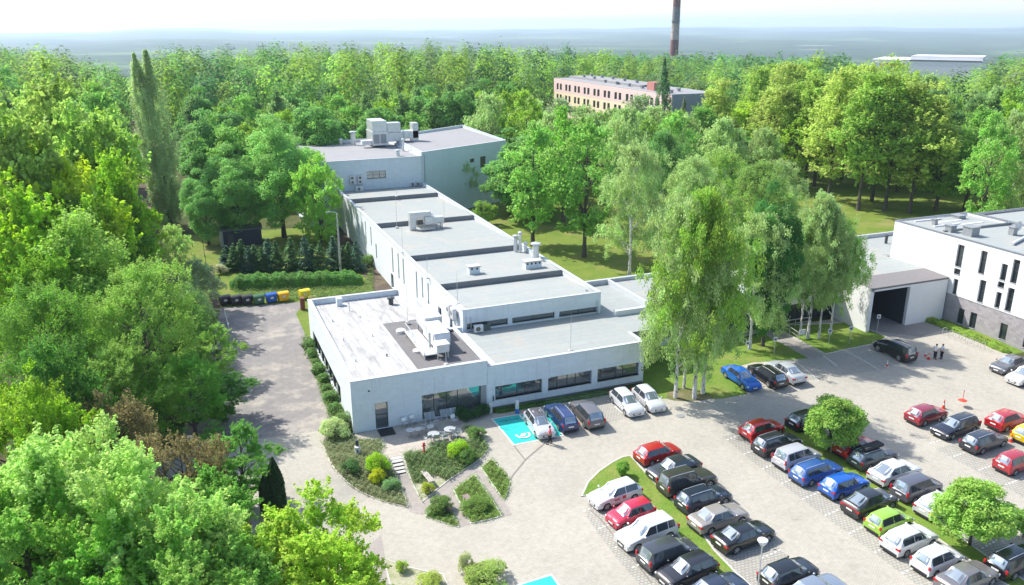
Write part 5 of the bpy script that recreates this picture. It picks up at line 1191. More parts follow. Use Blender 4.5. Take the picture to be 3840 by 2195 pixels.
# bicycle stands along the office hedge
for i in range(7):
    p = at(z5(1700 + i * 57, 375 + i * 24)); m = MB()
    m.tube([(p.x - .35, p.y, 0), (p.x - .35, p.y, .7), (p.x - .25, p.y, .82), (p.x + .25, p.y, .82), (p.x + .35, p.y, .7), (p.x + .35, p.y, 0)], .03, 6)
    top('bicycle_stand', 'thin steel hoop in the row of bicycle stands along the office hedge', 'bicycle stand', m, GALV, group='bicycle stands by the office')
def bin_(px, col, label):
    b = at(px); r = empty('waste_container', (b.x, b.y + .35, 0)); tag(r, label, 'waste container', 'waste containers along the yard edge')
    m = MB(); P = [(-.60, -.45), (.60, -.45), (.60, .45), (-.60, .45)]; Q = [(-.68, -.52), (.68, -.52), (.68, .52), (-.68, .52)]
    n = len(m.v); m.v += [(p[0], p[1], .16) for p in P] + [(p[0], p[1], 1.05) for p in Q]; m.f += [(n, n + 1, n + 5, n + 4), (n + 1, n + 2, n + 6, n + 5), (n + 2, n + 3, n + 7, n + 6), (n + 3, n, n + 4, n + 7), (n + 3, n + 2, n + 1, n), (n + 4, n + 5, n + 6, n + 7)]
    m.build('tub', PLAST, r, bevel=.04)
    m = MB(); K = 8
    for i in range(K):
        a, c = math.pi * i / K, math.pi * (i + 1) / K; y0, z0, y1, z1_ = -.54 * math.cos(a), 1.06 + .26 * math.sin(a), -.54 * math.cos(c), 1.06 + .26 * math.sin(c)
        m.poly([(-.70, y0, z0), (.70, y0, z0), (.70, y1, z1_), (-.70, y1, z1_)])
    m.poly([(-.70, -.54 * math.cos(math.pi * i / K), 1.06 + .26 * math.sin(math.pi * i / K)) for i in range(K + 1)]); m.poly([(.70, -.54 * math.cos(math.pi * i / K), 1.06 + .26 * math.sin(math.pi * i / K)) for i in range(K + 1)])
    m.build('lid', PLAST, r)
    m = MB(); m.box(-.22, -.512, .62, .18, -.497, .90); m.build('sticker', WPAINT, r)
    for x in (-.5, .5):
        for y in (-.35, .35): m = MB(); m.lathe([(.09, -.03), (.09, .03)], (x, y, .09), 'Y', 12); m.build('castor', BLACK, r)
    paint(r, col); r.rotation_euler = (0, 0, .22)
for px, c, l in ((q6(505, 1272), (.018, .018, .022), 'leftmost of three black wheeled waste containers by the yard'), (q6(650, 1270), (.018, .018, .022), 'middle of three black wheeled waste containers by the yard'), (q6(793, 1266), (.018, .018, .022), 'black waste container next to the green one'),
    (q6(945, 1262), (.03, .11, .045), 'dark green waste container between black and blue ones'), (q6(1108, 1240), (.01, .09, .38), 'blue waste container between the green and the orange-yellow one'), (q6(1262, 1222), (.80, .42, .01), 'orange-yellow waste container right of the blue one'), (q6(1540, 1190), (.72, .58, .02), 'pale yellow waste container standing apart behind the left wing')): bin_(px, c, l)
p = at(q6(1535, 1330)); m = MB(); m.box(p.x - .45, p.y, 0, p.x + .1, p.y + .7, 1.6); top('brown_cabinet', 'rust-brown cabinet at the back left corner of the left wing', 'cabinet', m, simple('rusty_brown', (.20, .07, .045), .8))
p0, p1 = at(q6(1150, 1265)), at(q6(1480, 1310)); 
# shed, garden furniture and the rest behind the yard
r = empty('dark_shed', (7.5, 140, 0)); tag(r, 'small dark flat-roofed shed under the big maples with pale left side wall', 'shed')
m = MB(); m.box(-2.6, -1.7, 0, 3.4, 1.9, 2.7); m.build('wall', simple('dark_blue_boards', (.02, .025, .045), .7), r); m = MB(); m.box(-2.8, -1.9, 2.7, 3.6, 2.1, 2.85); m.build('roof', FELTD, r)
m = MB(); m.box(-3.2, -1.2, 0, -2.62, .6, 2.6); m.build('side_wall', CONC, r); m = MB(); m.box(-2.0, -1.73, .1, -1.1, -1.702, 2.1); m.build('door', ANTH, r); r.rotation_euler = (0, 0, -.05)
b = at(q6(560, 800)); m = MB(); m.box(b.x - 1.2, b.y - .6, 0, b.x + 1.4, b.y + .6, 1.0); m.box(b.x - 1.1, b.y - .5, 1.0, b.x + .6, b.y + .5, 1.35); top('covered_trailer', 'white covered trailer under the leftmost spruces', 'trailer', m, WMETAL, bevel=.08)
# fence posts on the left of the lawn
for i, px in enumerate([(205, 460), (235, 640), (262, 800), (285, 960), (330, 1180)]):
    b = at(q6(*px)); m = MB(); m.tube([(b.x, b.y, 0), (b.x, b.y, 2.2)], .045, 6); top('fence_post', 'thin dark fence post beside the narrow side path', 'fence post', m, ANTH, group='fence posts by the side path')
# terrace furniture
def chair(px, rz, label):
    b = at(px); r = empty('terrace_chair', (b.x, b.y, .035), R(rz)); tag(r, label, 'chair', 'silver terrace chairs')
    m = MB(); m.box(-.24, -.22, .43, .24, .22, .455); m.build('seat', GALV, r)
    m = MB(); m.poly([(-.24, .22, .52), (.24, .22, .52), (.26, .32, .86), (-.26, .32, .86)]); m.box(-.26, .31, .84, .26, .34, .88); m.build('backrest', GALV, r)
    for x in (-.22, .22):
        for y in (-.2, .2): m = MB(); m.tube([(x, y, .44), (x * 1.1, y * 1.15, 0)], .018, 6); m.build('leg', GALV, r)
        m = MB(); m.tube([(x * 1.15, -.2, .43), (x * 1.15, -.2, .64), (x * 1.15, .24, .66)], .018, 6); m.build('armrest', GALV, r)
def table(px, rad, label):
    b = at(px, .75); r = empty('terrace_table', (b.x, b.y, .035)); tag(r, label, 'table', 'round terrace tables')
    m = MB(); m.lathe([(rad, .71), (rad, .735), (rad - .02, .74)], sides=28); m.build('tabletop', GALV, r)
    m = MB(); m.tube([(0, 0, .04), (0, 0, .71)], .035, 8); m.build('pillar', GREYM, r)
    for k in range(4): a = math.pi / 4 + k * math.pi / 2; m = MB(); m.tube([(0, 0, .10), (.32 * math.cos(a), .32 * math.sin(a), .02)], .02, 6); m.build('foot', GREYM, r)
for px, rad, l in ((q5(368, 885), .40, 'small terrace table in the shade nearest the door'), (q5(490, 868), .35, 'small terrace table in the shade beside a turned chair'), (q5(730, 945), .52, 'round terrace table half in the sun, left of the pair'), (q5(985, 870), .52, 'round terrace table in front of the glazed corner'), (q5(680, 830), .35, 'low terrace table deep in the shade by the wall')): table(px, rad, l)
for px, rz, l in ((q5(295, 850), 10, 'grey chair against the wall right of the door'), (q5(418, 810), 10, 'taller grey chair against the wall right of the door'), (q5(560, 930), 240, 'turned silver chair between the shaded tables'), (q5(735, 860), 200, 'silver chair by the low shaded table'), (q5(870, 1030), 160, 'silver chair in the sun below the round table'),
    (q5(640, 1090), 200, 'leftmost silver chair at the sunny edge of the terrace by the hydrant'), (q5(780, 1080), 170, 'silver chair in the sun above the shrubs'), (q5(905, 1075), 190, 'second silver chair in the sun above the shrubs'), (q5(1030, 990), 150, 'silver chair below the glazed corner table'), (q5(1090, 1030), 210, 'rightmost sunny silver chair near the hedge'),
    (q5(1060, 800), 20, 'silver chair behind the glazed corner table'), (q5(1130, 1000), 60, 'silver chair pushed to the right edge of the terrace')): chair(px, rz, l)
for px, l in ((q5(600, 715), 'first deck chair frame by the glazed wall'), (q5(690, 725), 'second deck chair frame by the glazed wall'), (q5(850, 680), 'third deck chair frame by the glazed wall'), (q5(935, 660), 'fourth deck chair frame by the glazed wall'), (q5(1025, 665), 'fifth deck chair frame by the glazed wall')):
    b = at(px); b.y = min(b.y, 66.2); r = empty('deck_chair', (b.x, b.y, .035)); tag(r, l, 'deck chair', 'folded deck chairs by the glazing')
    m = MB(); m.tube([(-.2, -.25, 0), (-.2, .25, .9)], .02, 6); m.build('frame', WMETAL, r); m = MB(); m.tube([(.25, -.25, 0), (.25, .25, .9)], .02, 6); m.build('frame', WMETAL, r)
    m = MB(); m.poly([(-.2, -.1, .27), (.25, -.1, .27), (.25, .25, .9), (-.2, .25, .9)]); m.build('cloth', simple('teal_cloth', (.26, .30, .31), .9) if 'teal_cloth' not in MATS else MATS['teal_cloth'], r)
m = MB(); m.box(13.5, 65.0, .035, 14.9, 66.45, .06); top('door_mat', 'black mat in front of the terrace door', 'mat', m, BLACK)
b = at(q10(1625, 215)); r = empty('fire_hydrant', (b.x, b.y, 0)); tag(r, 'red fire hydrant at the edge of the terrace bed', 'hydrant')
m = MB(); m.lathe([(.11, -.5), (.11, .1), (.08, .14), (.08, .78), (.11, .80), (.11, .88), (.07, .95), (.02, .98)], sides=16); m.build('barrel', REDP, r, smooth=True); m = MB(); m.lathe([(.055, -.19), (.055, .19)], (0, 0, .66), 'X', 12); m.build('outlet', REDP, r)
b = at(q10(590, 225)); r = empty('litter_bin', (b.x, b.y, gz(b.x, b.y))); tag(r, 'white cylindrical litter bin with dark hood in the left bed', 'litter bin')
m = MB(); m.lathe([(.24, .05), (.25, .75)], sides=20); m.build('drum', WMETAL, r, smooth=True); m = MB(); m.box(-.12, .05, .72, .14, .3, 1.25); m.build('hood', ANTH, r, bevel=.03)
m = MB(); m.box(-.09, -.256, .3, .02, -.235, .55); m.build('symbol', ANTH, r)
def bench(px, rz, label, mt):
    b = at(px); r = empty('garden_bench', (b.x, b.y, b.z + .03), R(rz)); tag(r, label, 'bench')
    for k in range(3): m = MB(); m.box(-.95, -.24 + k * .165, .40, .95, -.09 + k * .165, .45); m.build('seat_plank', mt, r)
    for s in (-.75, .75): m = MB(); m.box(s - .08, -.2, 0, s + .08, .22, .40); m.build('foot', CONC, r)
p = at(q10(1668, 575)); bench(q10(1680, 640), 96, 'pale weathered bench between the shrub beds', WOOD)
bench(z2(1600, 830), 98, 'reddish-brown bench inside the middle garden bed', simple('brown_wood', (.27, .20, .18), .8, 0, .3, 5))
b = at(z3(1155, 125)); m = MB(); m.lathe([(.42, .0), (.42, .012)], (b.x, b.y, b.z + .012), sides=24); top('manhole_cover', 'round dark manhole cover near the lawn corner', 'manhole cover', m, GREYM)
m = MB(); m.lathe([(.09, -.02), (.09, .02)], (13.0, 66.58, 3.9), 'Y', 12); top('wall_lamp', 'small dark round fitting high on the left wing front wall', 'wall lamp', m, ANTH)
m = MB(); m.box(24.72, 66.5, .8, 24.82, 66.59, 1.35); top('wall_box', 'small black box at the left end of the first wide window', 'wall box', m, ANTH)
m = MB(); m.box(40.86, 66.5, 1.3, 40.98, 66.59, 1.7); top('wall_box', 'small black box at the right end of the front wing wall', 'wall box', m, ANTH)
# ------------------------------------------------------------------ vegetation
SKY = [(-11, 92), (-9, 100), (-6.5, 118), (-5.0, 140), (-4.2, 150), (-1.8, 152), (-.6, 130), (.6, 118), (8, 112), (16, 112), (24, 116), (27, 126), (33, 140), (36, 158), (44, 160), (46, 158), (50.3, 162), (51.5, 140), (53, 126), (60, 122)]
def allowed(x, y):
    a = math.degrees(math.atan2(x, y)); r = math.hypot(x, y); yy = SKY[-1][1]
    for (p, v), (q, u_) in zip(SKY, SKY[1:]):
        if a <= q: yy = v + (u_ - v) * max(0, (a - p) / (q - p)); break
    return 35 - (yy - 55) / 2046 * r
def base_off(x, y): return max(-14, min(3.0, allowed(x, y) - 23.5))
def school_view(x, y):
    a = math.degrees(math.atan2(x, y)); r = math.hypot(x, y); return 23.3 < a < 36.5 and x < 128 and r > 172
def quads_mesh(name, C, Nrm, size, tint, rng, asp=1.0, U=None):
    """one small leaf-shaped quad per centre"""
    n = len(C)
    if U is None:
        r = rng.normal(size=(n, 3)); U = np.cross(Nrm, r)
    U = U / np.maximum(np.linalg.norm(U, axis=1, keepdims=True), 1e-6); Vv = np.cross(Nrm, U); Vv /= np.maximum(np.linalg.norm(Vv, axis=1, keepdims=True), 1e-6)
    s = size[:, None] if np.ndim(size) else size
    a, b = U * s * asp, Vv * s
    P = np.stack([C - a, C - b * .62 + a * .05, C + a, C + b * .62 + a * .05], 1).reshape(-1, 3)
    me = bpy.data.meshes.new(name); me.vertices.add(4 * n); me.vertices.foreach_set('co', P.astype(np.float32).ravel())
    me.loops.add(4 * n); me.loops.foreach_set('vertex_index', np.arange(4 * n, dtype=np.int32))
    me.polygons.add(n); me.polygons.foreach_set('loop_start', np.arange(0, 4 * n, 4, dtype=np.int32))
    try: me.polygons.foreach_set('loop_total', np.full(n, 4, dtype=np.int32))
    except Exception: pass
    me.update(calc_edges=True)
    at_ = me.attributes.new('tint', 'FLOAT', 'FACE'); at_.data.foreach_set('value', np.clip(tint, 0, 1).astype(np.float32))
    me.materials.append(LEAF); return me
def norm(a): return a / np.maximum(np.linalg.norm(a, axis=1, keepdims=True), 1e-6)
def broad(seed, Rr=5.0, h=14.0, h0=2.5, n=16000, leaf=.16, nb=90, br=1.25, shape='round', skew=0.0, gap=0.0, shoots=0, up=.5):
    """crown of leaf clusters spread through an uneven envelope; returns arrays + limb targets"""
    rng = np.random.default_rng(seed); cz, rz = (h + h0) / 2, (h - h0) / 2
    d = norm(rng.normal(size=(nb, 3))); rad = rng.uniform(.45, 1.0, nb) ** .5
    lob = 1 + .16 * np.sin(3 * np.arctan2(d[:, 1], d[:, 0]) + rng.uniform(0, 6)) + .12 * np.sin(5 * d[:, 2] + rng.uniform(0, 6)) + rng.normal(0, .07, nb)
    B = d * (rad * lob)[:, None]
    zz = B[:, 2].copy()
    if shape == 'egg': w = np.where(zz > 0, 1 - .38 * zz ** 2, 1 - .10 * zz ** 2)
    elif shape == 'cone': w = np.clip(1.0 - .55 * (zz + .3), .25, 1.1)
    elif shape == 'fan': w = np.clip(.62 + .42 * zz + .0, .3, 1.0)
    else: w = np.ones(nb)
    B[:, 0] *= w; B[:, 1] *= w
    Cc = B * np.array([Rr - br * .6, Rr - br * .6, rz - br * .5]) + np.array([0, 0, cz])
    Cc[:, 0] += skew * (Cc[:, 2] - h0) 
    rb = br * rng.uniform(.55, 1.25, nb)
    if gap: keep = rng.random(nb) > gap; Cc, rb, B = Cc[keep], rb[keep], B[keep]; nb = len(Cc)
    wgt = rb ** 2; wgt /= wgt.sum(); k = rng.choice(nb, n, p=wgt)
    out0 = norm(Cc - np.array([0, 0, cz - rz * .5]) + 1e-3)
    if shoots:
        ns = nb * shoots; kb = rng.choice(nb, ns, p=wgt); v = norm(rng.normal(size=(ns, 3))); o = out0[kb]; fl = (v * o).sum(1) < -.2; v[fl] *= -1
        base = Cc[kb] + v * (rb[kb] * rng.uniform(.2, .75, ns))[:, None] * np.array([1, 1, .75]); dr = norm(v * .7 + o * .35 + np.array([0, 0, up]) + rng.normal(0, .25, (ns, 3))); Ls = rb[kb] * rng.uniform(.45, 1.15, ns)
        ks = rng.integers(0, ns, n); u = rng.uniform(0, 1, n); P = base[ks] + dr[ks] * (Ls[ks] * u)[:, None] + rng.normal(0, 1, (n, 3)) * (.17 * (1.15 - u) * np.minimum(1.3, rb[kb[ks]]))[:, None]
        Nn = norm(dr[ks] * .5 + np.array([0, 0, .6]) + rng.normal(0, .6, (n, 3))); k = kb[ks]; ts = rng.uniform(0, 1, ns)[ks]
    else:
        v = norm(rng.normal(size=(n, 3))); out = out0[k]
        flip = (v * out).sum(1) < -.25; v[flip] *= -1
        rr = rb[k] * rng.uniform(.35, 1.05, n) ** .5 * (1 + .22 * np.sin(7 * v[:, 0] + k) * np.sin(6 * v[:, 1] + 2 * k))
        P = Cc[k] + v * rr[:, None] * np.array([1, 1, .72]); ts = .5 + .5 * np.sin(5 * v[:, 0] + k)
        Nn = norm(v * .7 + np.array([0, 0, .65]) + rng.normal(0, .6, (n, 3)))
    tb = rng.uniform(.15, .85, nb); t = tb[k] * .45 + ts * .25 + rng.uniform(0, 1, n) * .3
    return rng, P, Nn, leaf * rng.uniform(.6, 1.25, n), t, Cc
def birch(seed, Rr=3.5, h=16.0, h0=4.0, n=14000, leaf=.10, ns=420):
    """drooping twigs hanging from ascending limbs"""
    rng = np.random.default_rng(seed)
    nh = 46; th_ = rng.uniform(0, 1, nh) ** .75; ah = rng.uniform(0, 2 * np.pi, nh); prof = np.clip(np.sin(np.clip(1.06 - th_, 0, 1) ** .65 * np.pi * .60), .1, 1)
    rh = Rr * prof * rng.uniform(.25, 1.0, nh) ** .6; rh[th_ > .9] *= .4; hz_ = h0 + 1.5 + (h - h0 - 1.6) * th_
    kh = rng.integers(0, nh, ns); q = rng.normal(0, 1, (ns, 3)) * np.array([.60, .60, .55]) * (.55 + .7 * prof[kh])[:, None]
    S = np.stack([rh[kh] * np.cos(ah[kh]), rh[kh] * np.sin(ah[kh]), hz_[kh]], 1) + q; a = np.arctan2(S[:, 1], S[:, 0]); z0 = S[:, 2]
    L = rng.uniform(.3, 1.75, ns) * np.clip((z0 - h0 + 1.5) / 5, .25, 1) * (.6 + .6 * rng.random(nh)[kh])
    k = rng.integers(0, ns, n); u = rng.uniform(0, 1, n) ** .8
    outd = np.stack([np.cos(a), np.sin(a), np.zeros(ns)], 1)
    P = S[k] + outd[k] * (.55 * np.sin(u * 1.6))[:, None] * L[k][:, None] * .3 + np.array([0, 0, -1]) * (L[k] * u ** 1.2)[:, None] + rng.normal(0, .17, (n, 3))
    P[:, 2] = np.maximum(P[:, 2], h0 * .55)
    Nn = norm(outd[k] * .6 + np.array([0, 0, .5]) + rng.normal(0, .6, (n, 3)))
    tb = rng.uniform(.15, .85, ns)
    U = np.tile(np.array([[0, 0, 1.0]]), (n, 1)) + rng.normal(0, .35, (n, 3))
    idx = rng.choice(ns, 22); tb = np.clip(.5 + .28 * rng.normal(size=nh)[kh] + .15 * rng.normal(size=ns), 0, 1); return rng, P, Nn, leaf * rng.uniform(.6, 1.3, n), tb[k] * .6 + rng.uniform(0, 1, n) * .4, S[idx], U
def column(seed, Rr=1.5, h=30.0, n=20000, leaf=.16, ns=260):
    rng = np.random.default_rng(seed); t = rng.uniform(0, 1, ns); z0 = 1.5 + (h - 3) * t; a = rng.uniform(0, 6.28, ns)
    prof = np.clip(np.sin(np.pi * (.12 + .86 * t) ** .7), .12, 1) * (1 + .2 * np.sin(9 * t + 2)); rad = Rr * prof * rng.uniform(.3, 1, ns) ** .5
    S = np.stack([rad * np.cos(a), rad * np.sin(a), z0], 1); L = rng.uniform(1.2, 3.0, ns)
    k = rng.integers(0, ns, n); u = rng.uniform(0, 1, n)
    P = S[k] + np.stack([np.cos(a[k]) * .12 * L[k] * u, np.sin(a[k]) * .12 * L[k] * u, L[k] * u], 1) + rng.normal(0, .2, (n, 3)) * np.array([1, 1, 1.3])
    P[:, 2] = np.minimum(P[:, 2], h - .6 + rng.uniform(0, .6, n)); kz = np.clip((h - P[:, 2]) / (h * .09), .12, 1) ** .45; P[:, 0] *= kz; P[:, 1] *= kz; P[:, 2] -= 1.6 * rng.uniform(0, 1, n) ** 3
    outd = np.stack([np.cos(a[k]), np.sin(a[k]), np.full(n, 1.0)], 1); Nn = norm(outd + rng.normal(0, .6, (n, 3)))
    tb = rng.uniform(0, .9, ns); idx = rng.choice(ns, 30)
    return rng, P, Nn, leaf * rng.uniform(.6, 1.3, n), tb[k] * .6 + rng.uniform(0, 1, n) * .4, S[idx]
def spruce_arr(seed, Rr=1.5, h=5.0, n=5000, leaf=.13):
    rng = np.random.default_rng(seed); tiers = 11; nbr = tiers * 9
    ti = np.repeat(np.arange(tiers), 9) + rng.uniform(-.3, .3, nbr); z = .25 + (h - .4) * ti / tiers; a = rng.uniform(0, 6.28, nbr); L = Rr * (1 - np.clip(z / h, 0, 1)) ** .85 * rng.uniform(.8, 1.1, nbr) + .12
    k = rng.choice(nbr, n, p=L / L.sum()); u = rng.uniform(.05, 1, n) ** .7
    out = np.stack([np.cos(a), np.sin(a), np.zeros(nbr)], 1); sd_ = np.stack([-np.sin(a), np.cos(a), np.zeros(nbr)], 1)
    wside = rng.normal(0, 1, n) * .22 * (1.1 - u) * L[k]
    P = out[k] * (L[k] * u)[:, None] + sd_[k] * wside[:, None] + np.array([0, 0, 1]) * (z[k] - .28 * L[k] * u + .10 * L[k] * u ** 3 + rng.normal(0, .04, n))[:, None]
    top = rng.random(n) < .05; P[top] = np.stack([rng.normal(0, .05, top.sum()), rng.normal(0, .05, top.sum()), rng.uniform(h * .8, h, top.sum())], 1)
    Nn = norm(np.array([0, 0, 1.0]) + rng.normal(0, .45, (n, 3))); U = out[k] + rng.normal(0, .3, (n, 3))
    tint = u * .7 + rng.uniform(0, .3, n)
    return rng, P, Nn, leaf * rng.uniform(.6, 1.3, n), tint, P[:1], U
def thuja_arr(seed, Rr=.75, h=4.7, n=9000, leaf=.07):
    rng = np.random.default_rng(seed); z = h * rng.uniform(0.01, 1, n) ** 1.1; a = rng.uniform(0, 6.28, n); pr_ = Rr * np.clip(np.sin(np.pi * (.22 + .78 * (z / h)) ** 1.0), 0.03, 1) ** .8
    r = pr_ * (rng.uniform(.55, 1.03, n)) ** .5 * (1 + .08 * np.sin(6 * a + z * 2)); P = np.stack([r * np.cos(a), r * np.sin(a), z], 1)
    Nn = norm(np.stack([np.cos(a), np.sin(a), np.full(n, .3)], 1) + rng.normal(0, .5, (n, 3))); U = np.tile([[0, 0, 1.0]], (n, 1)) + rng.normal(0, .25, (n, 3))
    return rng, P, Nn, leaf * rng.uniform(.6, 1.4, n), rng.uniform(0, 1, n) * .8, P[:1], U
def trunk_mesh(name, rng, h, targets, r0, mat_, top_frac=.85, nl=14, lean=.02, z_first=.25, multi=1):
    m = MB(); t = MB()
    for q in range(multi):
        ox, oy = (rng.uniform(-.5, .5), rng.uniform(-.4, .4)) if multi > 1 else (0, 0)
        pts = []; rad = []; K = 7
        wob = rng.normal(0, lean * h * .25, (K + 1, 2)); wob[0] = 0
        for i in range(K + 1):
            s = i / K; pts.append((ox * (1 + s * 1.4) + wob[i, 0] * s, oy * (1 + s * 1.4) + wob[i, 1] * s, -.15 + h * top_frac * s)); rad.append(max(.02, r0 * (1.25 if i == 0 else 1) * (1 - .88 * s)))
        m.tube(pts, rad, 8, cap=False)
        sel = targets[rng.permutation(len(targets))[:nl]]
        for p in sel:
            zb_ = max(h * z_first * .8, min(p[2] - .12 * h * rng.uniform(.6, 1.6) - .25 * math.hypot(p[0], p[1]), h * top_frac * .92)); s = np.clip((zb_ + .15) / (h * top_frac), 0, 1)
            j = min(K - 1, int(s * K)); f = s * K - j; b = [pts[j][i] + (pts[j + 1][i] - pts[j][i]) * f for i in range(3)]
            mid = [(b[0] + p[0]) / 2, (b[1] + p[1]) / 2, (b[2] + p[2]) / 2 + .05 * h * rng.uniform(-.2, .6)]
            rr = r0 * (1 - .88 * s) * .5 + .012
            m.tube([b, mid, list(p)], [rr, rr * .6, rr * .2], 5, cap=False)
    return m.mesh(name, mat_, smooth=True, fix=False)
TP = {}
def treeproto(key):
    if key in TP: return TP[key]
    kind, lod, var = key; sd_ = hash_(kind) * 97 + var * 13 + 5
    F = {0: (1.0, 1.0), 1: (.34, 1.75), 2: (.13, 2.9)}[lod]
    def N(n): return int(n * F[0])
    def S(s): return s * F[1]
    tm = BARK; U = None
    if kind == 'maple': A = broad(sd_, 5.0, 13, 1.2, N(62000), S(.125), 120, 1.15, shoots=8, up=.3); h, r0 = 13, .26
    elif kind == 'ash': A = broad(sd_, 5.2, 16, 1.6, N(60000), S(.088), 120, 1.25, 'egg', shoots=14, up=.7); h, r0 = 16, .28
    elif kind == 'dense': A = broad(sd_, 5.0, 15, 1.7, N(62000), S(.135), 120, 1.4); h, r0 = 15, .32
    elif kind == 'oak': A = broad(sd_, 4.6, 18, 3.0, N(44000), S(.12), 95, 1.3, 'egg', gap=.1, shoots=10, up=.6); h, r0 = 18, .30
    elif kind == 'birch': *A, U = birch(sd_, 3.3, 16, 2.6, N(36000), S(.08)); h, r0 = 16, .17; tm = BIRCHB
    elif kind == 'poplar': A = broad(sd_, 4.8, 24, 4.5, N(50000), S(.14), 150, 1.5, 'egg', skew=.03, gap=.06, shoots=9, up=.9); h, r0 = 24, .27
    elif kind == 'column': A = column(sd_, 2.8, 30, N(38000), S(.125), 230); h, r0 = 30, .30
    elif kind == 'aspen': A = broad(sd_, 3.4, 18, 2.0, N(36000), S(.12), 100, 1.15, 'cone', shoots=9, up=.8); h, r0 = 18, .24
    elif kind == 'lolly': A = broad(sd_, 2.05, 4.8, .7, N(22000), S(.092), 130, .55, 'egg'); h, r0 = 4.8, .09
    elif kind == 'shrub': A = broad(sd_, 1.0, 1.5, 0.05, N(5200), S(.05), 34, .38); h, r0 = 1.5, .03
    elif kind == 'bush': A = broad(sd_, 3.4, 8, 0.4, N(32000), S(.085), 85, .95, shoots=8, up=.7); h, r0 = 8, .16
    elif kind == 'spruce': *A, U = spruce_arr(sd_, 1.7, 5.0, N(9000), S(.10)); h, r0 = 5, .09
    elif kind == 'thuja': *A, U = thuja_arr(sd_, .8, 4.7, N(14000), S(.055)); h, r0 = 4.7, .08
    rng, P, Nn, sz, tint, tg = A
    cm = quads_mesh(kind + '_crown', P, Nn, sz, tint, rng, .9 if kind not in ('birch', 'spruce', 'thuja') else 1.35, U)
    multi = 3 if kind in ('bush', 'shrub') else 1
    tmesh = trunk_mesh(kind + '_trunk', rng, h, np.asarray(tg), r0, tm, {'column': .93, 'spruce': .96, 'thuja': .8}.get(kind, .86), {0: 26, 1: 14, 2: 7}[lod] if kind not in ('spruce', 'thuja') else 0, multi=multi, z_first=.2 if kind != 'poplar' else .35)
    TP[key] = (cm, tmesh, h); return TP[key]
def hash_(s): return sum((i + 1) * ord(c) for i, c in enumerate(s)) % 1000
TREES = []
NAMES = {'maple': 'maple_tree', 'ash': 'ash_tree', 'dense': 'maple_tree', 'oak': 'broadleaf_tree', 'birch': 'birch_tree', 'poplar': 'poplar_tree', 'column': 'columnar_poplar', 'aspen': 'aspen_tree', 'lolly': 'ball_tree', 'shrub': 'garden_shrub', 'bush': 'large_shrub', 'spruce': 'spruce_tree', 'thuja': 'thuja_tree'}
trng = random.Random(11)
def tree(kind, x, y, h, col, label, group=None, wid=1.0, z=None, cat='tree', lod=None, var=None, rz=None, tilt=None):
    d = math.hypot(x, y)
    if lod is None: lod = 0 if d < 85 else 1 if d < 190 else 2
    if var is None: var = trng.randrange(3)
    cm, tm, h0 = treeproto((kind, lod, var))
    r = empty(NAMES[kind], (x, y, gz(x, y) if z is None else z), trng.uniform(0, 6.28) if rz is None else rz); s = h / h0; r.scale = (s * wid, s * wid, s)
    if tilt: r.rotation_euler = (0, R(tilt), .35)
    tag(r, label, cat, group)
    link('trunk', tm, r); c = link('crown', cm, r); j = trng.uniform(.92, 1.08); c.color = (col[0] * j, col[1] * j, col[2] * j, 1)
    TREES.append((x, y)); return r
def ttop(kind, px, h, col, label, Rr, **k):
    """a tree whose top shows at px"""
    p = at(px, h); base = {'maple': (5, 13), 'ash': (5.2, 16), 'dense': (5, 15), 'oak': (4.6, 18), 'birch': (3.3, 16), 'poplar': (4.8, 24), 'column': (3.0, 30), 'aspen': (3.4, 18), 'lolly': (1.9, 4.8), 'bush': (3.4, 8), 'shrub': (1, 1.5), 'spruce': (1.7, 5), 'thuja': (.8, 4.7)}[kind]
    return tree(kind, p.x, p.y, h - gz(p.x, p.y), col, label, wid=Rr / base[0] * base[1] / h, **k)
def tbase(kind, bpx, tpx, col, label, Rr, **k):
    b = at(bpx); h = rise(b, tpx); base = {'maple': (5, 13), 'ash': (5.2, 16), 'dense': (5, 15), 'oak': (4.6, 18), 'birch': (3.3, 16), 'poplar': (4.8, 24), 'column': (3.0, 30), 'aspen': (3.4, 18), 'lolly': (1.9, 4.8), 'bush': (3.4, 8), 'shrub': (1, 1.5), 'spruce': (1.7, 5), 'thuja': (.8, 4.7)}[kind]
    return tree(kind, b.x, b.y, h, col, label, wid=Rr / base[0] * base[1] / h, **k)
# leaf colours
LIME = (.34, .49, .10); YEL = (.35, .47, .10); MID = (.31, .46, .09); FRESH = (.27, .45, .10); DEEP = (.14, .29, .08); PALE = (.41, .55, .16); BIR = (.35, .46, .17); GRY = (.32, .40, .20); BROWN = (.25, .21, .095); BLUE = (.13, .24, .11); GOLD = (.43, .51, .13)
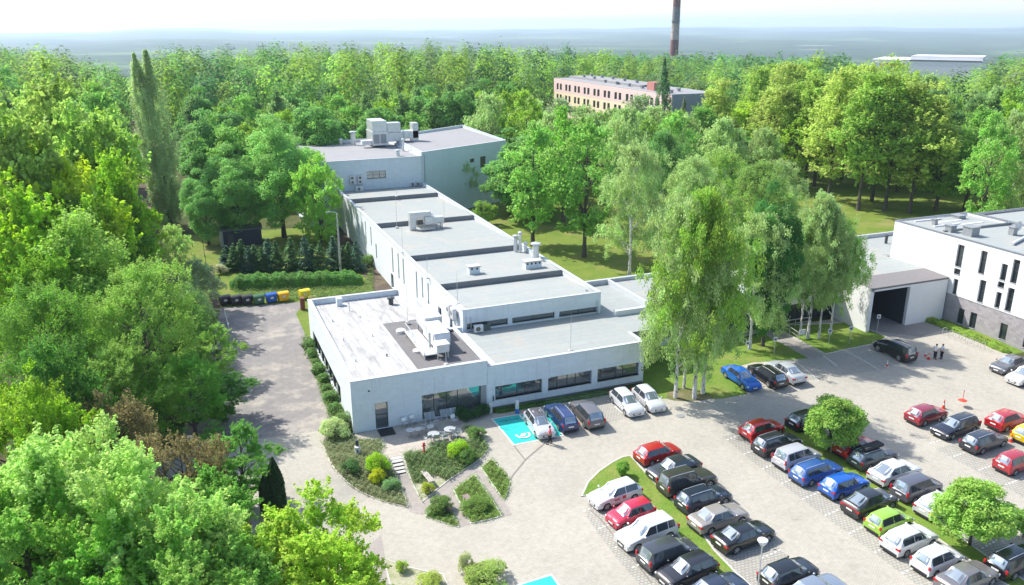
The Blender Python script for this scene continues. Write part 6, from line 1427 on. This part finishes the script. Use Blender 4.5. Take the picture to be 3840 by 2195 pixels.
# --- big near trees on the left
near = [('maple', D(120, 1095), 13, PALE, 4.6, 'pale green sunlit maple in the bottom left corner'), ('maple', D(330, 1160), 12.5, PALE, 4.4, 'pale green maple in front of the brown shrubs'), ('maple', D(455, 1290), 11, (0.317, 0.501, 0.106), 3.8, 'soft green maple right of the pale maples at the bottom'), ('maple', D(30, 1200), 12.5, (0.275, 0.469, 0.084), 4.0, 'mid green maple cut by the left edge near the bottom'),
 ('maple', D(230, 1330), 10.5, (0.275, 0.491, 0.072), 4.0, 'deeper green maple at the bottom edge, left'), ('maple', D(760, 1262), 8.6, (.42, .56, .07), 4.0, 'lime green maple at the bottom edge beside the drive'), ('maple', D(835, 1345), 6.8, (.42, .56, .07), 2.5, 'lowest lime green maple, right of the tall lime one'), ('maple', D(640, 1360), 7.2, LIME, 2.7, 'low lime green maple at the bottom, left of the tall lime one'), ('maple', D(490, 1185), 8.5, (0.211, 0.406, 0.072), 3.2, 'green maple left of the thuja at the drive edge'),
 ('bush', D(250, 985), 9.6, BROWN, 3.4, 'bronze-brown leaved tree, larger left one among the green maples'), ('bush', D(140, 1020), 8.6, BROWN, 2.3, 'bronze-brown leaved tree at the left of the larger bronze tree'), ('bush', D(430, 1075), 8.4, BROWN, 2.9, 'bronze-brown shrub right of the bigger bronze tree'), ('bush', D(545, 1235), 5.6, BROWN, 1.5, 'small bronze shrub near the thuja'),
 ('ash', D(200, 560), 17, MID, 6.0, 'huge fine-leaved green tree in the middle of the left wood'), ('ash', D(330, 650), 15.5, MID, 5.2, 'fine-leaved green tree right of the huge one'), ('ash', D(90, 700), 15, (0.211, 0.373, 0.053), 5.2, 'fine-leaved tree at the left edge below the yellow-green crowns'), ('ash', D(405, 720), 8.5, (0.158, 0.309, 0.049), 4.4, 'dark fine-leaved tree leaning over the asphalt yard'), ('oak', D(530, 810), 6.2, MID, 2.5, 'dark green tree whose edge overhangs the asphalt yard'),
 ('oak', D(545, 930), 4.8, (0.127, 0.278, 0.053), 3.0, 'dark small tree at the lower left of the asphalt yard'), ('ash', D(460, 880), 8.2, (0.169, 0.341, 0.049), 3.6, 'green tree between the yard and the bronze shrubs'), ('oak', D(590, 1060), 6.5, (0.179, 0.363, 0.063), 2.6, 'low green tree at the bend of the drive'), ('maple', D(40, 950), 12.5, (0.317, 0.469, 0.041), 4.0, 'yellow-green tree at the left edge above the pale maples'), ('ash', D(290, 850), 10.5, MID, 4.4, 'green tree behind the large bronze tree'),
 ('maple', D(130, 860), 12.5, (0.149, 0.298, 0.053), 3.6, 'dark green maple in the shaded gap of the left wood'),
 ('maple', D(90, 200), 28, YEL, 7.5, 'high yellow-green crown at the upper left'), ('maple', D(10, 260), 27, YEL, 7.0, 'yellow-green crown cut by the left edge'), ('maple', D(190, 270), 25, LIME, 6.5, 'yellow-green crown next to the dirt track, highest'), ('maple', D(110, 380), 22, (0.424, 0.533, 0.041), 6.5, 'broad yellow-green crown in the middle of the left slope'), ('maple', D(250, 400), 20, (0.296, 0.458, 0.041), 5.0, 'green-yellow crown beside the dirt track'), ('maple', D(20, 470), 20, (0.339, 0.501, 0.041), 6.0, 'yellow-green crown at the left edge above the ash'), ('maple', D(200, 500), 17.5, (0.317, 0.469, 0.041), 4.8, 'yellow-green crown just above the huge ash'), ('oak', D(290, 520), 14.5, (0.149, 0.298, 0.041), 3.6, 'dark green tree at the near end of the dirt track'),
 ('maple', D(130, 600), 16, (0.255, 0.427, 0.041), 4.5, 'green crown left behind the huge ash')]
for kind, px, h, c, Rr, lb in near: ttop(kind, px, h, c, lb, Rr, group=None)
tbase('column', D(429, 572), D(400, 122), (.40, .50, .22), 'right of the twin columnar poplars by the dirt track', 3.3, lod=0, tilt=-1.0)
tbase('column', D(424, 574), D(370, 128), (.40, .50, .22), 'left of the twin columnar poplars by the dirt track', 2.9, lod=0, tilt=-4.0, var=1)
tbase('birch', D(445, 700), D(440, 560), PALE, 'pale young willow at the foot of the twin poplars', 2.3); tbase('birch', D(500, 790), D(475, 650), GRY, 'greyish young willow at the left fence of the yard', 2.4); tbase('birch', D(470, 850), D(470, 705), BIR, 'light green young tree left of the yard railing', 2.6)
tbase('dense', D(707, 590), D(680, 325), (0.286, 0.488, 0.130), 'big round dark green maple behind the shed, its trunk in view', 6.2, lod=0); tbase('dense', D(600, 600), D(590, 372), (0.247, 0.439, 0.117), 'left round dark green maple over the shed', 5.2, lod=0); tbase('dense', D(520, 610), D(505, 430), (0.221, 0.403, 0.117), 'lowest left maple of the dark round group', 3.6, lod=0); tbase('dense', D(770, 560), D(770, 352), (0.286, 0.488, 0.130), 'maple between the big round one and the tall hall', 4.4, lod=0)
tbase('maple', D(800, 612), D(800, 396), (0.390, 0.600, 0.117), 'bright green maple in front of the long block corner', 4.3, lod=0)
tbase('bush', D(1150, 510), D(1150, 380), (0.402, 0.501, 0.209), 'pale blossoming shrub before the blue hall wall', 4.0, lod=0)
tbase('bush', D(1205, 560), D(1205, 500), MID, 'low green shrub on the lawn right of the long block', 2.3, lod=1)
# --- trees behind the front wing
for kind, b, t, c, Rr, lb in (('oak', D(1325, 612), D(1330, 300), FRESH, 5.2, 'fresh green tree on the lawn, left dark trunk'), ('oak', D(1453, 640), D(1440, 290), FRESH, 5.4, 'fresh green tree on the lawn, right dark trunk'), ('birch', D(1565, 690), D(1580, 360), BIR, 4.4, 'full weeping birch behind the link roof'),
    ('oak', D(1400, 560), D(1385, 265), (0.234, 0.427, 0.063), 5.0, 'green tree behind the two lawn trees'), ('birch', D(1640, 600), D(1630, 330), (0.179, 0.319, 0.094), 4.5, 'grey-green birch right of the weeping one'), ('birch', D(1720, 640), D(1720, 390), BIR, 4.5, 'birch behind the near birch group, left'), ('birch', D(1790, 600), D(1790, 380), (0.275, 0.406, 0.094), 4.3, 'birch behind the near birch group, middle'), ('birch', D(1880, 640), D(1870, 400), (0.255, 0.373, 0.094), 4.6, 'birch behind the dark round maple'),
    ('birch', D(1930, 600), D(1920, 400), BIR, 4.0, 'small birch right behind the dark round maple'),
    ('birch', q7(385, 1435), D(1690, 500), BIR, 3.4, 'front left white-stemmed birch on the lawn corner'), ('birch', q7(590, 1440), D(1755, 480), (0.286, 0.427, 0.072), 4.0, 'middle white-stemmed birch on the lawn corner'), ('birch', q7(685, 1385), D(1810, 560), BIR, 3.7, 'right white-stemmed birch on the lawn corner'), ('birch', q7(480, 1330), D(1725, 560), BIR, 2.6, 'hindmost birch of the lawn corner group'),
    ('dense', q7(1340, 870), D(1950, 475), (0.107, 0.261, 0.062), 3.0, 'dark green round maple between the birches'), ('birch', q7(1195, 905), D(1880, 530), BIR, 3.8, 'slim birch left of the dark maple'), ('birch', q7(1750, 720), D(2010, 560), (0.211, 0.341, 0.084), 2.6, 'straight white birch by the notice board'), ('birch', q7(1830, 785), D(2080, 490), BIR, 3.4, 'leaning white birch by the handrail'),
    ('birch', q7(1950, 785), D(2110, 520), BIR, 2.8, 'thin birch right of the leaning one'), ('birch', q7(2075, 740), D(2125, 545), (0.275, 0.406, 0.094), 2.8, 'rightmost birch before the entrance')): tbase(kind, b, t, c, lb, Rr, lod=0 if kind != 'oak' else None)
# --- yellow-green poplars on the far lawn
for i, (b, t, c) in enumerate(((z0c(1025, 1100), D(2050, 175), GOLD), (z0c(1265, 1100), D(2190, 172), YEL), (z0c(1335, 1150), D(2240, 190), YEL), (z0c(1470, 1165), D(2290, 215), GOLD), (z0c(625, 870), D(1835, 170), YEL), (z0c(1190, 1150), D(2140, 190), LIME), (z0c(760, 950), D(1930, 160), GOLD), (z0c(900, 1000), D(2000, 160), YEL), (z0c(850, 850), D(1890, 158), LIME), (z0c(700, 1000), D(1790, 200), GOLD), (z0c(1100, 980), D(2110, 165), YEL), (z0c(1400, 1050), D(2320, 225), GOLD), (z0c(950, 1020), D(2070, 200), YEL), (z0c(820, 940), D(1960, 190), GOLD), (z0c(1340, 1000), D(2260, 178), YEL), (z0c(1180, 1020), D(2160, 165), GOLD), (z0c(680, 820), D(1860, 162), YEL), (z0c(560, 900), D(1800, 260), (0.424, 0.554, 0.063)))):
    tbase('poplar', b, t, c, ('yellow-green poplar with bare trunk on the far lawn, ' + ('left half of the stand' if t[0] < 3080 else 'right half of the stand')), 6.3, lod=1, group='yellow-green poplars on the far lawn')
for b, t, c, lb in ((z0c(1615, 1145), D(2420, 300), MID, 'green aspen right of the yellow poplars'), (z0c(1770, 1155), D(2480, 262), FRESH, 'broad green aspen behind the office roof'), (z0c(2000, 1120), D(2530, 300), MID, 'green aspen at the right edge behind the office')): tbase('oak', b, t, c, lb, 5.5, lod=1)
# columnar poplars before the school
tbase('column', D(1640, 402), D(1645, 145), (0.127, 0.235, 0.094), 'dark columnar poplar in front of the school gable', 2.6, lod=1); tbase('column', D(1692, 415), D(1700, 240), (0.190, 0.235, 0.125), 'thin columnar poplar at the school corner', 1.4, lod=1)
for b, t, kd, c, lb in ((D(1445, 405), D(1450, 265), 'birch', BIR, 'green tree hiding the left foot of the school'), (D(1530, 405), D(1530, 272), 'birch', (0.234, 0.384, 0.084), 'tree before the middle of the school'), (D(1590, 405), D(1580, 238), 'birch', GRY, 'taller tree before the right part of the school'), (D(1672, 420), D(1670, 275), 'oak', MID, 'green tree below the school gable')): tbase(kd, b, t, c, lb, 5.0, lod=1)
for b, t, kd, c, lb in ((D(1735, 445), D(1735, 262), 'oak', FRESH, 'green tree before the school gable, left of the yellow poplars'), (D(1775, 430), D(1768, 205), 'poplar', GOLD, 'outermost yellow-green poplar hiding the right end of the school'), (D(1395, 400), D(1400, 245), 'birch', GRY, 'grey-green tree at the far left corner of the school'), (D(1620, 425), D(1612, 265), 'birch', BIR, 'light tree before the right end of the pink front')): tbase(kd, b, t, c, lb, 5.0, lod=1)
# parking trees
tbase('lolly', z4(560, 400), z4(580, -15), (.31, .46, .10), 'round bright green tree at the head of the second grass island', 2.35, lod=0, var=0); tbase('lolly', z4(1665, 1145), z4(1680, 610), (.31, .46, .10), 'round bright green tree lower on the second grass island', 2.45, lod=0, var=1)
tbase('lolly', z3(700, 600), z3(700, 480), (0.234, 0.384, 0.072), 'tiny sapling on the tip of the first grass island', .55, lod=0, var=2); b = at(z4(2085, 1080)); tree('lolly', b.x, b.y, 2.2, FRESH, 'small young tree at the right edge of the parking', lod=0)
tbase('thuja', z2(90, 900), z2(75, 450), (0.053, 0.105, 0.040), 'dark conical thuja at the edge of the drive', .72, lod=0); tbase('thuja', z2(20, 920), z2(10, 560), (0.053, 0.105, 0.040), 'second dark thuja behind the front one', .60, lod=0)
# spruces behind the hedge
for i, (bx, tx, ty) in enumerate(((540, 530, 490), (640, 622, 455), (735, 722, 410), (830, 810, 495), (895, 885, 480), (985, 985, 510), (1085, 1075, 395), (1180, 1165, 425), (1370, 1360, 385), (1560, 1545, 350), (1640, 1610, 480), (1750, 1745, 430), (1920, 1910, 370), (2050, 2030, 490), (2120, 2110, 450), (2225, 2205, 420))):
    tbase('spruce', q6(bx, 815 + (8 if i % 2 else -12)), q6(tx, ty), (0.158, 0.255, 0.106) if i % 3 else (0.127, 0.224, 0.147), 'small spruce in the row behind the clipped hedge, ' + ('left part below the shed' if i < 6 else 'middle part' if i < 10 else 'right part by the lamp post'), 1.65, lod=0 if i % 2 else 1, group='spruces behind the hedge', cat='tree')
# --- hedge, ground cover, shrubs
def leafy(name, P, Nn, size, tint, rng, col, label, cat, kind=None, asp=.9):
    me = quads_mesh(name, P, Nn, size, tint, rng, asp); o = link(name, me); o.color = (*col, 1); tag(o, label, cat, None, kind); return o
def hedge(a, b, wdt, h, n, leafsz, col, label, seed, name='hedge', zf=None):
    rng = np.random.default_rng(seed); a = np.array([a.x, a.y]); b = np.array([b.x, b.y]); d = b - a; L = np.linalg.norm(d); d /= L; nn = np.array([-d[1], d[0]])
    u = rng.uniform(0, L, n); th = rng.uniform(-.25, np.pi + .25, n); r = rng.uniform(.82, 1.06, n) * (1 + .07 * np.sin(u * 2.1) + .05 * np.sin(u * 5.3 + 1))
    e = np.minimum(1, np.minimum(u, L - u) / (wdt * .5)) ** .4
    cx_ = np.sign(np.cos(th)) * np.abs(np.cos(th)) ** .5 * wdt / 2 * r * e; cz_ = np.maximum(0.02, np.abs(np.sin(th)) ** .5 * h * r * np.maximum(e, .5)) * rng.uniform(.0, 1, n) ** (np.where(np.abs(np.cos(th)) > .8, .6, .05))
    xy = a + d * u[:, None] + nn * cx_[:, None]; P = np.column_stack([xy, cz_ + np.array([gz(*q) for q in xy])])
    Nn = norm(np.column_stack([nn[0] * np.cos(th), nn[1] * np.cos(th), np.abs(np.sin(th)) + .3]) + rng.normal(0, .5, (n, 3)))
    return leafy(name, P, Nn, leafsz * rng.uniform(.6, 1.3, n), .5 + .3 * np.sin(u * 1.7 + 3 * np.sin(u * .6)) * .6 + rng.uniform(-.3, .3, n), rng, col, label, 'hedge')
hedge(at(q6(560, 960), 0.9), at(q6(2290, 905), .9), 2.8, 1.75, 26000, .11, (.15, .29, .07), 'long clipped green hedge between the spruces and the waste containers', 5)
hedge(at(z5(1520, 240)), at(z5(2290, 550)), 1.1, .55, 9000, .08, (0.317, 0.427, 0.084), 'low hedge strip along the stone ground floor of the office', 6)
def cover(poly, n, hmax, leafsz, col, label, seed, excl=(), name='ground_cover'):
    rng = np.random.default_rng(seed); xs = [p[0] for p in poly]; ys = [p[1] for p in poly]; pts = []
    while len(pts) < n:
        x, y = rng.uniform(min(xs), max(xs)), rng.uniform(min(ys), max(ys))
        if inside(x, y, poly) and not any(inside(x, y, e) for e in excl): pts.append((x, y))
    P = np.array(pts); f = .5 + .25 * np.sin(P[:, 0] * 2.3 + 2 * np.sin(P[:, 1] * 1.1)) + .25 * np.sin(P[:, 1] * 2.9 + P[:, 0]); f = np.clip(f, .05, 1)
    P = P + rng.normal(0, .12, P.shape); z = np.array([gz(*q) for q in pts]) + .03 + hmax * (.35 + 1.1 * f) * rng.uniform(0, 1, n) ** .6 * (1 + .5 * np.sin(P[:, 0] * 9) * np.sin(P[:, 1] * 8))
    Nn = norm(np.column_stack([rng.normal(0, .5, n), rng.normal(0, .5, n), np.ones(n)])); 
    return leafy(name, np.column_stack([P, z]), Nn, leafsz * rng.uniform(.5, 1.4, n), np.clip(.15 + .5 * np.sin(P[:, 0] * 3.1 + 5 * np.sin(P[:, 1] * 1.7)) ** 2 + rng.uniform(-.1, .4, n), 0, 1), rng, col, label, 'ground cover', 'stuff')
Gc = (0.271, 0.308, 0.161)
gp = [at(z2(*p))[:2] for p in ((1145, 650), (1230, 655), (1310, 590), (1425, 640), (1350, 700), (1225, 805))]
cover(BEDS['a'], 26000, .32, .05, Gc, 'creeping juniper covering the curved bed left of the steps', 21); cover(BEDS['b'], 24000, .38, .05, (0.190, 0.266, 0.106), 'creeping juniper covering the bed between steps and charging bay', 22, (gp,))
cover(BEDS['c'], 7000, .25, .045, (0.234, 0.319, 0.084), 'grassy planting in the narrow right wedge bed', 23); cover(BEDS['d'], 12000, .25, .045, (0.234, 0.330, 0.084), 'grassy planting around the brown bench', 24); cover(BEDS['e'], 5000, .2, .045, (0.211, 0.298, 0.084), 'planting in the small lower triangular bed', 25)
cover([at(q6(*p))[:2] for p in ((560, 1060), (2300, 1010), (2420, 700), (2427, 1100), (1600, 1180), (1300, 1230), (700, 1130))], 15000, .3, .08, (0.201, 0.278, 0.084), 'rough ground cover between hedge and the left wing', 26)
cover([(9.9, 70), (11.35, 67.2), (11.35, 92.0), (10.6, 92)], 9000, .4, .07, (0.169, 0.255, 0.072), 'ivy and weeds along the left wall of the wing', 27)
def shrub(px, h, Rr, col, label, kind='shrub', group=None): p = at(px); tree(kind, p.x, p.y, h, col, label, group=group, wid=Rr / (1.0 if kind == 'shrub' else 3.4) * (1.5 if kind == 'shrub' else 8) / h, cat='shrub', lod=0)
for px, h, Rr, c, lb in ((z2(530, 290), 1.7, 1.35, (0.466, 0.554, 0.252), 'pale variegated shrub at the corner of the left wing'), (z2(620, 220), 1.6, .9, (0.211, 0.319, 0.106), 'grey-green juniper at the foot of the left wing corner'), (z2(865, 570), 1.7, 1.0, (0.360, 0.533, 0.041), 'bright yellow-green shrub left of the steps'), (z2(870, 650), 1.2, .75, (0.551, 0.576, 0.041), 'golden low shrub left of the lower steps'), (z2(975, 705), 1.0, .75, (0.255, 0.427, 0.168), 'blue-green fountain-like shrub by the path'),
    (z2(660, 560), .9, .8, (0.106, 0.213, 0.063), 'dark green low conifer in the left bed'), (z2(1500, 440), 1.5, .9, (0.360, 0.522, 0.041), 'bright yellow-green shrub in the bed above the path'), (z2(1265, 735), .9, .55, (0.360, 0.406, 0.041), 'round olive-yellow shrub below the pale bench'), (z2(1370, 870), 1.1, 1.05, (0.169, 0.266, 0.063), 'round dark shrub filling the small triangular bed'), (z2(1640, 860), .8, 1.2, (0.190, 0.298, 0.063), 'dark low shrub in front of the brown bench'),
    (z2(1060, 1350), .8, .45, (0.317, 0.427, 0.063), 'single round shrub in the gravel bed at the bottom'), (z2(1720, 1440), 1.2, 1.6, (0.317, 0.406, 0.106), 'light wispy shrub at the bottom edge by the lower charging bay'), (z2(1280, 1460), .8, .9, (0.402, 0.469, 0.106), 'yellowish shrub cut by the bottom edge'), (z2(1570, 620 - 140), 1.0, .9, (0.149, 0.255, 0.063), 'dark juniper mound at the corner of the terrace bed'), (z2(1650, 300), 1.0, .8, (0.169, 0.278, 0.072), 'juniper mound at the right end of the terrace bed'), (z2(1560, 1350), 1.6, .5, (0.466, 0.512, 0.252), 'thin pale twiggy shrub near the bottom edge')): shrub(px, h, Rr, c, lb)
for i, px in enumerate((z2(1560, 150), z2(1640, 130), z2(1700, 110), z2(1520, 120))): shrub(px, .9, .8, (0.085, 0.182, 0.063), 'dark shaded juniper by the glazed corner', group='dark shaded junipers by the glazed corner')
for i, y in enumerate((69.0, 71.5, 74.0, 76.3, 78.8, 81.2, 83.6, 86.0, 88.6)): tree('shrub', 10.75 - (.1 if i % 2 else -.1), y, .75 + .2 * (i % 3), (0.179, 0.298, 0.094), 'green juniper along the left wall of the wing', group='junipers along the left wall', wid=1.15, cat='shrub', lod=1)
for i, px in enumerate((z5(1360, 190), z5(1440, 190), z5(1540, 230))): shrub(px, 1.0, .65, ((0.106, 0.213, 0.063), (0.211, 0.341, 0.084), (0.339, 0.278, 0.106))[i], ('dark round shrub', 'green round shrub', 'reddish round shrub')[i] + ' beside the entrance block')
for px, n_ in ((z7(900, 880), 0),): hedge(at(z7(160, 1010)), at(z7(1440, 790)), .9, .28, 7000, .05, (0.127, 0.235, 0.063), 'strip of low green plants under the wide windows', 8, 'planting_strip')
shrub(q6(450, 860), 1.4, 1.0, (0.466, 0.469, 0.293), 'pale shrub at the left end of the hedge'); shrub(q6(2350, 760), 1.8, 1.3, (0.149, 0.255, 0.063), 'dark shrub between hedge and long block'); shrub(q6(1640, 1230), .9, .6, (0.424, 0.427, 0.209), 'dry pale shrub beside the pale yellow container') 
# --- the wood: single trees as far as they can be told apart, then one mass
BLD = [[(8, 62), (118, 62), (118, 95), (8, 95)], [(17, 90), (43, 90), (43, 176), (17, 176)], [(40, 145), (64, 145), (64, 188), (40, 188)], [(123, 195), (146, 195), (146, 280), (123, 280)]]
KEEP = [(-2.5, 60), (27, 60), (27, 150), (1, 150)]
def free(x, y, dmin):
    if any(inside(x, y, b) for b in BLD) or inside(x, y, KEEP): return False
    if y > 120 and -10.5 < x + (y - 130) * .035 < -3.2: return False
    return all((x - a) ** 2 + (y - b) ** 2 > dmin ** 2 for a, b in TREES)
frng = random.Random(5)
kinds_mid = [('oak', FRESH, 'fresh green broadleaf tree'), ('oak', MID, 'mid green broadleaf tree'), ('birch', BIR, 'light birch'), ('birch', (0.211, 0.330, 0.106), 'grey-green birch'), ('aspen', (0.201, 0.319, 0.106), 'tall grey-green aspen'), ('dense', (.17, .33, .08), 'round maple'), ('oak', (0.339, 0.480, 0.063), 'yellow-green broadleaf tree'), ('aspen', (0.275, 0.406, 0.125), 'pale aspen')]
def wood(n, reg, where, group, hh=(15, 21), dmin=5.5, kinds=kinds_mid, lod=None, skip=None, hf=None):
    k = tries = 0
    while k < n and tries < n * 60:
        tries += 1; x, y = reg(frng)
        if not free(x, y, dmin) or (skip and skip(x, y)) or (not hf and school_view(x, y)): continue
        kd, c, nm = frng.choice(kinds); h = hf(x, y) if hf else min(frng.uniform(*hh), max(8, allowed(x, y) - frng.uniform(0, 2)))
        tree(kd, x, y, h, c, nm + ' ' + where, group=nm + 's ' + where, wid=frng.uniform(.85, 1.15) * 18 / h * (1.05 if kd != 'birch' else 1.1), lod=lod); k += 1
def polar(a0, a1, r0, r1):
    def f(r): t = R(r.uniform(a0, a1)); q = math.sqrt(r.uniform(r0 * r0, r1 * r1)); return q * math.sin(t), q * math.cos(t)
    return f
lawn_skip = lambda x, y: (62 < x < 128 and 85 < y < 150) or (43 < x < 66 and 85 < y < 128)
wood(40, polar(1.0, 15.5, 165, 235), 'in the wood behind the shed and maples', None, (14, 18.5), 6.0, lod=1, skip=lambda x, y: x < 2 and y < 165)
wood(30, polar(13, 32, 192, 250), 'in the wood behind the tall halls', None, (16, 20), 6.2, lod=1)
wood(40, polar(-12, -3.0, 125, 245), 'in the wood left of the dirt track', None, (17, 24), 5.6, lod=1)
wood(26, polar(22, 40, 150, 200), 'between the halls and the school', None, (10, 13.5), 6.0, lod=1, skip=lawn_skip)
wood(20, polar(23.5, 36.5, 160, 212), 'before the lower storeys of the school', None, dmin=5.0, lod=1, skip=lambda x, y: x > 122, kinds=[('oak', FRESH, 'fresh green broadleaf tree'), ('birch', BIR, 'light birch'), ('oak', MID, 'mid green broadleaf tree')], hf=lambda x, y: 35 - .098 * math.hypot(x, y) - frng.uniform(0, 3.0))
wood(16, polar(36, 50, 150, 200), 'around the near side of the school', None, (12, 16), 6.0, lod=1, skip=lambda x, y: (62 < x < 150 and 60 < y < 142))
wood(28, polar(45, 56, 165, 260), 'in the wood beyond the office building', None, (17, 23), 6.5, lod=1, skip=lambda x, y: x < 150 and y < 142)
wood(14, polar(52, 60, 150, 200), 'at the right edge beyond the office building', None, (17, 22), 6.0, lod=1, kinds=[('oak', FRESH, 'fresh green broadleaf tree'), ('aspen', (.26, .36, .15), 'pale aspen'), ('birch', BIR, 'light birch')])
def woodmass(name, label, pts, seed, hh, leafsz, per, R0, cols=None, tone=(0.211, 0.352, 0.072)):
    rng = np.random.default_rng(seed); n = len(pts); pts = np.array(pts); H = rng.uniform(*hh, n); RR = R0 * rng.uniform(.75, 1.2, n)
    k = np.repeat(np.arange(n), per); m_ = len(k); d = norm(rng.normal(size=(m_, 3)) + np.array([0, 0, .45])); lob = rng.uniform(.86, 1.0, m_) + .16 * np.sin(4 * np.arctan2(d[:, 1], d[:, 0]) + k) + .15 * np.sin(6 * d[:, 2] + k * 1.7)
    rz = H * .42; P = np.column_stack([pts[k, 0] + d[:, 0] * RR[k] * lob, pts[k, 1] + d[:, 1] * RR[k] * lob, pts[k, 2] + H[k] - rz[k] + d[:, 2] * rz[k] * lob]); P += rng.normal(0, .4, P.shape)
    Nn = norm(d * 1.0 + np.array([0, 0, .35]) + rng.normal(0, .25, (m_, 3))); tt = rng.uniform(.0, 1, n)
    me = quads_mesh(name, P, Nn, leafsz * rng.uniform(.6, 1.3, m_), tt[k] * .85 + rng.uniform(-.1, .2, m_), rng); o = link(name, me); o.color = (*tone, 1); tag(o, label, 'forest', None, 'stuff'); return o
def scatter(n, reg, dmin, zf=lambda x, y: 0.0, skip=None):
    cell = {}; out = []; tries = 0
    while len(out) < n and tries < n * 30:
        tries += 1; x, y = reg(frng); c = (int(x // dmin), int(y // dmin))
        if any((x - a) ** 2 + (y - b) ** 2 < dmin * dmin for i in (-1, 0, 1) for j in (-1, 0, 1) for a, b in cell.get((c[0] + i, c[1] + j), [])): continue
        if any(inside(x, y, b) for b in BLD) or (skip and skip(x, y)): continue
        cell.setdefault(c, []).append((x, y)); out.append((x, y, zf(x, y)))
    return out
notch = lambda x, y: -2.2 < math.degrees(math.atan2(x, y)) - 0 < -0.5 and 0
def mixed(label, pts, seed, hh, leafsz, per, R0):
    tones = (((0.245, 0.372, 0.062), 'fresh green'), ((0.153, 0.275, 0.070), 'mid green'), ((0.192, 0.268, 0.116), 'grey-green'), ((0.085, 0.179, 0.062), 'dark green'))
    for i, (tn, nm) in enumerate(tones):
        sel = [p for j, p in enumerate(pts) if (j * 7 + j // 5) % 7 in ((0, 1, 5), (2, 6), (3,), (4,))[i]]
        woodmass('wood', nm + ' crowns ' + label, sel, seed + i, hh, leafsz, per, R0, tone=tn)
mixed('making the skyline wood behind the halls', scatter(1500, polar(.8, 50.5, 238, 432), 6.6, base_off, lambda x, y: school_view(x, y) or (math.degrees(math.atan2(x, y)) > 46 and math.hypot(x, y) < 255)), 31, (14, 25), .50, 480, 4.2)
mixed('making the skyline left of the dirt track', scatter(360, polar(-11, .8, 232, 420), 6.6, base_off, lambda x, y: -10.5 < x + (y - 130) * .035 < -4), 41, (19, 25), .50, 480, 4.2)
mixed('at the right edge of the skyline', scatter(270, polar(50.5, 58, 255, 430), 6.8, base_off), 51, (19, 25), .50, 480, 4.3)
def zfall(x, y):
    r = math.hypot(x, y + 15); return min(-110 * sm((r - 430) / 800) - 1, 35 - (.036 if math.degrees(math.atan2(x, y)) > 18 else .046) * r - 26)
woodmass('wood', 'hazy strip of distant forest below the horizon behind the school', scatter(1500, polar(18, 58, 440, 860), 8.0, zfall, lambda x, y: 43.5 < math.degrees(math.atan2(x, y)) < 51.5 and math.hypot(x, y) < 620), 35, (20, 27), 1.1, 150, 5.0, tone=(0.117, 0.235, 0.072))
woodmass('wood', 'hazy distant forest on the slope left of the poplars', scatter(900, polar(-11, 20, 480, 1100), 10.0, zfall), 36, (18, 25), 1.3, 120, 6.0, tone=(0.149, 0.278, 0.072))
# --- haze
HZ = MB(); HZ.box(-16000, -300, -420, 22500, 22500, 99); hz = HZ.build('haze', newmat('air')[0]); hz['kind'] = 'stuff'; hz['label'] = 'thin blue summer haze over the far plain'; hz['category'] = 'haze'
hm = MATS['air']; hn = hm.node_tree; hn.nodes.remove(hn.nodes['Principled BSDF']); pv_ = hn.nodes.new('ShaderNodeVolumePrincipled')
pv_.inputs['Color'].default_value = (.70, .86, 1.0, 1); pv_.inputs['Density'].default_value = 0.00010; pv_.inputs['Anisotropy'].default_value = 0.2
hn.links.new(pv_.outputs[0], hn.nodes['Material Output'].inputs['Volume'])
